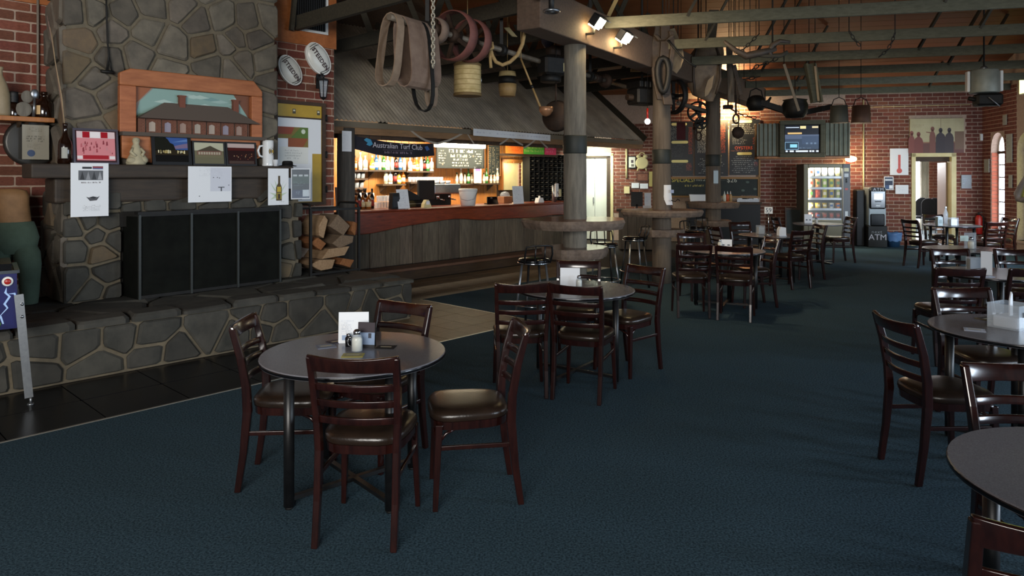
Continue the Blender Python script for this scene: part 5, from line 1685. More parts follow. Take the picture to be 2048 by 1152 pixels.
# wine rack against bricks at the right end of the bar
s0, s1, z0, z1 = wbox(LW, 4.55, 1047, 310, 1128, 402)
wk = thing('wine_rack', 'tall black wine rack full of bottles at the right end of the bar', 'rack', LW.P(s0, 4.35, z0), LW.a)
w, h = s1 - s0, z1 - z0
MB().box(-.05, w + .3, .3, .36, -.1, h + .3).build('mortar_back', M_MORTAR, wk)
k = 0; z = -.1
while z < h + .25:
    x = -.05 - (.12 if k % 2 else 0)
    while x < w + .28:
        a_, b_ = max(x, -.05), min(x + .24, w + .3)
        if b_ - a_ > .04: inst('brick', BRICK_ME, wk, ((a_ + b_) / 2, .298, z + .043), (0, 0, 0), (b_ - a_ - .012, .03, .075))
        x += .24
    z += .088; k += 1
COLS, ROWS = 9, 11
for i in range(COLS + 1): MB().box(w * i / COLS - .008, w * i / COLS + .008, 0, .22, 0, h).build('upright', M_BLACK, wk)
for j_ in range(ROWS + 1): MB().box(0, w, .0, .22, h * j_ / ROWS - .006, h * j_ / ROWS + .006).build('rail', M_BLACK, wk)
wb0 = thing('wine_bottle', 'dark wine bottle lying in the black wine rack', 'bottle', group='wine bottles in the rack')
MB().lathe([(.036, .28), (.037, .09), (.016, .04), (.015, -.03), (.001, -.031)], 10, M=Matrix.Rotation(-PI / 2, 4, 'X')).build('glass_body', GD, wb0)
MB().lathe([(.0165, .03), (.0165, -.028), (.013, -.033), (.001, -.034)], 10, M=Matrix.Rotation(-PI / 2, 4, 'X')).build('foil', mat('foil', '57534c', 0.3, .6, rand=.6), wb0)
ft = True
for i in range(COLS):
    for j_ in range(ROWS):
        if (i in (2, 3) and j_ > 5 and (i + j_) % 3) or rb_.random() < .12: continue
        q = wk.matrix_world
        p = LW.P(s0 + w * (i + .5) / COLS, 4.35, z0 + h * j_ / ROWS + .045)
        wl_ = 'dark wine bottle in the black rack, ' + ORD[i] + ' column, ' + ORD[j_] + ' row from the bottom'
        if ft: wb0['label'] = wl_; wb0.location = p; wb0.rotation_euler = (0, 0, LW.a); ft = False
        else: dup(wb0, p, LW.a, wl_, 'wine bottles in the rack')

# ------------------------------------------------------------------ corrugated roof over the bar
RV0, RZ0, RS = 2.36, 2.47, 0.84
br = thing('bar_roof', 'sloping weathered corrugated iron roof over the bar', 'roof', LW.P(0, 0), LW.a)
sw = .764; sl_ = 3.1
sme = MB(); nx = 60
dirv = Vector((0, 1, RS)).normalized(); nv = Vector((0, -RS, 1)).normalized()
vs = []
for i in range(nx + 1):
    x = (sw + .06) * i / nx
    hgt = .012 * math.sin(2 * PI * x / .076)
    for k in (0, sl_):
        p = Vector((x, 0, 0)) + dirv * k * math.sqrt(1 + 0) + nv * hgt
        vs += [tuple(p), tuple(p - nv * .004)]
fs = []
for i in range(nx):
    a_, b_ = i * 4, i * 4 + 4
    fs += [[a_, b_, b_ + 2, a_ + 2], [a_ + 1, a_ + 3, b_ + 3, b_ + 1], [a_, a_ + 1, b_ + 1, b_]]
sme.add(vs, fs, None, True)
sme = sme.mesh('corrugated_sheet'); sme.materials.append(M_CORRUG)
RU1 = 12.62
kk = 0; u = 4.05
while u < RU1 - .2:
    o = inst('corrugated_sheet', sme, br, (u, RV0, RZ0 + (.004 if kk % 2 else 0)), (0, 0, 0), (min(1.0, (RU1 - u) / sw), 1, 1))
    u += sw; kk += 1
MB().box(4.03, RU1, RV0 + .04, RV0 + .09, RZ0 - .10, RZ0 - .015).build('eave_batten', mat('grey weathered batten', '6a6050', 0.8), br)
MB().box(4.03, RU1, RV0 + .06, RV0 + .14, RZ0 - .20, RZ0 - .10).build('fascia_beam', mat('tan hardwood beam', '8a6844', 0.7, col2='70543a', scale=5, stretch=(1, 8, 8), bump=.15), br)
MB().bar((RU1 + .02, RV0, RZ0 + .02), (RU1 + .02, RV0 + 2.3, RZ0 + .02 + 2.3 * RS), .03, .14, (0, 0, 1)).build('verge_board', M_BEAMDARK, br)
for u in (5.4, 7.2, 9.0, 10.8, 12.3): MB().bar((u, RV0 + .12, RZ0 - .06), (u, 5.2, RZ0 - .06 + (5.2 - RV0 - .12) * RS), .05, .1).build('rafter', M_BEAMDARK, br)
x = 4.05
while x < 10.6:
    w = rb_.uniform(.17, .24)
    MB().cbox(x, x + w - .006, 2.56, 2.59, 2.21, 2.3, .004).build('valance_board', M_DARKWOOD, br); x += w
MB().box(4.05, 10.6, 2.52, 2.62, 2.28, 2.34).build('valance_rail', M_DARKWOOD, br)

# hung banners and ribbons
s0, s1, z0, z1 = wbox(LW, 2.5, 704, 272, 868, 302)
e = thing('navy_banner', 'navy cloth banner with white club lettering sagging under the bar roof', 'banner', LW.P(s0, 2.49, 0), LW.a)
w = s1 - s0
bm_ = MB(); n = 24; vs = []
zt0, zt1 = lz(704, 270, 2.5), lz(868, 287, 2.5)
for i in range(n + 1):
    k = i / n; zt = zt0 + (zt1 - zt0) * k - .05 * math.sin(PI * k); hh = .20 + .03 * math.sin(PI * k)
    for j_ in range(4): vs.append((k * w, .015 * math.sin(k * 20 + j_) + .01, zt - hh * j_ / 3))
bm_.add(vs, [[i * 4 + j_ + 1, i * 4 + 5 + j_, i * 4 + 4 + j_, i * 4 + j_] for i in range(n) for j_ in range(3)], None, True)
bm_.build('cloth', M_NAVY, e)
zm = (zt0 + zt1) / 2 - .05
M_WTXT = mat('white ink', 'c9c6d0', 0.7)
text('lettering', 'Australian Turf Club', .118, M_WTXT, e, (.53 * w, -.012, zm - .06), (PI / 2, D(1), 0), ext=.0015)
a = MB(); lines(a, random.Random(2), .36 * w, .70 * w, zm - .185, zm - .13, 1, '8a7a8a', -.014, 1, .6, .35, 0); a.quad(.34 * w, .71 * w, zm - .123, zm - .119, -.014, '8a7a8a')
a.poly([(.12 * w, zm + .02), (.15 * w, zm + .05), (.2 * w, zm + .03), (.225 * w, zm - .04), (.19 * w, zm - .07), (.15 * w, zm - .05), (.165 * w, zm - .02)], -.014, '3a8ab0').poly([(.86 * w, zm - .05), (.9 * w, zm - .03), (.93 * w, zm - .09), (.89 * w, zm - .12)], -.014, '3a5a90')
a.build('printed_motif', M_PRINT, e)
s0, s1, z0, z1 = wbox(LW, RV0 - .02, 946, 262, 1100, 276)
e = thing('white_paper_banner', 'long white paper strip with faint writing pinned along the roof edge', 'banner', LW.P(s0, RV0 - .03, (z0 + z1) / 2), LW.a)
w = s1 - s0
M_B = Matrix.Rotation(D(0.6), 4, 'Y')
MB().box(0, w, 0, .004, -.06, .06, None, M_B).build('strip', M_PAPER, e)
a = MB(); lines(a, random.Random(9), .08, w - .08, -.02, .03, 1, 'b8bac8', -.002, .9, .55, .3, 0); a.v = [tuple(M_B @ Vector(p)) for p in a.v]; a.build('writing', M_PRINT, e)
for k, (x0, y0, x1, y1, sag) in enumerate(((812, 252, 875, 287, .10), (875, 287, 932, 262, .05), (932, 262, 948, 287, .02), (1000, 288, 1018, 275, .02), (1022, 275, 1046, 290, .02), (1048, 296, 1072, 278, .02), (1078, 278, 1096, 296, .02))):
    p0 = LW.P(lb(x0, 2.42), 2.42, lz(x0, y0, 2.42)); p1 = LW.P(lb(x1, 2.42), 2.42, lz(x1, y1, 2.42))
    rbm = MB(); pts = []
    for i in range(9):
        q = p0.lerp(p1, i / 8); q.z -= sag * math.sin(PI * i / 8) * .6; pts.append(q - p0)
    t = thing('streamer', ('first grey streamer looping down beside the navy banner', 'second grey streamer rising from the blackboard corner', 'short grey streamer hanging at the white strip end', 'grey streamer left of the orange sign', 'grey streamer over the orange sign', 'grey streamer over the green sign', 'grey streamer at the pink sign')[k], 'streamer', p0)
    rbm.ribbon(pts, .035, .002, (0, 0, 1) if abs(p1.x - p0.x) > .1 else (1, 0, 0)).build('ribbon', M_RIBBON, t)
    MB().ball((0, 0, 0), .012, 8, 6).build('pin', M_STEEL, t)
# bright cards in a rail
s0, s1, z0, z1 = wbox(LW, 4.2, 1008, 308, 1116, 312)
e = thing('sign_rail', 'dark rail under the roof carrying bright coloured cards', 'shelf', LW.P(s0, 4.2, lz(1050, 308, 4.2)), LW.a)
MB().box(0, s1 - s0, 0, .14, -.05, 0).build('rail_board', M_DARKWOOD, e)
for nm, lab, x0, x1, c, c2 in (('orange_card', 'orange card leaning on the dark rail above the wine rack', 1012, 1047, 'f0782a', 'd9601a'), ('green_card', 'bright green card in the middle of the dark rail', 1048, 1089, '57b83a', 'c8e07a'), ('pink_card', 'hot pink card at the right of the dark rail', 1090, 1113, 'e03a6a', 'f08aa8')):
    u0, u1 = lb(x0, 4.2), lb(x1, 4.2)
    t = thing(nm, lab, 'sign', LW.P(u0, 4.21, lz(1050, 308, 4.2) + .001), LW.a)
    MB().box(0, u1 - u0, 0, .004, 0, .21, c).build('card', M_PRINT, t)
    a = MB(); lines(a, random.Random(len(nm)), .03, u1 - u0 - .03, .04, .18, 2, c2, -.003, 1, .7, .2, 0); a.build('marks', M_PRINT, t)

# ------------------------------------------------------------------ things on the bar counter
CT = 1.117


def onbar(px, v): return LW.P(lb(px, v), v, CT)


def stand_card(name, label, x0, x1, py_top, v, lean=.12, cat='sign', art=None, m=M_PAPER, base=CT, fr=LW):
    u0, u1 = fr.hit(x0, 350, v)[0], fr.hit(x1, 350, v)[0]
    h = fr.hit((x0 + x1) / 2, py_top, v)[1] - base
    t = thing(name, label, cat, fr.P(u0, v, base), fr.a)
    Rm = Matrix.Rotation(-lean, 4, 'X')
    w = u1 - u0
    MB().box(0, w, 0, .004, 0, h, None, Rm).build('card', m, t)
    MB().box(0, w, 0, .09, 0, .004).bar((w / 2, .004 + h * .55 * math.sin(lean), h * .55), (w / 2, .085, .004), .03, .003, (1, 0, 0)).build('stand', M_ACRYLIC, t)
    if art:
        a = MB(); art(a, w, h); a.v = [tuple(Rm @ Vector(p)) for p in a.v]; a.build('print', M_PRINT, t)
    return t


def art_stop(a, w, h):
    a.poly([(.5 * w + math.cos(k * PI / 8) * .2 * w, .78 * h + math.sin(k * PI / 8) * .2 * w) for k in range(16)], -.003, 'd8506a').quad(.36 * w, .64 * w, .75 * h, .81 * h, -.004, 'e8a8b4')
    a.quad(.38 * w, .66 * w, .13 * h, .2 * h, -.003, '7a7488')


def art_text(a, w, h): lines(a, random.Random(int(w * 1e4)), .12 * w, .9 * w, .1 * h, .9 * h, 9, 'a8acb8', -.003, .9, .4)


stand_card('counter_sign', 'white sign with a red disc at the left end of the bar', 673, 706, 374, 2.68, art=art_stop)
stand_card('counter_menu', 'tall white menu card standing on the bar right of the black holder', 797, 820, 378, 2.72, .2, art=art_text)
stand_card('counter_notice', 'white notice on the bar before the wine rack', 1027, 1048, 372, 2.72, .1, art=art_text)
t = thing('black_card_holder', 'black upright leaflet holder beside the tall white bar menu', 'holder', onbar(784, 2.75), LW.a)
MB().prism([(0, 0), (.18, 0), (.15, .26), (.02, .26)], 0, .1).build('holder_body', M_BLACK, t, bevel=.005)
MB().box(.02, .14, -.006, 0, .03, .2).build('front_card', mat('dark card', '23262c', 0.5), t)
t = thing('white_bucket', 'big white plastic tub standing on the bar', 'bucket', onbar(936, 2.86))
MB().lathe([(.13, 0), (.165, .27), (.165, .275)], 24).build('tub', M_WHITE, t)
MB().lathe([(.172, .26), (.172, .295), (.16, .305), (.001, .306)], 24).build('lid', M_WHITE, t)
MB().tube([(-.17, 0, .25), (-.12, -.13, .12), (0, -.16, .09), (.12, -.13, .12), (.17, 0, .25)], .004, 6).build('wire_handle', M_STEEL, t)
t = thing('cash_terminal', 'dark point of sale screen on the bar seen from behind', 'monitor', LW.P(lb(838, 3.1), 3.1, CT), LW.a + D(8))
MB().box(.0, .42, 0, .05, .12, .46).build('display_back', M_BLACK, t, bevel=.01)
MB().prism([(.1, 0), (.34, 0), (.28, .16), (.16, .16)], .02, .2).build('foot', M_BLACK, t)
t = thing('till', 'black cash drawer and keyboard on the bar left of the dark screen', 'till', LW.P(lb(817, 3.0), 3.0, CT), LW.a)
MB().box(0, .40, 0, .30, 0, .12).build('drawer', M_BLACKGLOSS, t, bevel=.006)
MB().prism([(0, .12), (.3, .12), (.25, .2), (.02, .3)], .05, .25).build('keyboard', M_BLACK, t)
MB().box(0, .40, -.004, 0, .055, .065).build('drawer_edge', M_STEEL, t)
t = thing('coffee_machine', 'steel and black espresso machine behind the bar', 'coffee machine', LW.P(lb(868, 3.35), 3.35, .92), LW.a)
MB().box(0, .62, 0, .45, .05, .14).box(0, .62, .22, .45, .14, .46).build('body', M_BLACK, t, bevel=.01)
MB().box(-.02, .64, -.03, .47, .40, .58).build('top_case', M_STEEL, t, bevel=.02)
for x in (.16, .44): MB().rod((x, .08, .40), (x, .08, .30), .035, n=14).rod((x, .08, .31), (x, -.1, .29), .012, n=8).build('group_head', M_CHROME, t)
for k in range(4): MB().lathe([(.04, .58), (.045, .64), (.047, .64), (.04, .585)], 12, (.1 + .14 * k, .2, 0)).build('warming_cup', M_CERAMIC, t)
t = thing('card_tablet', 'small black tilted tablet on the bar right of the white tub', 'tablet', LW.P(lb(975, 2.9), 2.9, CT), LW.a)
MB().prism([(0, 0), (.30, 0), (.32, .16), (.07, .16)], 0, .02, None, Matrix.Rotation(-.5, 4, 'X')).build('screen', M_BLACKGLOSS, t)
MB().box(.05, .28, .04, .14, 0, .02).bar((.16, .09, .01), (.16, .055, .12), .05, .02).build('foot', M_BLACK, t)
t = thing('wooden_display_box', 'small tan box with a dome top on the bar right of the tablet', 'box', LW.P(lb(1008, 3.1), 3.1, CT), LW.a)
MB().box(0, .24, 0, .18, 0, .13).build('box', M_TERRA, t, bevel=.006)
MB().lathe([(.1, .13), (.10, .16), (.07, .21), (.001, .23)], 16, (.12, .09, 0)).build('dome', M_ACRYLIC, t)
t = thing('beer_tap', 'white and steel beer tap tower at the right end of the bar', 'tap', LW.P(lb(1108, 2.9), 2.9, CT), LW.a)
MB().rod((0, 0, 0), (0, 0, .34), .045, n=16).build('tower', M_STEEL, t)
MB().cbox(-.05, .05, -.09, -.05, .1, .38, .01).build('white_handle', M_WHITE, t)
MB().cbox(.08, .15, -.08, -.05, .1, .26, .01).build('small_handle', M_CREAM, t)
MB().tube([(0, -.04, .2), (0, -.1, .2), (0, -.12, .16)], .012, 8).build('spout', M_CHROME, t)
t = thing('white_caddy', 'small white caddy on the bar below the wine rack', 'caddy', LW.P(lb(1078, 2.85), 2.85, CT), LW.a)
MB().prism([(-.02, 0), (.16, 0), (.13, .09), (.01, .09)], 0, .1).build('tray', M_WHITE, t)
MB().box(.06, .08, .03, .07, .09, .13).build('grip', M_WHITE, t)
t = thing('napkin_holder', 'cream napkin stand on the bar before the dark screen', 'holder', LW.P(lb(848, 2.75), 2.75, CT), LW.a)
MB().prism([(0, 0), (.17, 0), (.14, .07), (.1, .13), (.06, .13), (.01, .06)], 0, .08).build('stand', M_CREAM, t)
MB().box(.05, .12, -.004, 0, .05, .11).build('card', M_PAPER, t)
# bar-mat cluster at the left: small jars and bottles between sign and holder
for i, (px, v, key) in enumerate(((712, 3.1, 'amber'), (718, 3.0, 'dark'), (725, 3.05, 'amber'), (731, 3.15, 'dark'), (737, 3.0, 'amber'), (744, 3.1, 'dark'), (716, 3.3, 'dark'), (728, 3.3, 'dark'), (740, 3.3, 'amber'))):
    put_bottle(key, 'on the bar beside the red-disc sign', onbar(px, v), 0, ORD[i])
for i, px in enumerate((752, 758, 764, 770, 776)):
    p = onbar(px, 3.15)
    dup(gl, p, 0, ORD[i] + ' lower clear tumbler on the bar left of the black holder', 'tumblers on the bar')
    dup(gl, p + Vector((.03, .06, .105)), 0, ORD[i] + ' upper clear tumbler stacked on the bar left of the black holder', 'upper tumblers on the bar')
s0, s1, z0, z1 = wbox(LW, 2.36, 683, 262, 702, 303)
t = thing('post_notice', 'white typed notice pinned high on the dark post at the bar end', 'notice', LW.P(s0, 2.345, z0), LW.a)
MB().box(0, s1 - s0, 0, .003, 0, z1 - z0).build('sheet', M_PAPER, t)
a = MB(); lines(a, random.Random(4), .02, s1 - s0 - .02, .03, z1 - z0 - .03, 14, 'b4b6c4', -.002, .95, .35); a.build('typing', M_PRINT, t)
s0, s1, z0, z1 = wbox(LW, 4.3, 948, 333, 963, 366)
t = thing('shelf_notice', 'tall white price card standing among the small bottles', 'notice', LW.P(s0, 4.3, z0), LW.a)
MB().box(0, s1 - s0, 0, .003, 0, z1 - z0).build('sheet', M_PAPER, t)
MB().quad(.04, s1 - s0 - .04, (z1 - z0) * .7, (z1 - z0) * .9, -.003, '7a5a8a').quad(.06, s1 - s0 - .03, (z1 - z0) * .3, (z1 - z0) * .33, -.003, '999aa4').build('print', M_PRINT, t)

# bar lamps: warm strips behind the valance
for i, (u, e_) in enumerate(((5.6, 30), (7.4, 30), (9.0, 24))):
    lamp('bar_strip_lamp', 'AREA', LW.P(u, 3.55, 2.30), e_, (1.0, 0.86, 0.64), 1.3, .25, LW.P(u, 4.45, 1.4))
lamp('bar_niche_lamp', 'POINT', LW.P(lb(1023, 4.5), 4.45, 1.9), 3, (1, .9, .6), radius=.1)
# ------------------------------------------------------------------ far wall: doors, menu boards, television, machines
bs = lambda px, t=0: BW.hit(px, 350, t)[0]
bz = lambda px, py, t=0: BW.hit(px, py, t)[1]
# white door beside the bar
d1 = thing('door_1', '', '', BW.P(KX0, 0, 0), BW.a); del d1['label'], d1['category']; struct(d1)
w = KX1 - KX0
MB().box(-.02, 0, -.03, .22, 0, KZ + .06).box(w, w + .07, -.03, .22, 0, KZ + .06).box(-.02, w + .07, -.03, .22, KZ, KZ + .07).build('frame', M_CREAM, d1)
MB().box(w - .10, w, .0, .2, 0, KZ).box(0, w, .0, .2, KZ - .05, KZ).build('jamb', M_DARKWOOD, d1)
M_LITDOOR = mat('pale door laminate', 'd9dfd2', 0.45)
MB().box(.0, w * .55, .10, .14, .02, KZ - .05).build('door_leaf', M_LITDOOR, d1)
MB().box(w * .56, w - .10, .10, .14, .02, KZ - .05).build('door_leaf', M_LITDOOR, d1)
MB().cbox(w * .5, w * .53, .05, .10, .95, 1.1, .008).build('door_handle', M_STEEL, d1)

# open doorway to the next room
d2 = thing('door_2', '', '', BW.P(DX0, 0, 0), BW.a); del d2['label'], d2['category']; struct(d2)
w = DX1 - DX0
MB().box(-.05, .04, -.03, .24, 0, DZ + .05).build('door_post', M_CREAM, d2)
MB().box(w - .05, w + .05, -.03, .24, 0, DZ + .05).build('door_post', M_CREAM, d2)
MB().box(-.05, w + .05, -.03, .24, DZ - .03, DZ + .06).build('door_head', M_CREAM, d2)
MB().box(.04, w - .05, .1, .2, DZ - .14, DZ - .03).build('dark_header', M_DARKWOOD, d2)
lf = MB().cbox(-.78, 0, -.02, .02, .01, DZ - .16, .004)
lf.build('door_leaf', mat('tan door', '96692f', 0.5, col2='875c28', scale=4, stretch=(8, 8, .6)), d2, (w - .06, .22, 0), (0, 0, D(-97)))
MB().box(.3, .62, -.035, -.02, DZ + .07, DZ + .20).build('door_sign', M_CREAM, d2)
# next room shell
rm = MB(); T2 = T_B
XA, XB = DX0 - .6, DX0 + 4.4
rm.box(XA - .1, XA, .22, 5.2, 0, 3.2, None, T2).box(XB, XB + .1, .22, 5.2, 0, 3.2, None, T2).box(XA - .1, XB + .1, 5.2, 5.3, 0, 3.2, None, T2)
room = struct(rm.build('wall_room_beyond', M_MORTAR))
struct(MB().box(XA, XB, .22, 5.3, 3.2, 3.3, None, T2).build('ceiling_room_beyond', M_WHITE))
struct(MB().box(XA, XB, .0, 5.3, -.05, 0.003, None, T2).build('floor_room_beyond', mat('grey blue vinyl floor', '6a7a80', 0.35, col2='7d8c90', scale=6)))
r0, r1, r2, r3 = [bs(px, 5.1) for px in (1825, 1841, 1859, 1900)]
bricks(room, BW, r2 - .1, XB, .3, 2.9, 5.2, R, .24, .088, .016, limit=0)
cu = MB(); n = 30; vs = []
for i in range(n + 1):
    x = bs(1840, 4.9) + (r2 - r1) * i / n
    for z in (.05, 2.45): vs.append(tuple(T2 @ Vector((x, 4.9 + .035 * math.sin(i * 1.3), z))))
cu.add(vs, [[i * 2, i * 2 + 2, i * 2 + 3, i * 2 + 1] for i in range(n)], None, True)
tag(cu.build('curtain', M_CURTAIN), 'pale pleated curtain in the bright room beyond the doorway', 'curtain')
wn = thing('window_3', '', '', BW.P(r0 - .9, 5.17, 0), BW.a); del wn['label'], wn['category']; struct(wn)
ww = r1 - r0 + 1.0
MB().box(0, ww, -.01, .0, .25, 2.4).build('pane', mat('bright pane', 'f4f6ff', .4, emit=3.5), wn)
MB().box(-.06, 0, -.04, .02, .2, 2.45).box(ww, ww + .06, -.04, .02, .2, 2.45).box(-.06, ww + .06, -.04, .02, 2.4, 2.46).box(ww * .4, ww * .4 + .04, -.03, .0, .25, 2.4).build('frame', M_WHITE, wn)
lamp('next_room_daylight', 'AREA', BW.P(DX0 + .6, 4.2, 2.4), 48, (.95, .97, 1), 1.6, 1.6, BW.P(DX0 + .8, 1.6, .2))
# round-backed chairs standing in that room
rc = thing('function_chair', 'dark round-backed chair in the room beyond the doorway, nearest of three', 'chair', BW.P(bs(1860, 3.4), 3.4, 0.003), BW.a + D(170), 'round-backed chairs beyond the doorway')
m = MB(); n = 14
prof = [(-.18, .46)] + [(-.18 * math.cos(PI * i / n), .84 + .18 * math.sin(PI * i / n)) for i in range(n + 1)] + [(.18, .46)]
m.prism(prof, -.24, -.20); m.build('backrest', mat('charcoal fabric', '1d2024', .8), rc, bevel=.015)
MB().cbox(-.19, .19, -.2, .2, .42, .5, .03).build('seat', mat('charcoal fabric', '1d2024', .8), rc)
for x in (-.16, .16):
    for y in (-.17, .17): MB().rod((x, y, 0), (x, y, .44), .012, n=6).build('leg', M_STEEL, rc)
dup(rc, BW.P(bs(1877, 3.7), 3.7, 0.003), BW.a + D(185), 'grey-rimmed round-backed chair beyond the doorway, right of three', 'round-backed chairs beyond the doorway')
dup(rc, BW.P(bs(1846, 4.0), 4.0, 0.003), BW.a + D(165), 'round-backed chair beyond the doorway, half hidden at the left', 'round-backed chairs beyond the doorway')

# menu boards
def board_panel(label, x0, x1, y0, y1, t, fill):
    s0, s1, z0, z1 = wbox(BW, t, x0, y0, x1, y1)
    e = thing('menu_board', label, 'menu board', BW.P(s0, t, z0), BW.a, 'menu boards')
    w, h = s1 - s0, z1 - z0
    MB().box(0, w, 0, .03, 0, h).build('board', mat('menu black', '141517', .45), e)
    a = MB(); fill(a, w, h); a.build('printed_menu', M_PRINT, e)
    return e, w, h


def pill(a, x0, x1, zc, hh):
    n = 8; r = hh / 2
    pts = [(x0 + r - math.sin(PI * i / n) * r, zc + math.cos(PI * i / n) * r) for i in range(n + 1)] + [(x1 - r + math.sin(PI * i / n) * r, zc - math.cos(PI * i / n) * r) for i in range(n + 1)]
    a.poly(pts, -.003, 'e6d98e')


def mb1(a, w, h):
    r = random.Random(1)
    pill(a, .1 * w, .75 * w, .95 * h, .05 * h); pill(a, .1 * w, .8 * w, .62 * h, .05 * h); pill(a, .1 * w, .8 * w, .27 * h, .05 * h)
    lines(a, r, .05 * w, .7 * w, .66 * h, .92 * h, 14, 'a6a69e', -.002, .9, .5); lines(a, r, .05 * w, .7 * w, .34 * h, .58 * h, 8, '55585a', -.002, .9, .45)
    lines(a, r, .05 * w, .7 * w, .02 * h, .23 * h, 6, '55585a', -.002, .9, .45); lines(a, r, .82 * w, .98 * w, .4 * h, .9 * h, 22, 'b8502e', -.002, 1, .6, .1, 0); lines(a, r, .72 * w, .95 * w, .1 * h, .24 * h, 5, 'b8584a', -.002, 1, .6, .1, 0)


def mb2(a, w, h):
    r = random.Random(2)
    lines(a, r, .08 * w, .6 * w, .42 * h, .97 * h, 26, 'c9c9c2', -.002, .95, .5); lines(a, r, .74 * w, .92 * w, .42 * h, .97 * h, 26, 'b8502e', -.002, 1, .62, .1, 0)
    pill(a, .35 * w, .8 * w, .37 * h, .05 * h); lines(a, r, .1 * w, .9 * w, .04 * h, .33 * h, 9, 'a8a8a2', -.002, .9, .45, .25, .4, 'c')


def mb3(a, w, h):
    r = random.Random(3)
    pill(a, .25 * w, .75 * w, .965 * h, .05 * h); lines(a, r, .08 * w, .9 * w, .73 * h, .93 * h, 6, 'b5b5b0', -.002, .95, .4, .25, .1)
    lines(a, r, .1 * w, .6 * w, .55 * h, .68 * h, 4, 'a8a8a2', -.002, .9, .45); lines(a, r, .78 * w, .95 * w, .55 * h, .68 * h, 4, 'b8502e', -.002, 1, .6, .1, 0)
    lines(a, r, .05 * w, .75 * w, .42 * h, .455 * h, 1, 'a86a4a', -.002, .9, .5); pill(a, .25 * w, .75 * w, .385 * h, .05 * h)
    lines(a, r, .05 * w, .9 * w, .03 * h, .35 * h, 9, 'b0b0aa', -.002, .9, .42, .25, .4, 'c'); lines(a, r, .82 * w, .95 * w, .15 * h, .24 * h, 4, 'b8584a', -.002, 1, .6, .1, 0)


board_panel('left menu board with yellow headings, half hidden by a log', 1338, 1386, 243, 352, -.06, mb1)
board_panel('middle menu board with rows of orange prices, behind the third log', 1390, 1456, 243, 352, -.06, mb2)
e, w, h = board_panel('right menu board with the orange word oysters', 1459, 1519, 239, 350, -.06, mb3)
text('lettering', 'OYSTERS', .105, mat('orange ink', 'e0603a', .6), e, (.47 * w, -.004, .485 * h), ext=.001)
s0, s1, z0, z1 = wbox(BW, -.06, 1338, 341, 1519, 395)
z1 = bz(1430, 354, -.06)
e = thing('specials_board', 'long green-black specials blackboard in a timber frame under the menus', 'blackboard', BW.P(s0, -.06, z0), BW.a)
w, h = s1 - s0, z1 - z0
MB().box(0, w, 0, .03, 0, h).build('board', M_BOARD, e)
f = MB()
for b in ((0, w, 0, .04), (0, w, h - .05, h), (w - .04, w, .04, h - .05)): f.box(b[0], b[1], -.02, 0, b[2], b[3])
f.build('frame', mat('honey frame', '8a6434', .6), e)
MB().box(w - .02, w + .02, -.02, .02, 0, h + 1.32).build('side_strip', mat('honey frame', '8a6434', .6), e)
YC = mat('yellow chalk', 'c9b95a', .9); WC = mat('white chalk', 'b8b8a8', .9)
text('lettering', 'SPECIALS!', .13, YC, e, (.16 * w, -.002, .83 * h), ext=.001)
text('lettering', '$26', .16, WC, e, (.70 * w, -.002, .84 * h), ext=.001)
a = MB(); r_ = random.Random(5)
lines(a, r_, .18 * w, .42 * w, .50 * h, .64 * h, 1, 'b9a95a', -.002, 1, .6, .2, .1); lines(a, r_, .28 * w, .44 * w, .78 * h, .9 * h, 1, 'a8a890', -.002, 1, .6, .2, 0)
lines(a, r_, .8 * w, .97 * w, .06 * h, .14 * h, 1, '8a6a60', -.002, 1, .6, .2, 0); lines(a, r_, .5 * w, .66 * w, .82 * h, .86 * h, 1, '6a6a60', -.002, 1, .6, .2, 0)
for x, z in ((.87, .75), (.95, .42), (.82, .35)): a.ball((x * w, -.001, z * h), (.05, .001, .03), 8, 4, '4a564c')
a.build('chalk_marks', M_PRINT, e)
# servery bench below
s0, s1 = bs(1372, -.6), bs(1522, -.6)
zt = bz(1450, 404, -.6)
sv = thing('servery_bench', 'dark servery bench below the specials board', 'bench', BW.P(s0, -.75, 0), BW.a)
w = s1 - s0
MB().box(0, w, 0, .7, zt - .05, zt).build('bench_top', M_DARKWOOD, sv)
MB().box(.03, w - .03, .05, .7, 0.02, zt - .05).build('front', M_BLACK, sv)
t = thing('cutlery_box', 'pale plastic cutlery box on the servery bench, left of the third log', 'box', BW.P(bs(1381, -.5), -.55, zt + .001), BW.a)
MB().prism([(0, 0), (.46, 0), (.48, .16), (-.02, .16)], 0, .25).build('box_body', M_WHITE, t)
MB().box(-.03, .49, -.01, .26, .16, .175).build('rim', M_CERAMIC, t)
for i, (px, c, lab) in enumerate(((1449, 'd9d2b8', 'cream'), (1455, 'c2542a', 'orange'), (1461, 'b08a5a', 'tan'))):
    t = thing('sauce_bottle', lab + ' sauce bottle on the servery bench right of the third log', 'bottle', BW.P(bs(px, -.5), -.5, zt + .001), 0, 'sauce bottles')
    MB().lathe([(.04, 0), (.042, .13), (.03, .17), (.018, .19)], 12, col=c).build('bottle_body', M_PAINT, t)
    MB().lathe([(.02, .19), (.014, .21), (.005, .26)], 10, col='d8d8d0').build('nozzle', M_PAINT, t)
t = thing('condiment_tray', 'long low tray of condiments at the right end of the servery bench', 'tray', BW.P(bs(1474, -.5), -.5, zt + .001), BW.a)
MB().box(0, .5, 0, .2, 0, .03).box(0, .5, -.012, 0, 0, .07).build('tray_body', M_STEEL, t)
for k in range(4): MB().cbox(.02 + .12 * k, .12 + .12 * k, .02, .16, .03, .09, .01).build('tub', (M_CERAMIC, M_BLACK, M_STEEL, M_CERAMIC)[k], t)

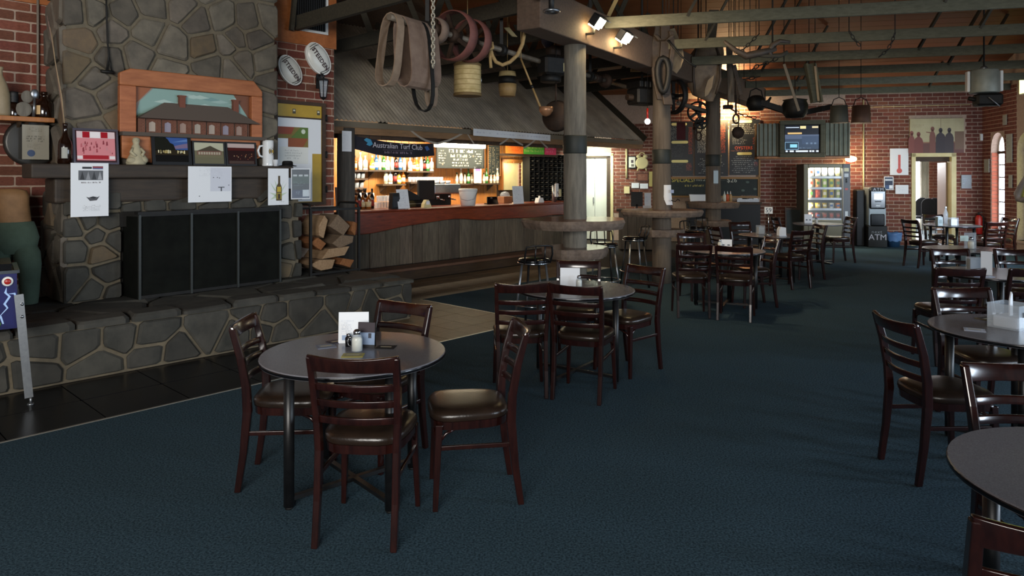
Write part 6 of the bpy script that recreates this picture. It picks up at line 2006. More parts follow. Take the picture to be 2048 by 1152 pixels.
# television between corrugated panels
TT = -.45
s0, s1, z0, z1 = wbox(BW, TT, 1514, 246, 1700, 313)
tv = thing('television_box', 'wall television in a weathered timber frame between corrugated iron panels', 'television', BW.P(s0, TT, z0), BW.a)
w, h = s1 - s0, z1 - z0
X = lambda px: bs(px, TT) - s0
MB().box(0, w, .02, .45, 0, .03).box(0, w, .02, .45, h - .03, h).box(0, .03, .02, .45, 0, h).box(w - .03, w, .02, .45, 0, h).build('cabinet', M_DARKWOOD, tv)
for xa, xb in ((0, X(1560)), (X(1646), w)):
    cm = MB(); n = 60; vs = []
    for i in range(n + 1):
        x = xa + (xb - xa) * i / n
        for z in (0.02, h): vs.append((x, .0 + .02 * math.sin(2 * PI * (x - xa) / .1), z))
    cm.add(vs, [[i * 2, i * 2 + 2, i * 2 + 3, i * 2 + 1] for i in range(n)], None, True)
    cm.build('corrugated_panel', mat('grey green iron', '6a6e62', .55, .3, col2='7d8072', scale=4), tv)
fx0, fx1 = X(1558), X(1649)
f = MB()
fz0, fz1 = -.02, h + .06
for b in ((fx0, fx1, fz0, fz0 + .10), (fx0, fx1, fz1 - .1, fz1), (fx0, fx0 + .11, fz0 + .1, fz1 - .1), (fx1 - .11, fx1, fz0 + .1, fz1 - .1)):
    MB().cbox(b[0], b[1], -.10, .05, b[2], b[3], .012).build('frame_board', M_BEAM, tv)
sx0, sx1, sz0, sz1 = fx0 + .11, fx1 - .11, fz0 + .10, fz1 - .10
MB().box(sx0, sx1, -.03, .0, sz0, sz1).build('bezel', M_BLACKGLOSS, tv)
a = MB(); sw, sh_ = sx1 - sx0 - .04, sz1 - sz0 - .04
XX = lambda k: sx0 + .02 + k * sw
ZZ = lambda k: sz0 + .02 + k * sh_
y_ = -.0315
a.quad(XX(0), XX(1), ZZ(0), ZZ(1), y_, '0c0f16').quad(XX(0), XX(1), ZZ(.12), ZZ(.58), y_ - .0002, '25303f').quad(XX(0), XX(1), ZZ(.5), ZZ(.66), y_ - .0003, '3a4456').quad(XX(.5), XX(1), ZZ(.3), ZZ(.6), y_ - .0004, '2a3648')
a.quad(XX(.45), XX(.62), ZZ(.88), ZZ(.98), y_ - .0005, 'b8a878').quad(XX(.8), XX(.98), ZZ(.9), ZZ(.97), y_ - .0005, 'a89a78').quad(XX(.03), XX(.42), ZZ(.91), ZZ(.94), y_ - .0005, '9aa4b0').quad(XX(.08), XX(.5), ZZ(.68), ZZ(.74), y_ - .0005, 'a88a58')
a.quad(XX(0), XX(.4), ZZ(.10), ZZ(.38), y_ - .0005, '6a8aa0').quad(XX(.01), XX(.39), ZZ(.115), ZZ(.365), y_ - .0006, '10202c').quad(XX(.15), XX(.36), ZZ(.18), ZZ(.3), y_ - .0007, '6aa0b0')
for x0, x1 in ((.02, .08), (.14, .26), (.32, .68), (.72, .78), (.80, .86), (.92, .99)): a.quad(XX(x0), XX(x1), ZZ(.01), ZZ(.07), y_ - .0005, 'a8b0b8')
for x in (.62, .75, .86): a.quad(XX(x), XX(x + .06), ZZ(.3), ZZ(.36), y_ - .0006, '4a5a6c')
lines(a, random.Random(6), XX(.42), XX(.98), ZZ(.12), ZZ(.2), 1, '4a5a6a', y_ - .0006)
a.build('screen_picture', M_SCREEN, tv)
MB().box(0, w, -.02, .45, -.05, -.0).build('timber_shelf', M_BARWALL, tv)

# snack vending machine
VT = -.85
s0, s1 = bs(1607, VT), bs(1700, VT)
ztop = bz(1650, 328, VT)
vm = thing('snack_machine', 'grey glass-fronted snack vending machine, lit shelves of bright packets', 'vending machine', BW.P(s0, VT, 0), BW.a)
w = s1 - s0
V = lambda px: bs(px, VT) - s0
Zv = lambda py: bz(1650, py, VT)
gx0, gx1, gz0, gz1 = V(1617), V(1684), Zv(440), Zv(336)
G = mat('vending grey', '4a4a44', .5)
MB().box(0, gx0 - .05, 0, .8, .06, ztop).box(gx1, w, 0, .8, .06, ztop).box(gx0, gx1, 0, .8, gz1 + .03, ztop).box(gx0, gx1, 0, .8, .06, gz0).box(gx0, gx1, .55, .8, gz0, gz1).build('cabinet', G, vm)
MB().box(.02, w - .02, .02, .78, 0, .06).build('plinth', M_BLACK, vm)
MB().cbox(0, gx0 - .01, -.03, 0, .1, ztop, .008).cbox(gx0 - .01, gx1 + .01, -.03, 0, gz1, ztop, .008).cbox(gx0 - .01, gx1 + .01, -.03, 0, .1, gz0, .008).build('door_frame', mat('vending bronze', '6a6450', .4, .3), vm)
MB().cbox(gx1 + .01, w, -.035, 0, .1, ztop, .008).build('control_column', mat('vending slate', '55565a', .45), vm)
cxm = (gx1 + w) / 2
a = MB()
a.quad(cxm - .05, cxm + .05, Zv(343), Zv(336), -.038, 'd8cfa8').quad(cxm - .045, cxm + .045, Zv(354), Zv(347), -.038, 'c2c8cc').quad(cxm - .03, cxm + .03, Zv(380), Zv(376), -.038, 'b8504a').quad(cxm - .03, cxm + .03, Zv(432), Zv(422), -.038, 'd0d4d4')
for k in range(3): a.ball((cxm, -.037, Zv(358 + 3 * k)), (.022, .004, .022), 8, 4, '1c1c1e')
a.build('keypad_and_slots', M_GLOSSPRINT, vm)
MB().box(gx0, gx1, -.012, -.006, gz0, gz1).build('glass', mat('vending glass', 'eef2f2', .05, alpha=.08), vm)
rows = [(372 - 19, ('e8e4dc', 'e2ded2', 'ece8e0', 'dfe2e6', 'e6dc9a')), (375, ('d9c49a', 'd99a5a', '9ab84a', 'd8c83a', 'c99a4a')), (396, ('8a6a4a', 'b8442a', 'c8b83a', 'd0b040', 'a8b05a')), (417, ('b8a060', 'c9a84a', 'b89a3a', 'd0cabc', 'd8843a')), (437, ('8a4a44', '7a3a3a', '8a5a4a', '9a5a50', '7a4440'))]
rr = random.Random(14)
pk0 = None
for ri, (py, cols) in enumerate(rows):
    zf = Zv(py)
    MB().box(gx0, gx1, .03, .5, zf - .025, zf - .01).box(gx0, gx1, .02, .03, zf - .045, zf + .005).build('shelf', M_STEEL, vm)
    for k in range(5):
        xc = gx0 + (k + .5) * (gx1 - gx0) / 5; hw = (gx1 - gx0) / 11.5; hh = .2 if ri < 3 else .13
        t = thing('snack_packet', ('top', 'second', 'third', 'fourth', 'lowest')[ri] + ' shelf snack packet, ' + ('first', 'second', 'third', 'fourth', 'fifth')[k] + ' from the left in the vending machine', 'packet',
                  BW.P(s0 + xc, VT + .07, zf + .0), BW.a, 'snack packets in the vending machine')
        m = MB(); secs = [(.0, 1, .25), (.03, .96, 1), (hh * .5, .98, 1.2), (hh - .03, .95, 1), (hh, 1, .2)]
        vs = []
        for z, kx, ky in secs: vs += [(-hw * kx, 0, z), (0, -.03 * ky, z), (hw * kx, 0, z), (0, .03 * ky, z)]
        m.add(vs, [[q * 4 + i, q * 4 + (i + 1) % 4, q * 4 + 4 + (i + 1) % 4, q * 4 + 4 + i] for q in range(4) for i in range(4)], cols[k], True)
        m.build('bag', M_GLOSSPRINT, t)
        MB().box(-hw * .5, hw * .5, -.037, -.034, hh * .35, hh * .7, rr.choice(('a8402a', '3a5a8a', 'd8d0b0', '4a7a3a'))).build('printed_badge', M_GLOSSPRINT, t)
lamp('snack_machine_lamp', 'AREA', BW.P(s0 + gx0 - .025, VT + .015, (gz0 + gz1) / 2), 5, (1, .95, .75), .02, gz1 - gz0 - .05, BW.P(s0 + gx0 + .5, VT + .10, (gz0 + gz1) / 2))
lamp('snack_machine_top_lamp', 'AREA', BW.P(s0 + (gx0 + gx1) / 2, VT + .03, gz1 + .01), 7, (1, .95, .75), gx1 - gx0 - .1, .02, BW.P(s0 + (gx0 + gx1) / 2, VT + .16, gz0))
# small warm lamp above the snack machine and conduit
s_, z_ = BW.hit(1702, 318, -.3)
sl = thing('small_wall_lamp', 'small glowing lamp on the wall above the snack machine', 'lamp', BW.P(s_, -.3, z_), BW.a)
MB().ball((0, 0, 0), (.13, .09, .07), 14, 8).build('globe', M_BULB, sl)
MB().rod((0, .07, 0), (0, .3, 0), .025, n=8).build('arm', M_STEEL, sl)
lamp('small_lamp_light', 'POINT', BW.P(s_, -.42, z_ - .02), 12, WARM2, radius=.08)
s_, _ = BW.hit(1727, 300, -.03)
cd = thing('conduit', 'thin pale conduit running down the brick wall left of the cash machine', 'pipe', BW.P(s_, -.03, 0), BW.a)
MB().rod((0, 0, .3), (0, 0, bz(1727, 200)), .018, n=8).build('tube', M_CREAM, cd)
z_ = bz(1780, 214)
cd = thing('wall_wire', 'thin pale wire running level along the top of the far brick wall', 'wire', BW.P(bs(1690), -.02, z_), BW.a)
MB().rod((0, 0, 0), (bs(1940) - bs(1690), 0, .02), .008, n=6).build('wire_run', M_CREAM, cd)

# thermometer poster, notices
def back_sheet(name, label, cat, box, art, t=-.035, m=M_PAPER, th=.01):
    s0, s1, z0, z1 = wbox(BW, t, *box)
    e = thing(name, label, cat, BW.P(s0, t, z0), BW.a)
    w, h = s1 - s0, z1 - z0
    MB().box(0, w, 0, th, 0, h).build('sheet', m, e)
    if art:
        a = MB(); art(a, w, h); a.build('print', M_PRINT, e)
    return e


def art_therm(a, w, h):
    a.quad(.44 * w, .57 * w, .2 * h, .76 * h, -.002, 'c4544c').quad(.44 * w, .57 * w, .38 * h, .39 * h, -.003, '9a3a38')
    a.poly([(.505 * w + math.cos(i * PI / 9) * .15 * w, .16 * h + math.sin(i * PI / 9) * .15 * w) for i in range(18)], -.0025, 'c4544c')


back_sheet('thermometer_poster', 'white poster with a big red fundraising thermometer', 'poster', (1780, 297, 1817, 350), art_therm)
back_sheet('mural_canvas', 'sepia canvas of drinkers in silhouette above the doorway', 'picture', (1820, 237, 1928, 306), None, -.05, mat('mural sky', 'a39a78', .7, col2='b5ad8c', scale=2), .03)
mu = MB()
s0, s1, z0, z1 = wbox(BW, -.05, 1820, 237, 1928, 306)
w, h = s1 - s0, z1 - z0


def silhouette(a, cx, hd, wd, base, col, dep):
    """head and shoulders of a seated drinker"""
    n = 12
    a.poly([(cx + math.cos(2 * PI * i / n) * .036 * w, hd + math.sin(2 * PI * i / n) * .068 * h) for i in range(n)], dep, col)
    a.poly([(cx - wd, base), (cx + wd, base), (cx + wd * 1.0, hd - .22 * h), (cx + wd * .75, hd - .13 * h), (cx + .025 * w, hd - .08 * h), (cx + .022 * w, hd), (cx - .022 * w, hd), (cx - .025 * w, hd - .08 * h), (cx - wd * .8, hd - .13 * h), (cx - wd, hd - .22 * h)], dep, col)


mu.quad(0, w, 0, .30 * h, -.002, '5f3a34').poly([(.0, .28 * h), (w, .30 * h), (w, .34 * h), (0, .31 * h)], -.0022, '8a6248')
for cx, hd, wd, c in ((.03, .58, .06, '7a4038'), (.16, .55, .085, '713a34'), (.42, .70, .055, '70443a'), (.57, .66, .09, '332a30'), (.73, .66, .08, '372e32')): silhouette(mu, cx * w, hd * h, wd * w, .0, c, -.003 - cx * .0008)
mu.poly([(.30 * w, .60 * h), (.40 * w, .57 * h), (.40 * w, .6 * h), (.30 * w, .62 * h)], -.004, '70443a').quad(.83 * w, w, .1 * h, .62 * h, -.0027, '6a5240').quad(.57 * w, .578 * w, .74 * h, h, -.0026, '7a6a50')
lines(mu, random.Random(7), .04 * w, .28 * w, .74 * h, .84 * h, 2, '5a5040', -.003, .8, .3)
e = [o for o in COL.objects if o.name == 'mural_canvas'][0]
mu.build('print', M_PRINT, e)
e['label'] = 'sepia canvas of drinkers in silhouette above the doorway'


def art_blue(a, w, h): a.quad(.08 * w, .92 * w, .06 * h, .94 * h, -.002, '23304a').quad(.12 * w, .88 * w, .68 * h, .82 * h, -.003, 'b9c4d0').quad(.12 * w, .88 * w, .1 * h, .35 * h, -.003, '35507a').quad(.55 * w, .9 * w, .1 * h, .35 * h, -.004, 'dfe6ee')


def art_soft(a, w, h): lines(a, random.Random(3), .15 * w, .9 * w, .3 * h, .8 * h, 4, 'b9c6d4', -.002, .8, .4)


back_sheet('blue_notice', 'small blue notice in a clear sleeve above the cash machine', 'notice', (1768, 353, 1787, 380), art_blue)
back_sheet('white_card', 'landscape white card on the bricks right of the cash machine', 'notice', (1791, 370, 1817, 388), art_soft)
back_sheet('grey_notice', 'grey typed notice on the bricks right of the doorway', 'notice', (1923, 350, 1943, 377), art_soft, m=mat('greyish paper', '9aa2a8', .8))
back_sheet('wall_sensor', 'small white sensor high on the wall right of the canvas', 'sensor', (1961, 268, 1966, 281), None, -.06, M_WHITE, .05)

# cash machine
AT = -.62
s0, s1 = bs(1738, AT), bs(1773, AT)
am = thing('cash_machine', 'black and grey cash machine with white ATM lettering on its base', 'cash machine', BW.P(s0, AT, 0), BW.a)
w = s1 - s0
Za = lambda py: bz(1755, py, AT)
MB().cbox(-.02, w + .02, 0, .5, 0, Za(452), .01).build('base', M_BLACK, am)
MB().cbox(0, w, .02, .48, Za(452), Za(375), .02).build('body', mat('silver plastic', '8d979c', .4), am)
MB().cbox(.03, w - .03, -.0, .1, Za(452), Za(428), .02).build('cash_tray', M_BLACKGLOSS, am)
MB().cbox(.01, w - .01, -.03, .1, Za(418), Za(378), .03).build('fascia', M_BLACKGLOSS, am)
MB().prism([(.02, Za(383)), (w - .02, Za(383)), (w - .05, Za(375)), (.05, Za(375))], -.05, .3).build('topper', M_BLACK, am)
MB().quad(.1, w - .09, Za(399), Za(387), -.0325, 'e8ecee').build('screen', M_SCREEN, am)
MB().quad(.14, w - .14, Za(413), Za(410), -.0325, 'd0d4d8').quad(.12, w - .12, Za(404), Za(402), -.0325, '3a3c40').build('keys', M_PRINT, am)
text('lettering', 'ATM', .10, M_WTXT, am, (w / 2, -.052, Za(379)), ext=.001, space=1.2)
text('lettering', 'ATM', .19, M_WTXT, am, (w / 2, -.002, Za(475)), ext=.001)
text('lettering', 'next', .11, mat('grey ink', '8a8d92', .7), am, (w / 2 - .02, -.002, Za(464)), ext=.001, space=1.15)
MB().cbox(-.22, -.03, .2, .5, 0, Za(380), .02).build('side_cabinet', M_BLACK, am)
bn = thing('waste_bin', 'small bin with a blue plastic liner beside the cash machine', 'bin', BW.P(bs(1787, -.4), -.4, 0))
MB().lathe([(.13, 0), (.15, .2), (.155, .22)], 16).build('bin_body', mat('dark blue plastic', '24405c', .4), bn)
lm = MB(); rr = random.Random(4); n = 20; vs = []
for r_, z in ((.157, .14), (.165, .22), (.175, .30), (.168, .335), (.14, .30)):
    for i in range(n): q = r_ * (1 + rr.uniform(-.06, .06)); vs.append((math.cos(2 * PI * i / n) * q, math.sin(2 * PI * i / n) * q, z + rr.uniform(-.015, .02)))
lm.add(vs, [[k * n + i, k * n + (i + 1) % n, (k + 1) * n + (i + 1) % n, (k + 1) * n + i] for k in range(4) for i in range(n)], None, True)
lm.build('liner', M_BLUEBAG, bn)
fe = thing('fire_extinguisher', 'red fire extinguisher hanging in the corner by the arched window', 'fire extinguisher', BW.P(bs(1957, -.15), -.16, bz(1957, 468, -.15)))
MB().lathe([(.07, 0), (.075, .01), (.075, .36), (.05, .42), (.022, .44)], 16).build('cylinder', M_RED, fe)
MB().lathe([(.025, .44), (.025, .48), (.001, .485)], 10).bar((-.02, 0, .49), (.09, 0, .51), .02, .015).build('valve', M_BLACK, fe)
MB().tube([(.02, 0, .46), (.1, -.02, .4), (.09, -.03, .2), (.08, -.03, .1)], .011, 6).build('hose', M_BLACK, fe)
sb_ = thing('small_blackboard', 'dark blackboard leaning by the wall left of the snack machine', 'blackboard', BW.P(bs(1574, -.6), -.6, 0), BW.a)
MB().box(0, .45, 0, .02, .25, .85, None, Matrix.Rotation(-.1, 4, 'X')).build('board', M_BOARD, sb_)
MB().box(-.03, .0, -.01, .03, 0, .9, None, Matrix.Rotation(-.1, 4, 'X')).box(.45, .48, -.01, .03, 0, .9, None, Matrix.Rotation(-.1, 4, 'X')).box(0, .45, -.01, .03, .85, .9, None, Matrix.Rotation(-.1, 4, 'X')).build('frame', M_DARKWOOD, sb_)

# left end of the far wall: clock, frames, desk
s_, z_ = BW.hit(1253, 335, -.02)
cd = thing('cream_conduit', 'cream pipe on the bricks left of the clock', 'pipe', BW.P(s_, -.02, bz(1253, 356)), BW.a)
MB().rod((0, 0, 0), (0, 0, bz(1253, 298) - bz(1253, 356)), .025, n=8).build('tube', M_CREAM, cd)
s_, z_ = BW.hit(1284, 326, -.06)
ck = thing('wall_clock', 'cream wall clock shaped like a twin-bell alarm clock', 'clock', BW.P(s_, -.07, z_), BW.a)
RX = Matrix.Rotation(PI / 2, 4, 'X')
MB().lathe([(.15, -.05), (.16, 0), (.15, .03), (.13, .03)], 26, M=RX).build('case', M_CREAM, ck)
MB().lathe([(.135, .02), (.001, .02)], 26, M=RX).build('dial', M_PAPER, ck)
MB().bar((0, -.025, 0), (-.07, -.025, .01), .014, .004, (0, 1, 0)).bar((0, -.026, 0), (.085, -.026, .015), .01, .004, (0, 1, 0)).build('hands', M_BLACK, ck)
for x in (-.085, .085): MB().ball((x, -.01, .165), (.06, .04, .045), 12, 6).build('bell', M_CREAM, ck)
MB().tube([(-.08, 0, .19), (-.05, 0, .25), (0, 0, .265), (.05, 0, .25), (.08, 0, .19)], .014, 6).build('handle', M_CREAM, ck)
for x in (-.09, .09): MB().rod((x, 0, -.12), (x * 1.25, 0, -.20), .018, n=8).build('foot', M_CREAM, ck)
def art_f1(a, w, h): a.quad(.1 * w, .9 * w, .08 * h, .92 * h, -.002, 'd8d6c8').quad(.38 * w, .68 * w, .45 * h, .68 * h, -.003, '4a4048').quad(.4 * w, .75 * w, .15 * h, .35 * h, -.003, '6a665c')
def art_f2(a, w, h): a.quad(.08 * w, .92 * w, .12 * h, .9 * h, -.002, '7a4a38'); lines(a, random.Random(8), .2 * w, .8 * w, .25 * h, .8 * h, 4, 'a8846a', -.003)
back_sheet('framed_notice', 'black-framed white notice beside the twin-bell clock', 'picture', (1256, 312, 1272, 337), art_f1, -.05, M_BLACK, .02)
back_sheet('framed_certificate', 'brown framed certificate hanging below the twin-bell clock', 'picture', (1273, 346, 1297, 363), art_f2, -.05, mat('walnut frame', '4a2a1c', .5), .02)
back_sheet('pinned_card', 'left of two white cards pinned below the brown certificate', 'notice', (1263, 366, 1278, 376), art_soft)
back_sheet('pinned_card', 'right of two white cards pinned below the brown certificate', 'notice', (1280, 367, 1296, 377), art_soft)
back_sheet('yellow_strip_frame', 'narrow yellow framed strip beside the second log column', 'picture', (1298, 343, 1306, 373), None, -.05, mat('brass yellow', 'a89a58', .5), .02)
back_sheet('switch_box', 'cream switch box on the bricks right of the white door', 'switch', (1248, 373, 1259, 387), None, -.06, M_CREAM, .06)
dz = bz(1268, 418, -2.2)
dk = thing('order_desk', 'dark timber order desk with gouged front between the first two logs', 'desk', BW.P(bs(1238, -2.2), -2.4, 0), BW.a)
w = bs(1335, -2.2) - bs(1238, -2.2)
MB().box(-.05, w + .05, -.03, .5, dz - .05, dz).build('desk_top', M_DARKWOOD, dk)
k = 0; x = 0
while x < w - .02:
    ww = min(.2, w - x); MB().cbox(x + .003, x + ww - .003, 0, .04, .02, dz - .05, .008).build('front_board', M_LOGBROWN, dk); x += .2
MB().box(.0, w, .04, .48, .02, dz - .05).build('carcass', M_BLACK, dk)
t = thing('desk_monitor', 'black monitor standing on the order desk', 'monitor', BW.P(bs(1262, -2.1), -2.1, dz + .001), BW.a)
MB().box(0, .26, 0, .03, .05, .38).build('panel', M_BLACK, t, bevel=.006)
MB().box(.08, .18, -.03, .1, 0, .012).box(.11, .15, .0, .03, .01, .1).build('stand', M_BLACK, t)
for nm, lab, x0, x1, y0, lean in (('desk_card', 'upright pale card on the order desk right of the monitor', 1289, 1302, 386, .1), ('desk_flyer', 'white flyer tilted on the order desk beside the second log', 1286, 1303, 407, .9)):
    stand_card(nm, lab, x0, x1, y0, -2.25 if lean > .5 else -2.05, lean, base=dz + .001, art=art_soft, fr=BW)

# right wall: papers, olive bag, exit sign
for lab, nm, box in (('upper pale paper on the right brick wall between the windows', 'wall_paper', (2012, 268, 2024, 325)), ('small pale card on the right brick wall below the tall paper', 'wall_card', (2017, 350, 2024, 376)),
                     ('shaded white paper high on the right wall above the arched window', 'wall_paper', (2005, 230, 2013, 250)), ('shaded white paper at the right wall corner, left of the arched window', 'wall_paper', (1968, 318, 1978, 345))):
    s0, s1, z0, z1 = wbox(RW, -.03, *box)
    e = thing(nm, lab, 'notice', RW.P(s0, -.03, z0), RW.a)
    MB().box(0, s1 - s0, 0, .008, 0, z1 - z0).build('sheet', mat('shaded paper', '9c9c92', .8), e)  # white sheets greyed, the shade on this wall put into their colour
    a = MB(); lines(a, random.Random(int(box[0])), .04, s1 - s0 - .04, .05, z1 - z0 - .05, 6, '77776e', -.002); a.build('print', M_PRINT, e)
s_, z_ = RW.hit(2040, 378, -.3)
bgm = thing('hanging_hide', 'grey brown horse collar hanging on the right wall at the picture edge', 'horse collar', RW.P(s_, -.25, z_), RW.a)
m = MB().tube([(.3, 0, .34), (.16, -.02, .22), (.02, -.03, .05), (-.08, -.04, -.1), (-.06, -.03, -.2), (.06, -.02, -.22), (.2, 0, -.16), (.3, 0, -.02), (.34, 0, .15)], [.03, .05, .07, .085, .08, .06, .05, .04, .03], 10)
m.build('padding', mat('worn grey leather', '6f6258', .6, col2='5a4e46', scale=7, bump=.2), bgm)
MB().tube([(.2, .0, .36), (.22, .2, .5)], .012, 6).build('strap', M_LEATHER, bgm)
# ------------------------------------------------------------------ line shaft with pulleys and belts, hung relics
A0, A1 = Vector((-1.18, 6.72, 3.18)), Vector((2.40, 12.6, 3.15))
sd = (A1 - A0).normalized()
ls = thing('line_shaft', 'long rusty line shaft hanging under the beams beside the girder', 'shaft', A0)
MB().rod((0, 0, 0), A1 - A0, .032, n=12).build('shaft', mat('dusty steel shaft', '5f574c', .6, .3, col2='7a7062', scale=6), ls)
def sp(px):
    """point of the shaft seen at column px"""
    dx = (px - 1024) / F
    k = (dx * A0.y - A0.x) / (sd.x - dx * sd.y)
    return A0 + sd * k
def along(p): return p.to_track_quat('Z', 'Y').to_matrix().to_4x4()
QS = along(sd)
pcol = sp(1211) - A0
MB().lathe([(.06, -.05), (.11, -.03), (.11, .03), (.06, .05)], 18, M=Matrix.Translation(pcol) @ QS).build('collar', M_IRON, ls)
MB().lathe([(.055, -.1), (.055, .1)], 12, M=Matrix.Translation(sp(1195) - A0) @ QS).build('collar', M_IRON, ls)
for px in (855, 1003, 1180):
    p = sp(px) - A0
    MB().bar(p, (p.x, p.y, ZC(p + A0) - A0.z), .04, .06, (0, 1, 0)).lathe([(.07, -.04), (.07, .04)], 12, M=Matrix.Translation(p) @ QS).build('hanger', M_DARKIRON, ls)


def pulley(label, px, r, wdt, m, spokes=5):
    p = sp(px)
    t = thing('belt_pulley', label, 'pulley', p)
    M0 = QS
    MB().lathe([(r - .012, -wdt / 2), (r, -wdt / 2), (r + .008, 0), (r, wdt / 2), (r - .012, wdt / 2), (r - .015, 0), (r - .012, -wdt / 2)], 36, M=M0).build('rim', m, t)
    MB().lathe([(.04, -.07), (.075, -.06), (.075, .06), (.04, .07)], 14, M=M0).build('hub', M_IRON, t)
    for k in range(spokes):
        a = 2 * PI * k / spokes
        MB().bar(M0 @ Vector((math.cos(a) * .06, math.sin(a) * .06, 0)), M0 @ Vector((math.cos(a) * (r - .01), math.sin(a) * (r - .01), 0)), .045, .025, tuple(M0 @ Vector((0, 0, 1)) - M0 @ Vector((0, 0, 0)))).build('spoke', M_IRON, t)
    return t


pulley('large dusty red belt pulley, nearer of the two big wheels on the shaft', 908, .27, .14, M_DUSTRED)
pulley('dusty red belt pulley behind the larger one on the shaft', 942, .24, .13, M_DUSTRED)
pulley('small tan belt pulley at the near end of the shaft', 872, .13, .12, M_BELT, 4)
# flat canvas belts slung over the near end of the shaft
sx = Vector((sd.y, -sd.x, 0)).normalized()


def belt(label, px, w, drop, out, m, swing=.0, loops=1):
    p = sp(px) + Vector((0, 0, .045))
    t = thing('canvas_belt', label, 'belt', p, 0, 'belts slung over the shaft')
    pts = []
    n = 22
    for i in range(n + 1):
        a = 2 * PI * i / n
        x = math.sin(a) * out; z = -drop / 2 + math.cos(a) * drop / 2
        x *= (1.0 + .25 * math.sin(a / 2))
        pts.append(sx * (x + swing * (1 - math.cos(a)) * .5) + Vector((0, 0, z)) + sd * (.02 * math.sin(3 * a)))
    MB().ribbon(pts, w, .012, sd).build('strap', m, t)
    return t


belt('pale narrow belt loop at the near end of the shaft', 788, .10, .70, .11, mat('pale belt', '8a7560', .8, col2='75614f', scale=9, bump=.2), -.1)
belt('widest mauve grey belt slung over the shaft', 824, .36, .70, .10, M_BELT, .05)
t = belt('second broad belt slung over the shaft behind the widest', 848, .2, .66, .09, M_BELT, .06)
belt('small thin belt loop hanging lowest under the broad belts', 838, .05, .92, .12, M_DARKIRON, .07)
belt('long narrow pale belt tapering down beside the chain', 860, .07, .86, .05, mat('pale belt', '8a7560', .8), .02)
# pale chain
p = at(866, 0, 6.9); p.z = ZC(p)
ch = thing('hanging_chain', 'pale knobbly chain hanging straight down from the beam beside the belts', 'chain', p)
zl = at(866, 132, 6.9).z
z = -.0; k = 0
while z > zl - p.z:
    MB().tube([(math.cos(a_) * .016 * (1 if k % 2 else .3), math.cos(a_) * .016 * (.3 if k % 2 else 1), z - .022 + math.sin(a_) * .026) for a_ in [2 * PI * q / 8 for q in range(8)]], .008, 5, True).build('link', mat('pale chain', 'a39a88', .5, .5), ch)
    z -= .038; k += 1

# paper-wrapped drum, rope, keg, dipper
def cord(parent, p0, p1, r=.006, m=M_ROPE, name='cord'):
    MB().rod(p0, p1, r, n=6).build(name, m, parent)


c = at(935, 159, 8.1)
dm = thing('woven_drum', 'pale cane-woven drum hanging under the pulleys, lit on its right side', 'basket', c, D(20))
MB().lathe([(.15, -.19), (.158, -.185), (.155, .17), (.14, .19), (.001, .19)], 26).build('wall', M_CANE, dm)
MB().lathe([(.16, -.195), (.165, -.19), (.165, -.165), (.16, -.16)], 26).lathe([(.158, .15), (.162, .155), (.162, .175), (.156, .18)], 26).build('hoop', mat('dark cane hoop', '6b5530', .7), dm)
for k in range(1, 6): MB().lathe([(.157, -.19 + k * .058), (.161, -.186 + k * .058), (.157, -.180 + k * .058)], 26).build('weave_band', mat('cane band', 'a08a58', .8), dm)
MB().ball((.155, 0, -.0), (.02, .03, .04), 8, 6).build('clasp', M_STEEL, dm)
cord(dm, (0, 0, .19), (0, 0, ZC(c) - c.z))
c = at(1015, 168, 9.6)
kg = thing('small_keg', 'small tan timber keg with a dark band hanging beyond the rope', 'keg', c)
MB().lathe([(.105, -.17), (.12, -.08), (.125, 0)], 18).build('lower_staves', M_WOODPOLE, kg)
MB().lathe([(.125, 0), (.127, .05), (.122, .10)], 18).build('dark_band', M_DARKIRON, kg)
MB().lathe([(.122, .10), (.11, .17), (.001, .172)], 18).build('upper_staves', M_CANE, kg)
cord(kg, (0, 0, .17), (0, 0, ZC(c) - c.z))
Y = 8.0
rp = thing('rope_loop', 'thick old rope slung in a loop from the girder end to the shaft', 'rope', at(1052, 52, Y))
o = at(1052, 52, Y)
MB().tube([at(x, y, Y) - o for x, y in ((1052, 30), (1050, 60), (1045, 88), (1035, 110), (1020, 124), (1005, 130), (992, 124), (985, 112), (981, 98), (980, 92))], .022, 8).build('loop', M_ROPE, rp)
MB().tube([at(x, y, Y) - o for x, y in ((979, 90), (980, 105), (981, 122), (982, 136))], .018, 8).build('loose_end', M_ROPE, rp)
MB().tube([at(x, y, Y - .06) - o for x, y in ((972, 90), (976, 84), (984, 86), (986, 96), (978, 100), (972, 92))], .02, 6).build('knot', M_ROPE, rp)
Y = 8.6
o = at(1042, 118, Y)
dp = thing('long_dipper', 'long pale-handled dipper hanging at a slant with a copper bowl at its foot', 'ladle', o)
e_ = at(1084, 222, Y) - o
MB().rod((0, 0, 0), e_ * .55, .012, n=8).rod(e_ * .55, e_, .012, .016, n=8).build('handle', M_WOODPOLE, dp)
MB().rod(e_ * .5, e_ * .56, .017, n=8).build('dark_binding', M_BLACK, dp)
MB().lathe([(.001, -.07), (.05, -.05), (.085, 0), (.09, .05), (.085, .05), (.05, -.03)], 16, e_ + Vector((.05, 0, .0))).build('bowl', mat('pale copper', 'a87a58', .4, .4), dp)
cord(dp, (0, 0, 0), (0, 0, ZC(o) - o.z))
o = at(1112, 232, 9.2)
gp = thing('iron_pan', 'large dark round iron pan hanging left of the nearest log', 'pan', o, D(-25))
MB().lathe([(.001, .02), (.17, .02), (.20, -.03), (.21, -.03), (.18, .035), (.001, .04)], 26, M=RX).build('dish', M_IRON, gp)
MB().rod((0, 0, .19), (0, 0, .42), .014, n=8).build('handle', M_IRON, gp)
cord(gp, (0, 0, .42), (0, 0, ZC(o) - o.z), m=M_DARKIRON)
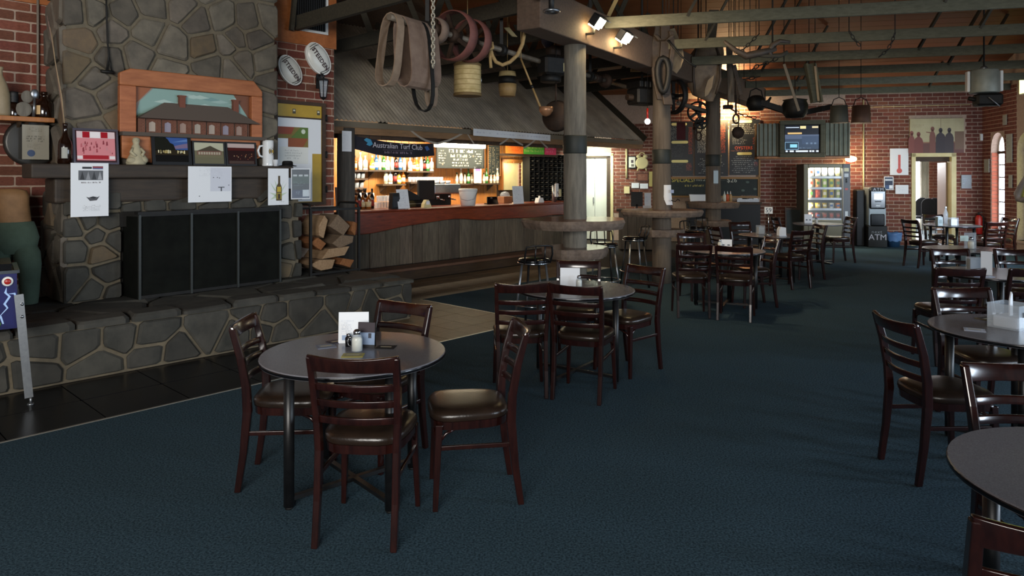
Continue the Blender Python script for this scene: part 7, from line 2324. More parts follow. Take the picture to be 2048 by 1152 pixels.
# black machinery on the shaft left of the first log
c = at(1104, 132, 9.3)
bl = thing('black_hoist', 'black cast-iron hoist block with a pale tag hanging left of the nearest log', 'machine', c, D(30))
MB().cbox(-.17, .17, -.12, .12, -.13, .12, .03).build('housing', M_DARKIRON, bl)
MB().lathe([(.12, -.2), (.14, -.19), (.14, -.13), (.1, -.1)], 18, (-.02, 0, -.02)).build('base_ring', M_DARKIRON, bl)
MB().lathe([(.1, -.06), (.1, .06)], 20, (.02, 0, .2), M=Matrix.Translation((0, 0, .0))).build('wheel', M_IRON, bl)
MB().lathe([(.05, .24), (.09, .30), (.10, .42), (.05, .5), (.001, .5)], 14, (-.06, 0, 0)).build('motor_cap', mat('dark violet enamel', '2a2636', .35), bl)
MB().quad(.10, .16, -.08, .03, -.125, 'd9c890').build('tag', M_PRINT, bl)
MB().rod((-.06, 0, .5), (-.06, 0, ZC(c) - c.z), .015, n=6).build('hook_rod', M_DARKIRON, bl)
o = at(1014, 65, 7.2)
t = thing('glass_insulator', 'pale slotted strip of glass or tin hanging in the dark behind the rope', 'relic', at(1018, 66, 9.0), D(30))
MB().prism([(-.07, .06), (.0, .07), (.12, -.04), (.05, -.04)], -.01, .01).build('strip', mat('pale tin', 'b5ab84', .5), t)
cord(t, (0, 0, .06), (0, 0, ZC(at(1018, 66, 9.0)) - at(1018, 66, 9.0).z))

# second machine by the second log, red hanging lamp
c = at(1284, 190, 11.0)
m2 = thing('engine_block', 'dark engine block hanging left of the second log', 'machine', c, D(30))
MB().cbox(-.2, .2, -.15, .15, -.16, .10, .03).build('casting', M_DARKIRON, m2)
for k in range(4): MB().cbox(-.18 + .1 * k, -.11 + .1 * k, -.17, .17, .1, .2, .01).build('fin', M_DARKIRON, m2)
MB().rod((-.3, 0, -.05), (.3, 0, -.05), .05, n=12).build('axle', M_IRON, m2)
MB().tube([(.2, -.1, -.05), (.28, -.14, .02), (.33, -.12, .0)], .012, 6).build('crank', M_STEEL, m2)
MB().rod((0, 0, .2), (0, 0, ZC(c) - c.z), .02, n=6).build('hook_rod', M_DARKIRON, m2)
c = at(1295, 243, 10.6)
rl = thing('red_hanging_lamp', 'red-stemmed lamp with a shiny ball hanging left of the second log', 'lamp', c)
MB().ball((0, 0, 0), .045, 14, 8).build('globe', mat('frosted globe', 'efe6e6', .2, emit=1.2), rl)
MB().rod((0, 0, .04), (0, 0, .20), .016, n=10).build('red_stem', M_RED, rl)
MB().rod((-.06, 0, 0), (-.03, 0, 0), .012, n=8).build('switch', M_STEEL, rl)
cord(rl, (0, 0, .2), (0, 0, ZC(c) - c.z), .004, M_DARKIRON)

# relics on the second log: harness leather and two pale hides
Y = 10.25
o = at(1325, 120, Y)
hn = thing('harness_leather', 'dark bundle of harness leather strapped to the top of the second log', 'harness', o)
for k, (path, w_) in enumerate(((((1318, 52), (1312, 85), (1310, 120), (1313, 160), (1322, 200)), .12), (((1330, 50), (1330, 90), (1327, 130), (1330, 175), (1336, 210)), .14), (((1342, 62), (1345, 100), (1338, 150), (1332, 190)), .07), (((1310, 70), (1320, 82), (1335, 80), (1346, 70)), .06))):
    MB().ribbon([at(x, y, Y - .02 * k) - o for x, y in path], w_, .05, (1, .15, 0)).build('strap', M_LEATHER, hn, bevel=.01)
MB().tube([at(1326 + 11 * math.sin(a_) * (1 + .25 * math.cos(a_)), 150 - 34 * math.cos(a_), Y - .12) - o for a_ in [2 * PI * q / 16 for q in range(16)]], .045, 8, True).build('collar', M_DARKIRON, hn)
MB().rod((0, 0, .2), (0, 0, ZC(o) - o.z), .012, n=6).build('tie', M_DARKIRON, hn)
MB().tube([at(x, y, Y - .12) - o for x, y in ((1335, 80), (1350, 98), (1362, 112), (1378, 125), (1392, 134))], .014, 6).build('strap', M_DARKIRON, hn)
for (nm, lab, pts, yy) in (('pale_hide', 'large pale leather flap hanging right of the second log', ((1338, 58), (1350, 55), (1358, 75), (1365, 95), (1367, 118), (1361, 135), (1353, 147), (1345, 140), (1340, 110)), 10.5),
                           ('pale_hide', 'narrow pale leather flap hanging against the second log', ((1332, 92), (1338, 88), (1340, 115), (1339, 140), (1336, 158), (1329, 162), (1328, 150), (1331, 120)), 10.42)):
    o = at(pts[0][0], pts[0][1], yy); t = thing(nm, lab, 'leather', o)
    m = MB(); front = [at(x, y, yy) - o + Vector((0, .03 * math.sin(i * 1.1), 0)) for i, (x, y) in enumerate(pts)]
    n = len(front); back = [p + Vector((.01, .025, 0)) for p in front]
    m.add(front + back, [list(range(n))[::-1], [n + i for i in range(n)]] + [[i, (i + 1) % n, n + (i + 1) % n, n + i] for i in range(n)]); m.build('flap', M_HIDE, t, bevel=.006)
    MB().rod((0, 0, -.02), (0, .03, ZC(o) - o.z), .006, n=6).build('thong', M_LEATHER, t)
# saddle on the third log
Y = 11.9
o = at(1418, 110, Y)
sd_ = thing('old_saddle', 'old stitched leather saddle hanging on the third log', 'saddle', o)
m = MB()
ell_loft(m, [(at(x, y, Y) - o).to_tuple() + (rx, ry) for x, y, rx, ry in ((1420, 203, .05, .04), (1408, 190, .20, .08), (1406, 170, .26, .12), (1408, 140, .29, .16), (1414, 110, .29, .17), (1420, 90, .22, .14), (1424, 78, .1, .08))], 20)
m.build('seat', mat('old saddle leather', '5d4c3b', .6, col2='79654e', scale=9, bump=.35), sd_)
m = MB(); pts = ((1416, 160), (1428, 150), (1424, 175), (1416, 190), (1409, 194), (1410, 178)); fr = [at(x, y, Y - .22) - o for x, y in pts]; n = len(fr)
bk_ = [p + Vector((0, .03, 0)) for p in fr]
m.add(fr + bk_, [list(range(n))[::-1], [n + i for i in range(n)]] + [[i, (i + 1) % n, n + (i + 1) % n, n + i] for i in range(n)]); m.build('saddle_flap', M_HIDE, sd_)
MB().tube([at(x, y, Y - .15) - o for x, y in ((1395, 90), (1388, 120), (1387, 155), (1390, 190))], .02, 6).tube([at(x, y, Y - .15) - o for x, y in ((1432, 92), (1440, 120), (1441, 160), (1432, 188))], .022, 6).build('girth_strap', M_LEATHER, sd_)
MB().ribbon([at(x, y, Y - .05) - o for x, y in ((1428, 20), (1425, 50), (1422, 80))], .16, .02, (1, 0, 0)).build('hanging_strap', M_BEAMDARK, sd_)
# dark post straps to the right of the saddle
for i, (nm, lab, x0, y0, x1, y1, ww, Y, mm) in enumerate((
        ('hanging_board', 'weathered upright board hanging right of the saddle', 1458, 75, 1462, 205, .11, 12.4, M_LOGBROWN),
        ('leather_strap', 'dark leather strap dangling below the weathered board', 1468, 130, 1482, 190, .07, 12.2, M_LEATHER),
        ('long_strap', 'long pale leather strap hanging in the middle of the right beams', 1568, 128, 1598, 222, .045, 11.2, mat('pale strap', '6d6252', .7)),
        ('timber_trough', 'upright grey timber trough hanging between the beams over the television', 1618, 128, 1632, 205, .17, 11.6, M_BEAM),
        ('lath', 'thin pale lath hanging beside the grey trough', 1630, 132, 1637, 202, .035, 11.4, M_HIDE))):
    o = at(x0, y0, Y); e_ = at(x1, y1, Y) - o
    t = thing(nm, lab, 'strap' if 'strap' in nm else 'board', o)
    MB().bar((0, 0, 0), e_, ww, ww * .35, (0, 1, 0)).build('body', mm, t, bevel=.005)
    if nm == 'timber_trough': MB().bar((-.07, -.04, 0), e_ + Vector((-.07, -.04, 0)), .03, .1, (0, 1, 0)).bar((.07, -.04, 0), e_ + Vector((.07, -.04, 0)), .03, .1, (0, 1, 0)).build('side', M_BEAM, t)
    MB().rod((0, 0, -.01), (0, 0, ZC(o) - o.z), .007, n=6).build('tie', M_DARKIRON, t)
# yoke and saddle tree lying on the beams
Y = 9.4
o = at(1556, 105, Y)
yk = thing('saddle_tree', 'wooden saddle tree and yoke tied up on the right-hand beams', 'yoke', o)
MB().tube([at(x, y, Y) - o for x, y in ((1580, 84), (1560, 82), (1545, 90), (1538, 104), (1545, 116))], [.02, .03, .035, .03, .02], 8).build('arch', M_LEATHER, yk)
MB().tube([at(x, y, Y) - o for x, y in ((1448, 82), (1470, 100), (1492, 112), (1520, 106), (1552, 98))], [.02, .035, .05, .05, .03], 8).build('yoke_arm', M_LEATHER, yk)
MB().tube([at(x, y, Y) - o for x, y in ((1500, 108), (1530, 112), (1560, 112), (1575, 104))], .026, 8).build('cross_arm', M_BEAMDARK, yk)
MB().rod(at(1545, 90, Y) - o, (at(1545, 90, Y) - o) + Vector((0, 0, ZC(o) - at(1545, 90, Y).z)), .012, n=6).build('tie', M_DARKIRON, yk)


def chain_run(name, label, pts, Y, r=.02, m=M_DARKIRON, n=None, hang=True):
    o = at(pts[0][0], pts[0][1], Y); P = [at(x, y, Y) - o for x, y in pts]
    t = thing(name, label, 'chain', o)
    tot = sum((b - a).length for a, b in zip(P, P[1:])); n = n or max(3, int(tot / (r * 3.0)))
    def ev(d):
        for a, b in zip(P, P[1:]):
            l = (b - a).length
            if d <= l: return a.lerp(b, d / l), (b - a).normalized()
            d -= l
        return P[-1], (P[-1] - P[-2]).normalized()
    for i in range(n):
        c, dr = ev((i + .5) * tot / n)
        v = dr.cross(Vector((0, 1, 0))) if i % 2 else Vector((0, 1, 0)); v = (v - dr * v.dot(dr)).normalized()
        MB().tube([c + dr * math.cos(a) * r * 1.9 + v * math.sin(a) * r for a in [2 * PI * q / 8 for q in range(8)]], r * .32, 5, True).build('link', m, t)
    MB().rod((0, 0, 0), (0, 0, ZC(o) - o.z), .006, n=5).build('tie', m, t)
    return t


chain_run('bright_chain', 'black chain crossing the lit orange ceiling boards', ((1488, 158), (1500, 157), (1520, 153)), 11.8, .028)
chain_run('upper_chain', 'black chain running up the beams from the lit boards', ((1500, 142), (1515, 132), (1540, 124), (1555, 116)), 11.0, .026)
chain_run('low_chain', 'black chain sloping down over the right menu board', ((1462, 218), (1480, 228), (1500, 234), (1512, 236)), 13.6, .028)
chain_run('beam_chain', 'thin chain draped over the second beam on the right', ((1698, 62), (1708, 78), (1720, 92)), 8.9, .018)
chain_run('beam_chain', 'thin slanting chain hanging between the second and third right beams', ((1790, 66), (1784, 84), (1775, 100), (1758, 114)), 9.0, .018)
chain_run('rafter_chain', 'thin chain slung from the upper boards to the lit beam', ((1518, 68), (1502, 84), (1488, 98), (1480, 106)), 9.6, .02)
# ring and frying pan
Y = 13.2
o = at(1472, 238, Y)
t = thing('iron_ring', 'iron ring hanging on a strap above the small pan', 'ring', o)
MB().tube([(math.cos(2 * PI * i / 16) * .055, 0, math.sin(2 * PI * i / 16) * .085) for i in range(16)], .018, 6, True).build('ring', M_IRON, t)
MB().bar((0, 0, .09), at(1471, 190, Y) - o, .04, .015, (0, 1, 0)).build('strap', M_IRON, t)
cord(t, at(1471, 190, Y) - o, (at(1471, 190, Y) - o) + Vector((0, 0, ZC(at(1471, 190, Y)) - at(1471, 190, Y).z)), .006, M_DARKIRON)
o = at(1477, 265, Y + .2)
t = thing('small_pan', 'small round black pan hanging before the right menu board', 'pan', o)
MB().lathe([(.001, .01), (.1, .01), (.112, -.03), (.118, -.03), (.106, .02), (.001, .022)], 22, M=RX).build('dish', M_IRON, t)
MB().bar((0, 0, .1), (.01, 0, .34), .022, .01, (0, 1, 0)).build('handle', M_IRON, t)
cord(t, (.01, 0, .34), (.01, 0, ZC(o) - o.z), .006, M_DARKIRON)
# wheels on a pole between second and third logs
def wheel(label, px, py, Y, r, wd, spokes, ang, m=M_DARKIRON):
    o = at(px, py, Y); t = thing('spoked_pulley', label, 'wheel', o)
    M0 = Matrix.Rotation(ang, 4, 'Z') @ RX
    MB().lathe([(r * .84, -wd / 2), (r, -wd / 2), (r, wd / 2), (r * .84, wd / 2), (r * .84, -wd / 2)], 28, M=M0).build('rim', m, t)
    MB().lathe([(.02, -wd), (.05, -wd), (.05, wd), (.02, wd)], 12, M=M0).build('hub', m, t)
    for k in range(spokes):
        a = 2 * PI * k / spokes
        MB().bar(M0 @ Vector((math.cos(a) * .04, math.sin(a) * .04, 0)), M0 @ Vector((math.cos(a) * r * .88, math.sin(a) * r * .88, 0)), .05, .03, (0, 1, 0)).build('spoke', m, t)
    MB().rod((0, 0, r), (0, 0, ZC(o) - o.z), .01, n=6).build('hook_rod', M_DARKIRON, t)
    return t


wheel('black pulley wheel seen edge-on right of the second log', 1347, 193, 11.6, .30, .08, 4, D(-60))
wheel('black spoked iron wheel against the bright wall left of the third log', 1396, 224, 13.0, .20, .05, 5, D(-10))
wheel('small spoked iron wheel below the larger spoked one', 1402, 246, 13.3, .12, .04, 5, 0)
p0, p1 = at(1356, 206, 11.7), at(1412, 222, 13.0)
t = thing('wooden_axle', 'orange brown wooden axle between the two iron wheels', 'axle', p0)
MB().rod((0, 0, 0), p1 - p0, .035, n=10).build('shaft', M_LOGBROWN, t)
MB().rod((0, 0, 0), (0, 0, ZC(p0) - p0.z), .008, n=6).rod(p1 - p0, (p1 - p0) + Vector((0, 0, ZC(p1) - p1.z)), .008, n=6).build('hook_rod', M_DARKIRON, t)
o = at(1362, 262, 13.6)
t = thing('maroon_cloth', 'dark maroon cloth strip hanging before the left menu board', 'cloth', o)
MB().box(-.085, .085, -.005, .005, -.17, .17).build('cloth', mat('maroon cloth', '4a1a1c', .9), t)
cord(t, (0, 0, .17), (0, 0, ZC(o) - o.z), .005, M_DARKIRON)
o = at(1398, 262, 13.4)
t = thing('horse_bit', 'iron horse bit and rings hanging before the middle menu board', 'bit', o)
MB().tube([(math.cos(2 * PI * i / 14) * .06, 0, .07 + math.sin(2 * PI * i / 14) * .10) for i in range(14)], .016, 6, True).tube([(math.cos(2 * PI * i / 14) * .05, .02, -.10 + math.sin(2 * PI * i / 14) * .08) for i in range(14)], .016, 6, True).build('rings', M_IRON, t)
cord(t, (0, 0, .16), (0, 0, ZC(o) - o.z), .006, M_DARKIRON)
# two milk buckets above the television, hanging in the dark
for px, lab, mm, w_ in ((1678, 'grey tin bucket hanging over the television\'s right end, left of two', mat('dull tin', '4f5048', .6, .3), .155), (1722, 'tan tin bucket hanging right of the television, right of two', mat('tan tin', '5d4335', .6, .3), .16)):
    o = at(px, 228, 12.6)
    t = thing('tin_bucket', lab, 'bucket', o, 0, 'tin buckets on the beam')
    MB().lathe([(w_, -.16), (w_ * 1.02, -.15), (w_ * .92, .15), (w_ * .9, .15), (w_ * .98, -.15)], 22).build('pail', mm, t)
    MB().tube([(-w_ * .9, 0, .14), (-w_ * .6, 0, .26), (0, 0, .30), (w_ * .6, 0, .26), (w_ * .9, 0, .14)], .008, 6).build('bail', M_DARKIRON, t)
    cord(t, (0, 0, .3), (0, 0, ZC(o) - o.z), .006, M_DARKIRON)
o = at(1590, 215, 13.0)
t = thing('camp_oven', 'black camp oven and irons hanging over the television', 'pot', o)
MB().lathe([(.001, -.2), (.16, -.19), (.22, -.1), (.23, .04), (.2, .12), (.22, .14), (.001, .18)], 20).build('pot', M_DARKIRON, t)
MB().bar((-.62, .1, .1), (.1, .05, -.14), .14, .1).bar((.15, .1, -.1), (.7, .1, .02), .12, .1).build('irons', M_DARKIRON, t)
cord(t, (0, 0, .17), (0, 0, ZC(o) - o.z), .008, M_DARKIRON)
o = at(1512, 205, 13.2)
t = thing('black_kettle', 'black iron kettle hanging over the right menu board', 'kettle', o)
MB().lathe([(.001, -.16), (.13, -.15), (.18, -.04), (.15, .08), (.08, .13), (.001, .14)], 18).build('pot', M_DARKIRON, t)
MB().tube([(.15, 0, -.02), (.24, 0, .03), (.28, 0, .1)], [.04, .03, .02], 8).build('spout', M_DARKIRON, t)
MB().tube([(-.13, 0, .09), (-.1, 0, .22), (0, 0, .27), (.1, 0, .22), (.13, 0, .09)], .012, 6).build('handle', M_DARKIRON, t)
cord(t, (0, 0, .27), (0, 0, ZC(o) - o.z), .006, M_DARKIRON)
# cream drum at the right end of the beams
o = at(1968, 163, 10.2)
t = thing('cream_drum', 'dented cream metal drum with side plates hanging at the right end of the beams', 'drum', o, D(-15))
MB().lathe([(.185, -.17), (.19, -.16), (.188, .15), (.17, .17), (.001, .172)], 24).build('shell', mat('dented cream tin', '90938a', .5, .2, col2='7b7f76', scale=5, bump=.4), t)
for x in (-.21, .21): MB().cbox(x - .02, x + .02, -.05, .05, -.15, .15, .008).build('side_plate', M_WHITE, t)
MB().ball((0, 0, .19), (.05, .05, .04), 10, 6).build('cap', M_STEEL, t)
MB().cbox(-.12, .22, -.1, .12, -.36, -.18, .03).rod((-.2, 0, -.24), (-.05, 0, -.28), .03, n=8).build('black_fitting', M_DARKIRON, t)
MB().rod((.02, -.12, -.24), (.16, -.12, -.38), .008, n=6).build('lever', M_STEEL, t)
MB().rod((0, 0, .2), (0, 0, ZC(o) - o.z), .012, n=6).build('hook_rod', M_DARKIRON, t)
o = at(2044, 170, 11.8)
t = thing('exit_sign', 'glowing yellow green exit light at the right edge', 'sign', RW.P(RW.hit(2041, 170, -.1)[0], -.1, RW.hit(2041, 170, -.1)[1]), RW.a)
MB().box(-.05, .3, .0, .09, -.2, .18).build('case', M_WHITE, t)
MB().quad(-.04, .29, -.18, .16, -.002, 'e6f08a').build('lit_face', M_GLOW, t)

# ------------------------------------------------------------------ lamps on the girder
for (lab, px, py, k) in (('nearer of the two bright floodlights on the girder', 1195, 42, 0), ('farther of the two bright floodlights on the girder', 1249, 72, 1)):
    dx = (px - 1024) / F
    q0 = G0 + gn * .30
    kk = (dx * q0.y - q0.x) / (gd.x - dx * gd.y); q = q0 + gd * kk
    p = Vector((q.x, q.y, EYE - (py - HY) / F * q.y))
    t = thing('floodlight', lab, 'lamp', p, math.atan2(gn.y, gn.x) + PI / 2)
    Rt = Matrix.Rotation(D(0), 4, 'Z') @ Matrix.Rotation(D(38), 4, 'X')
    hw = .085 if k == 0 else .11
    MB().cbox(-hw - .02, hw + .02, -.05, .05, -.07, .075, .012, None, Rt).build('housing', M_BLACK, t)
    face = Matrix.Rotation(D(38), 4, 'X')
    MB().box(-hw, hw, -.12, -.05, .062, .072, None, Rt).build('visor', M_STEEL, t)
    lens = MB().box(-hw, hw, -.056, -.05, -.055, .06, None, Rt)
    lens.build('lens', M_LAMPGLOW, t)
    MB().cbox(-hw, hw, -.04, .04, -.085, -.066, .004, None, Rt).build('lens_lower', M_LAMPGLOW, t)
    MB().bar((0, .05, 0), (0, .05, -.14), .04, .02).bar((0, .05, -.14), (0, .15, -.14), .04, .02).build('bracket', M_DARKIRON, t)
    lp = p + Vector((gn.x, gn.y, -.4)) * .12
    lamp('floodlight_beam', 'SPOT', lp, 26, WARM2, angle=150, blend=.8, radius=.08, aim=p + Vector((gn.x * .35 + gd.x * .8, gn.y * .35 + gd.y * .8, -.55)))
_ = Vector((G0.x, G0.y, 0)) - Vector((gd.x, gd.y, 0)) * .62 + Vector((gn.x, gn.y, 0)) * .3
p = at(1103, 20, 7.2)
t = thing('round_downlight', 'small unlit round ceiling light beside the girder end', 'lamp', Vector((p.x, p.y, p.z)))
MB().lathe([(.085, 0), (.09, -.02), (.07, -.03), (.06, -.018), (.001, -.018)], 22).build('bezel', M_STEEL, t)
MB().lathe([(.06, -.017), (.001, -.022)], 18).build('lens', M_CERAMIC, t)
MB().lathe([(.03, 0), (.03, .2)], 8).build('stem', M_BLACK, t)
for (x0, y0, x1, y1, yy) in ((1212, 42, 1243, -22, 9.25), (1160, 38, 1139, 8, 8.75), (1262, 140, 1312, 140, 11.9)):
    a_, b_ = at(x0, y0, yy), at(x1, y1, yy)
    struct(MB().bar(a_, b_, .05, .09 if y0 < 100 else .13, (0, 1, 0)).build('beam', mat('pale new timber', '8f7a50', .8, col2='a8905f', scale=5)))  # struts coloured pale, the floodlight on them painted into the timber
# wall wash lamp over the menu boards
p = BW.P(bs(1456, -.55), -.55, bz(1456, 214, -.55))
t = thing('menu_floodlight', 'black floodlight washing the wall above the menu boards', 'lamp', p, BW.a)
MB().cbox(-.12, .12, -.06, .06, -.05, .05, .01).build('housing', M_BLACK, t)
MB().box(-.10, .10, .06, .066, -.04, .04).build('lens', M_LAMPGLOW, t)
MB().rod((0, 0, .05), (0, 0, 1.0), .02, n=8).build('stem', M_DARKIRON, t)
lamp('menu_wash', 'SPOT', p + Vector((.02, .1, 0)), 140, (1.0, .72, .36), angle=165, blend=.9, radius=.06, aim=p + Vector((.25, 1, .0)))
lamp('menu_wash_up', 'SPOT', p + Vector((-.1, -.25, .2)), 95, WARM, angle=100, blend=.9, radius=.1, aim=p + Vector((-.1, -.75, 1.2)))
lamp('door_glow', 'AREA', BW.P((KX0 + KX1) / 2 + .1, -.7, 2.3), 16, (.95, 1, .85), .5, .5, BW.P((KX0 + KX1) / 2, .1, 1.1))
# ------------------------------------------------------------------ small things on the tables (table height .72)
TH = .7205


def tp(px, py): return on_z(px, py, TH)


def card(name, label, x, y, w, h, rz, lean, art=None, m=M_PAPER, cat='menu', foot=True):
    t = thing(name, label, cat, (x, y, TH), rz)
    Rm = Matrix.Rotation(-lean, 4, 'X')
    MB().box(-w / 2, w / 2, 0, .003, 0, h, None, Rm).build('front_leaf', m, t)
    if foot:
        R2 = Matrix.Translation((0, .003 + 2 * h * math.sin(lean), 0)) @ Matrix.Rotation(lean, 4, 'X')
        MB().box(-w / 2, w / 2, 0, .003, 0, h, None, R2).build('rear_leaf', m, t)
    if art:
        a = MB(); art(a, w, h); a.v = [tuple(Rm @ Vector((p[0] - w / 2, p[1], p[2]))) for p in a.v]; a.build('print', M_PRINT, t)
    return t


def art_menu(a, w, h): lines(a, random.Random(1), .1 * w, .55 * w, .3 * h, .75 * h, 7, 'b4bccc', -.002, .9, .4); a.quad(.12 * w, .3 * w, .1 * h, .26 * h, -.002, '8a9cb8')
def art_dark(a, w, h): a.quad(0, w, .6 * h, h, -.002, '2a1f28').quad(0, w, .12 * h, .6 * h, -.002, '7f93b0').quad(0, w, 0, .12 * h, -.002, '14141a').quad(.62 * w, .8 * w, .38 * h, .58 * h, -.003, '2a2c38')
def art_two(a, w, h):
    for k in (.28, .72): a.ball((k * w, -.001, .35 * h), (.13 * w, .001, .07 * h), 10, 4, '3a4452')


def coaster(label, px, py, w, d, rz, col, col2=None):
    p = tp(px, py)
    t = thing('coaster', label, 'coaster', p, rz)
    MB().box(-w / 2, w / 2, -d / 2, d / 2, 0, .003, col).build('card', M_PRINT, t)
    a = MB(); a.add([(-w * .4, -d * .4, .0036), (w * .4, -d * .4, .0036), (w * .4, d * .4, .0036), (-w * .4, d * .4, .0036)], [(0, 1, 2, 3)], col2 or col)
    a.add([(-w * .3, -d * .12, .0042), (w * .3, -d * .12, .0042), (w * .3, d * .12, .0042), (-w * .3, d * .12, .0042)], [(0, 1, 2, 3)], 'b0a890' if col2 else col)
    a.build('print', M_PRINT, t)
    return t


def shaker(label, x, y, rz=0, h=.115):
    t = thing('salt_shaker', label, 'salt shaker', (x, y, TH), rz)
    k = h / .115
    MB().lathe([(.028 * k, 0), (.03 * k, .004), (.03 * k, .065 * k), (.022 * k, .085 * k), (.016 * k, .09 * k)], 18).build('glass_body', M_ACRYLIC, t)
    MB().lathe([(.026 * k, .004), (.0265 * k, .062 * k), (.02 * k, .074 * k), (.001, .075 * k)], 16).build('salt', M_SALT, t)
    MB().lathe([(.019 * k, .088 * k), (.02 * k, .104 * k), (.012 * k, .115 * k), (.001, .117 * k)], 16).build('cap', M_CHROME, t)
    return t


# nearest complete table
p = tp(705, 688); card('menu_card', 'tall white folded menu card standing on the nearest complete table', p.x, p.y + .02, .165, .17, D(4), .10, art_menu)
p = tp(728, 698); card('drinks_menu', 'small dark blue drinks menu stand beside the salt shaker', p.x + .005, p.y + .03, .095, .135, D(-8), .08, art_dark, M_BLACK)
p = tp(714, 702); s = shaker('glass salt shaker with a metal cap on the nearest complete table', p.x, p.y)
MB().tube([(-.024, 0, .07), (-.045, 0, .075), (-.052, 0, .055), (-.045, 0, .03), (-.026, 0, .022)], .0035, 6).build('wire_handle', M_CHROME, s)
p2 = tp(698, 692); s = thing('pepper_grinder_glass', 'small dark glass pepper jar behind the salt shaker', 'pepper shaker', p2)
MB().lathe([(.02, 0), (.021, .045), (.014, .055)], 14).build('glass_body', M_BLACKGLOSS, s)
MB().lathe([(.014, .055), (.015, .066), (.001, .07)], 12).build('cap', M_CHROME, s)
coaster('yellow printed coaster in front of the salt shaker', 706, 711, .11, .075, D(3), 'a59a4a', '8f8a5a')
coaster('blue grey printed coaster at the left of the nearest complete table', 652, 693, .10, .09, D(25), '6a7080', '7a8494')
coaster('dark coaster half under the white menu card', 672, 684, .09, .08, D(40), '3a3640', '4a4650')
coaster('black coaster at the right of the nearest complete table', 772, 695, .10, .08, D(-6), '0f0f12', '17171a')
# second table
p = tp(1140, 573); card('menu_card', 'glowing white menu card standing on the second round table', p.x, p.y, .165, .155, D(-6), .1, None)
p = tp(1155, 574); shaker('salt shaker before the white card on the second round table', p.x + .01, p.y - .02, h=.10)
coaster('pale coaster by the white card on the second round table', 1150, 584, .26, .06, D(-4), '8a9088', '9aa096')
# third table
p = tp(1452, 496); card('menu_card', 'small bright menu card on the third round table', p.x, p.y, .15, .11, D(-12), .1, art_two)
p = tp(1440, 496); shaker('salt shaker left of the small bright card on the third round table', p.x, p.y, h=.11)
coaster('beige coaster on the right of the third round table', 1478, 499, .16, .12, 0, 'a08a5c', '94805a')
# number stand table
p = tp(1537, 471)
t = thing('number_stand', 'table number stand with a white plate reading 59 on a steel pole', 'table number', p, D(-8))
MB().lathe([(.06, 0), (.055, .02), (.02, .04), (.012, .05)], 16).build('base', M_STEEL, t)
MB().rod((0, 0, .04), (0, 0, .36), .008, n=8).build('pole', M_CHROME, t)
MB().cbox(-.062, .062, -.006, .006, .34, .445, .003).build('plate', M_WHITE, t)
text('lettering', '59', .095, mat('navy ink', '23364a', .6), t, (0, -.0075, .392), ext=.001)
p = tp(1521, 468)
t = thing('glass_holder', 'square clear glass holder left of the number 59 stand', 'holder', p, D(10))
MB().cbox(-.055, .055, -.05, .05, 0, .14, .004).build('shell', M_ACRYLIC, t); MB().box(-.045, .045, -.03, .03, .004, .11).build('sachets', mat('pale sachets', 'aab2b8', .7), t)
p = tp(1563, 472)
t = thing('napkin_stack', 'folded white napkins standing right of the number 59 stand', 'napkins', p, D(12))
MB().prism([(-.06, 0), (.06, 0), (.055, .13), (-.03, .145), (-.06, .10)], -.035, .035).build('napkins', M_PAPER, t); MB().box(-.065, .065, -.045, .045, 0, .006).build('plate', M_STEEL, t)
# small far table
p = on_z(1617, 446, .742); t = card('menu_card', 'white card with two dark dots on the small far table', p.x, p.y, .15, .17, 0, .08, art_two); t.location.z = .7425
p = on_z(1627, 447, .742); s = shaker('salt shaker beside the dotted card on the small far table', p.x + .03, p.y - .05, h=.12); s.location.z = .7425
# right-hand table with the clear box
p = tp(2022, 655)
t = thing('acrylic_box', 'clear acrylic box holding napkins on the right-hand table', 'box', p, D(28))
for (x0, x1, y0, y1) in ((-.09, .09, -.09, -.086), (-.09, .09, .086, .09), (-.09, -.086, -.09, .09), (.086, .09, -.09, .09)):
    MB().box(x0, x1, y0, y1, 0, .15).build('wall', M_ACRYLIC, t)
MB().box(-.09, .09, -.09, .09, 0, .004).build('bottom', M_ACRYLIC, t)
MB().quad(-.055, -.03, .08, .11, -.091, '1a1a1c').build('sticker', M_PRINT, t)
nk = thing('napkin_pile', 'folded white napkins with one corner sticking up from the clear box', 'napkins', p + Vector((0, 0, .0045)), D(28))
MB().box(-.07, .07, -.07, .07, 0, .07).build('folded_pile', M_PAPER, nk, bevel=.01)
MB().prism([(-.02, .07), (.015, .07), (.012, .2), (.0, .215), (-.015, .17)], -.004, .004).build('raised_corner', M_PAPER, nk)
coaster('glossy white card before the clear box on the right-hand table', 1949, 660, .11, .09, D(-30), 'a8b0c0', 'c0c8d8')
coaster('brown edged coaster left of the clear box on the right-hand table', 1976, 638, .12, .10, D(20), '6a5a3a', '2a2a30')
# third right-hand table
p = tp(1956, 543)
t = thing('glossy_holder', 'glossy grey sachet holder on the third right-hand table', 'holder', p, D(-12))
MB().cbox(-.09, .09, -.05, .05, 0, .14, .005).build('shell', M_ACRYLIC, t); MB().box(-.08, .08, -.035, .035, .004, .12).build('sachets', mat('grey sachets', '6a7078', .6), t)
p = tp(1973, 550); t = card('white_leaflets', 'bright white leaflets standing right of the glossy holder', p.x, p.y, .09, .22, D(-35), .05, None)
coaster('white paper lying before the bright leaflets', 1965, 553, .18, .08, D(-10), 'b8c4dc', 'c8d4e8')
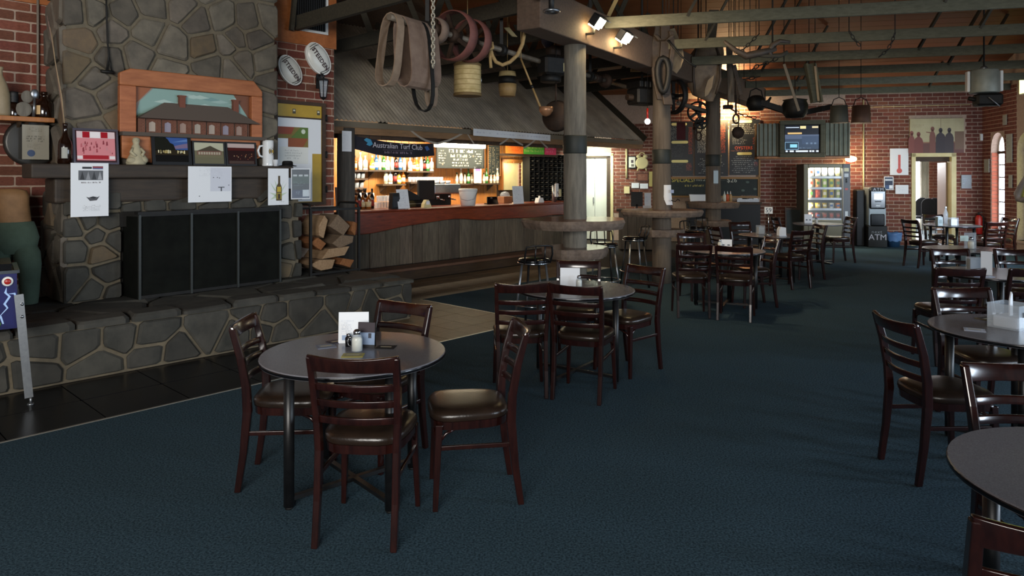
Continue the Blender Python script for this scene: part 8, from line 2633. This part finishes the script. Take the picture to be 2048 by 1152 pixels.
# fourth
p = tp(1940, 497)
t = thing('menu_holder', 'clear upright menu holder with a pale label on the fourth right-hand table', 'holder', p + Vector((.03, .04, 0)), D(-5))
MB().box(-.075, .075, 0, .004, 0, .20).build('back_plate', M_ACRYLIC, t); MB().box(-.075, .075, -.05, .05, 0, .004).build('foot', M_ACRYLIC, t)
MB().box(-.13, -.03, -.012, -.008, .09, .16).build('pale_label', mat('mint label', 'cfe8e6', .6), t)
s = shaker('white squeeze bottle before the menu holder on the fourth right-hand table', p.x - .02, p.y - .05, h=.15)
# farthest
p = tp(1906, 451)
t = thing('glass_holder', 'clear holder with white sachets on the farthest right-hand table', 'holder', p, D(8))
MB().cbox(-.08, .08, -.05, .05, 0, .15, .004).build('shell', M_ACRYLIC, t); MB().box(-.06, .06, -.03, .03, .004, .12).build('sachets', M_PAPER, t)
p = tp(1899, 448)
t = thing('water_bottle', 'clear water bottle with a pale cap on the farthest right-hand table', 'bottle', p + Vector((0, .12, 0)))
MB().lathe([(.04, 0), (.042, .2), (.02, .26), (.018, .3)], 14).build('glass_body', M_ACRYLIC, t); MB().lathe([(.02, .3), (.02, .33), (.001, .33)], 12).build('cap', M_PAPER, t)
p = tp(1878, 452)
t = thing('pale_box', 'small pale upright box left of the water bottle on the farthest right-hand table', 'box', p, D(5))
MB().cbox(-.05, .05, -.04, .04, 0, .17, .006).build('carton', mat('pale carton', '9aa6a8', .5), t); MB().quad(-.03, .03, .05, .12, -.041, '7a8688').build('print', M_PRINT, t)
coaster('white plate edge on the right of the farthest right-hand table', 1932, 449, .2, .12, 0, 'b8b4a4', 'c4c0b0')
# notice and paper on the logs
c = Vector((C2[0], C2[1], 0)); Yc = C2[1] - .1
o = at(1334, 390, C2[1] - .16)
t = thing('log_notice', 'crumpled white paper notice pinned to the second log', 'notice', o)
m = MB(); n = 8; vs = []
ys = [370, 378, 386, 394, 402, 410]
for j_, y in enumerate(ys):
    for i in range(n + 1):
        k = i / n; x = 1324 + 18 * k + (4 * (j_ / 5) ** 2)
        if j_ > 3: x = 1324 + (j_ - 2.2) * 3.2 + (18 - (j_ - 2.2) * 2.0) * k
        a_ = (x - 1324) / 18 - .5
        vs.append(tuple(at(x, y, C2[1] - .155 + .07 * a_ * a_ * 2) - o))
m.add(vs, [[j_ * (n + 1) + i, (j_ + 1) * (n + 1) + i, (j_ + 1) * (n + 1) + i + 1, j_ * (n + 1) + i + 1] for j_ in range(5) for i in range(n)], None, True)
m.build('sheet', M_PAPER, t)
MB().quad(.05, .10, .03, .08, -.02, '8a98b8').build('stamp', M_PRINT, t)
MB().tube([(.06, -.02, -.08), (.12, -.03, -.10), (.16, -.02, -.06), (.19, -.03, -.09)], .008, 5).build('twig', M_DARKIRON, t)
o = at(1432, 354, C3[1] - .15)
t = thing('plastic_sleeve', 'shiny plastic sleeve fixed to the third log', 'sleeve', o)
MB().lathe([(.06, -.14), (.06, .14)], 14, (.0, .06, 0)).build('sleeve', M_ACRYLIC, t)
MB().box(-.05, .04, -.01, -.005, -.12, .12).build('card', mat('pale blue card', 'b5c6cc', .4), t)
# ------------------------------------------------------------------ pieces of parts go one level deeper
SUBS = {'white_drinks_fridge': {'handle': 'door'}, 'cash_machine': {'screen': 'fascia', 'keys': 'fascia', 'lettering': 'base'}, 'snack_machine': {'keypad_and_slots': 'control_column', 'glass': 'door_frame'},
        'television_box': {'screen_picture': 'bezel'}, 'poster_cabinet': {'hinge': 'door_frame', 'poster_print': 'white_panel'}, 'pinball_machine': {'flipper_button': 'button_ring', 'side_art': 'cabinet'},
        'bottle': {'label': 'glass_body', 'cap': 'glass_body'}, 'wine_bottle': {'foil': 'glass_body'}, 'menu_board': {'printed_menu': 'board', 'lettering': 'board'}, 'specials_board': {'chalk_marks': 'board', 'lettering': 'board'},
        'window': {'glazing_bar': 'frame', 'transom': 'frame'}, 'house_relief': {'house_window': 'house_wall', 'tiny_brickwork': 'house_wall', 'house_chimney': 'house_roof'}, 'number_stand': {'lettering': 'plate'},
        'salt_shaker': {'salt': 'glass_body', 'cap': 'glass_body'}, 'football_sign': {'lettering': 'ball', 'dark_stripe': 'ball'}, 'navy_banner': {'lettering': 'cloth', 'printed_motif': 'cloth'},
        'round_table': {'edge_strip': 'tabletop'}, 'floodlight': {'lens': 'housing', 'lens_lower': 'housing', 'visor': 'housing'}, 'white_bucket': {'wire_handle': 'tub'}, 'door': {'door_handle': 'door_leaf'},
        'bar_stool': {'seat_rim': 'seat', 'back_spindle': 'back_rail'}, 'wall_clock': {'dial': 'case', 'hands': 'case'}, 'beer_mug': {'badge': 'cup'}, 'beer_bottle': {'label': 'glass_body'}, 'blackboard': {'chalk_writing': 'board'},
        'belt_pulley': {'spoke': 'hub'}, 'spoked_pulley': {'spoke': 'hub'}, 'paper_poster': {'print': 'sheet'}, 'beer_card': {'print': 'sheet'}, 'paper_map': {'print': 'sheet'}, 'framed_photo': {'photo': 'backing'}, 'framed_print': {'photo': 'backing'}}
import re as _re
for o in list(COL.objects):
    if o.parent is not None: continue
    b = _re.sub(r'[._][0-9]+$', '', _re.sub(r'\.[0-9]+$', '', o.name))
    rule = SUBS.get(b) or SUBS.get({'bar_blackboard': 'blackboard', 'narrow_blackboard': 'blackboard'}.get(b, ''))
    if not rule: continue
    kids = {}
    for c in o.children: kids.setdefault(_re.sub(r'\.[0-9]+$', '', c.name), []).append(c)
    for ch, pa in rule.items():
        if pa in kids:
            tgt = sorted(kids[pa], key=lambda q: q.name)[0]
            for c in kids.get(ch, ()):
                c.parent = tgt
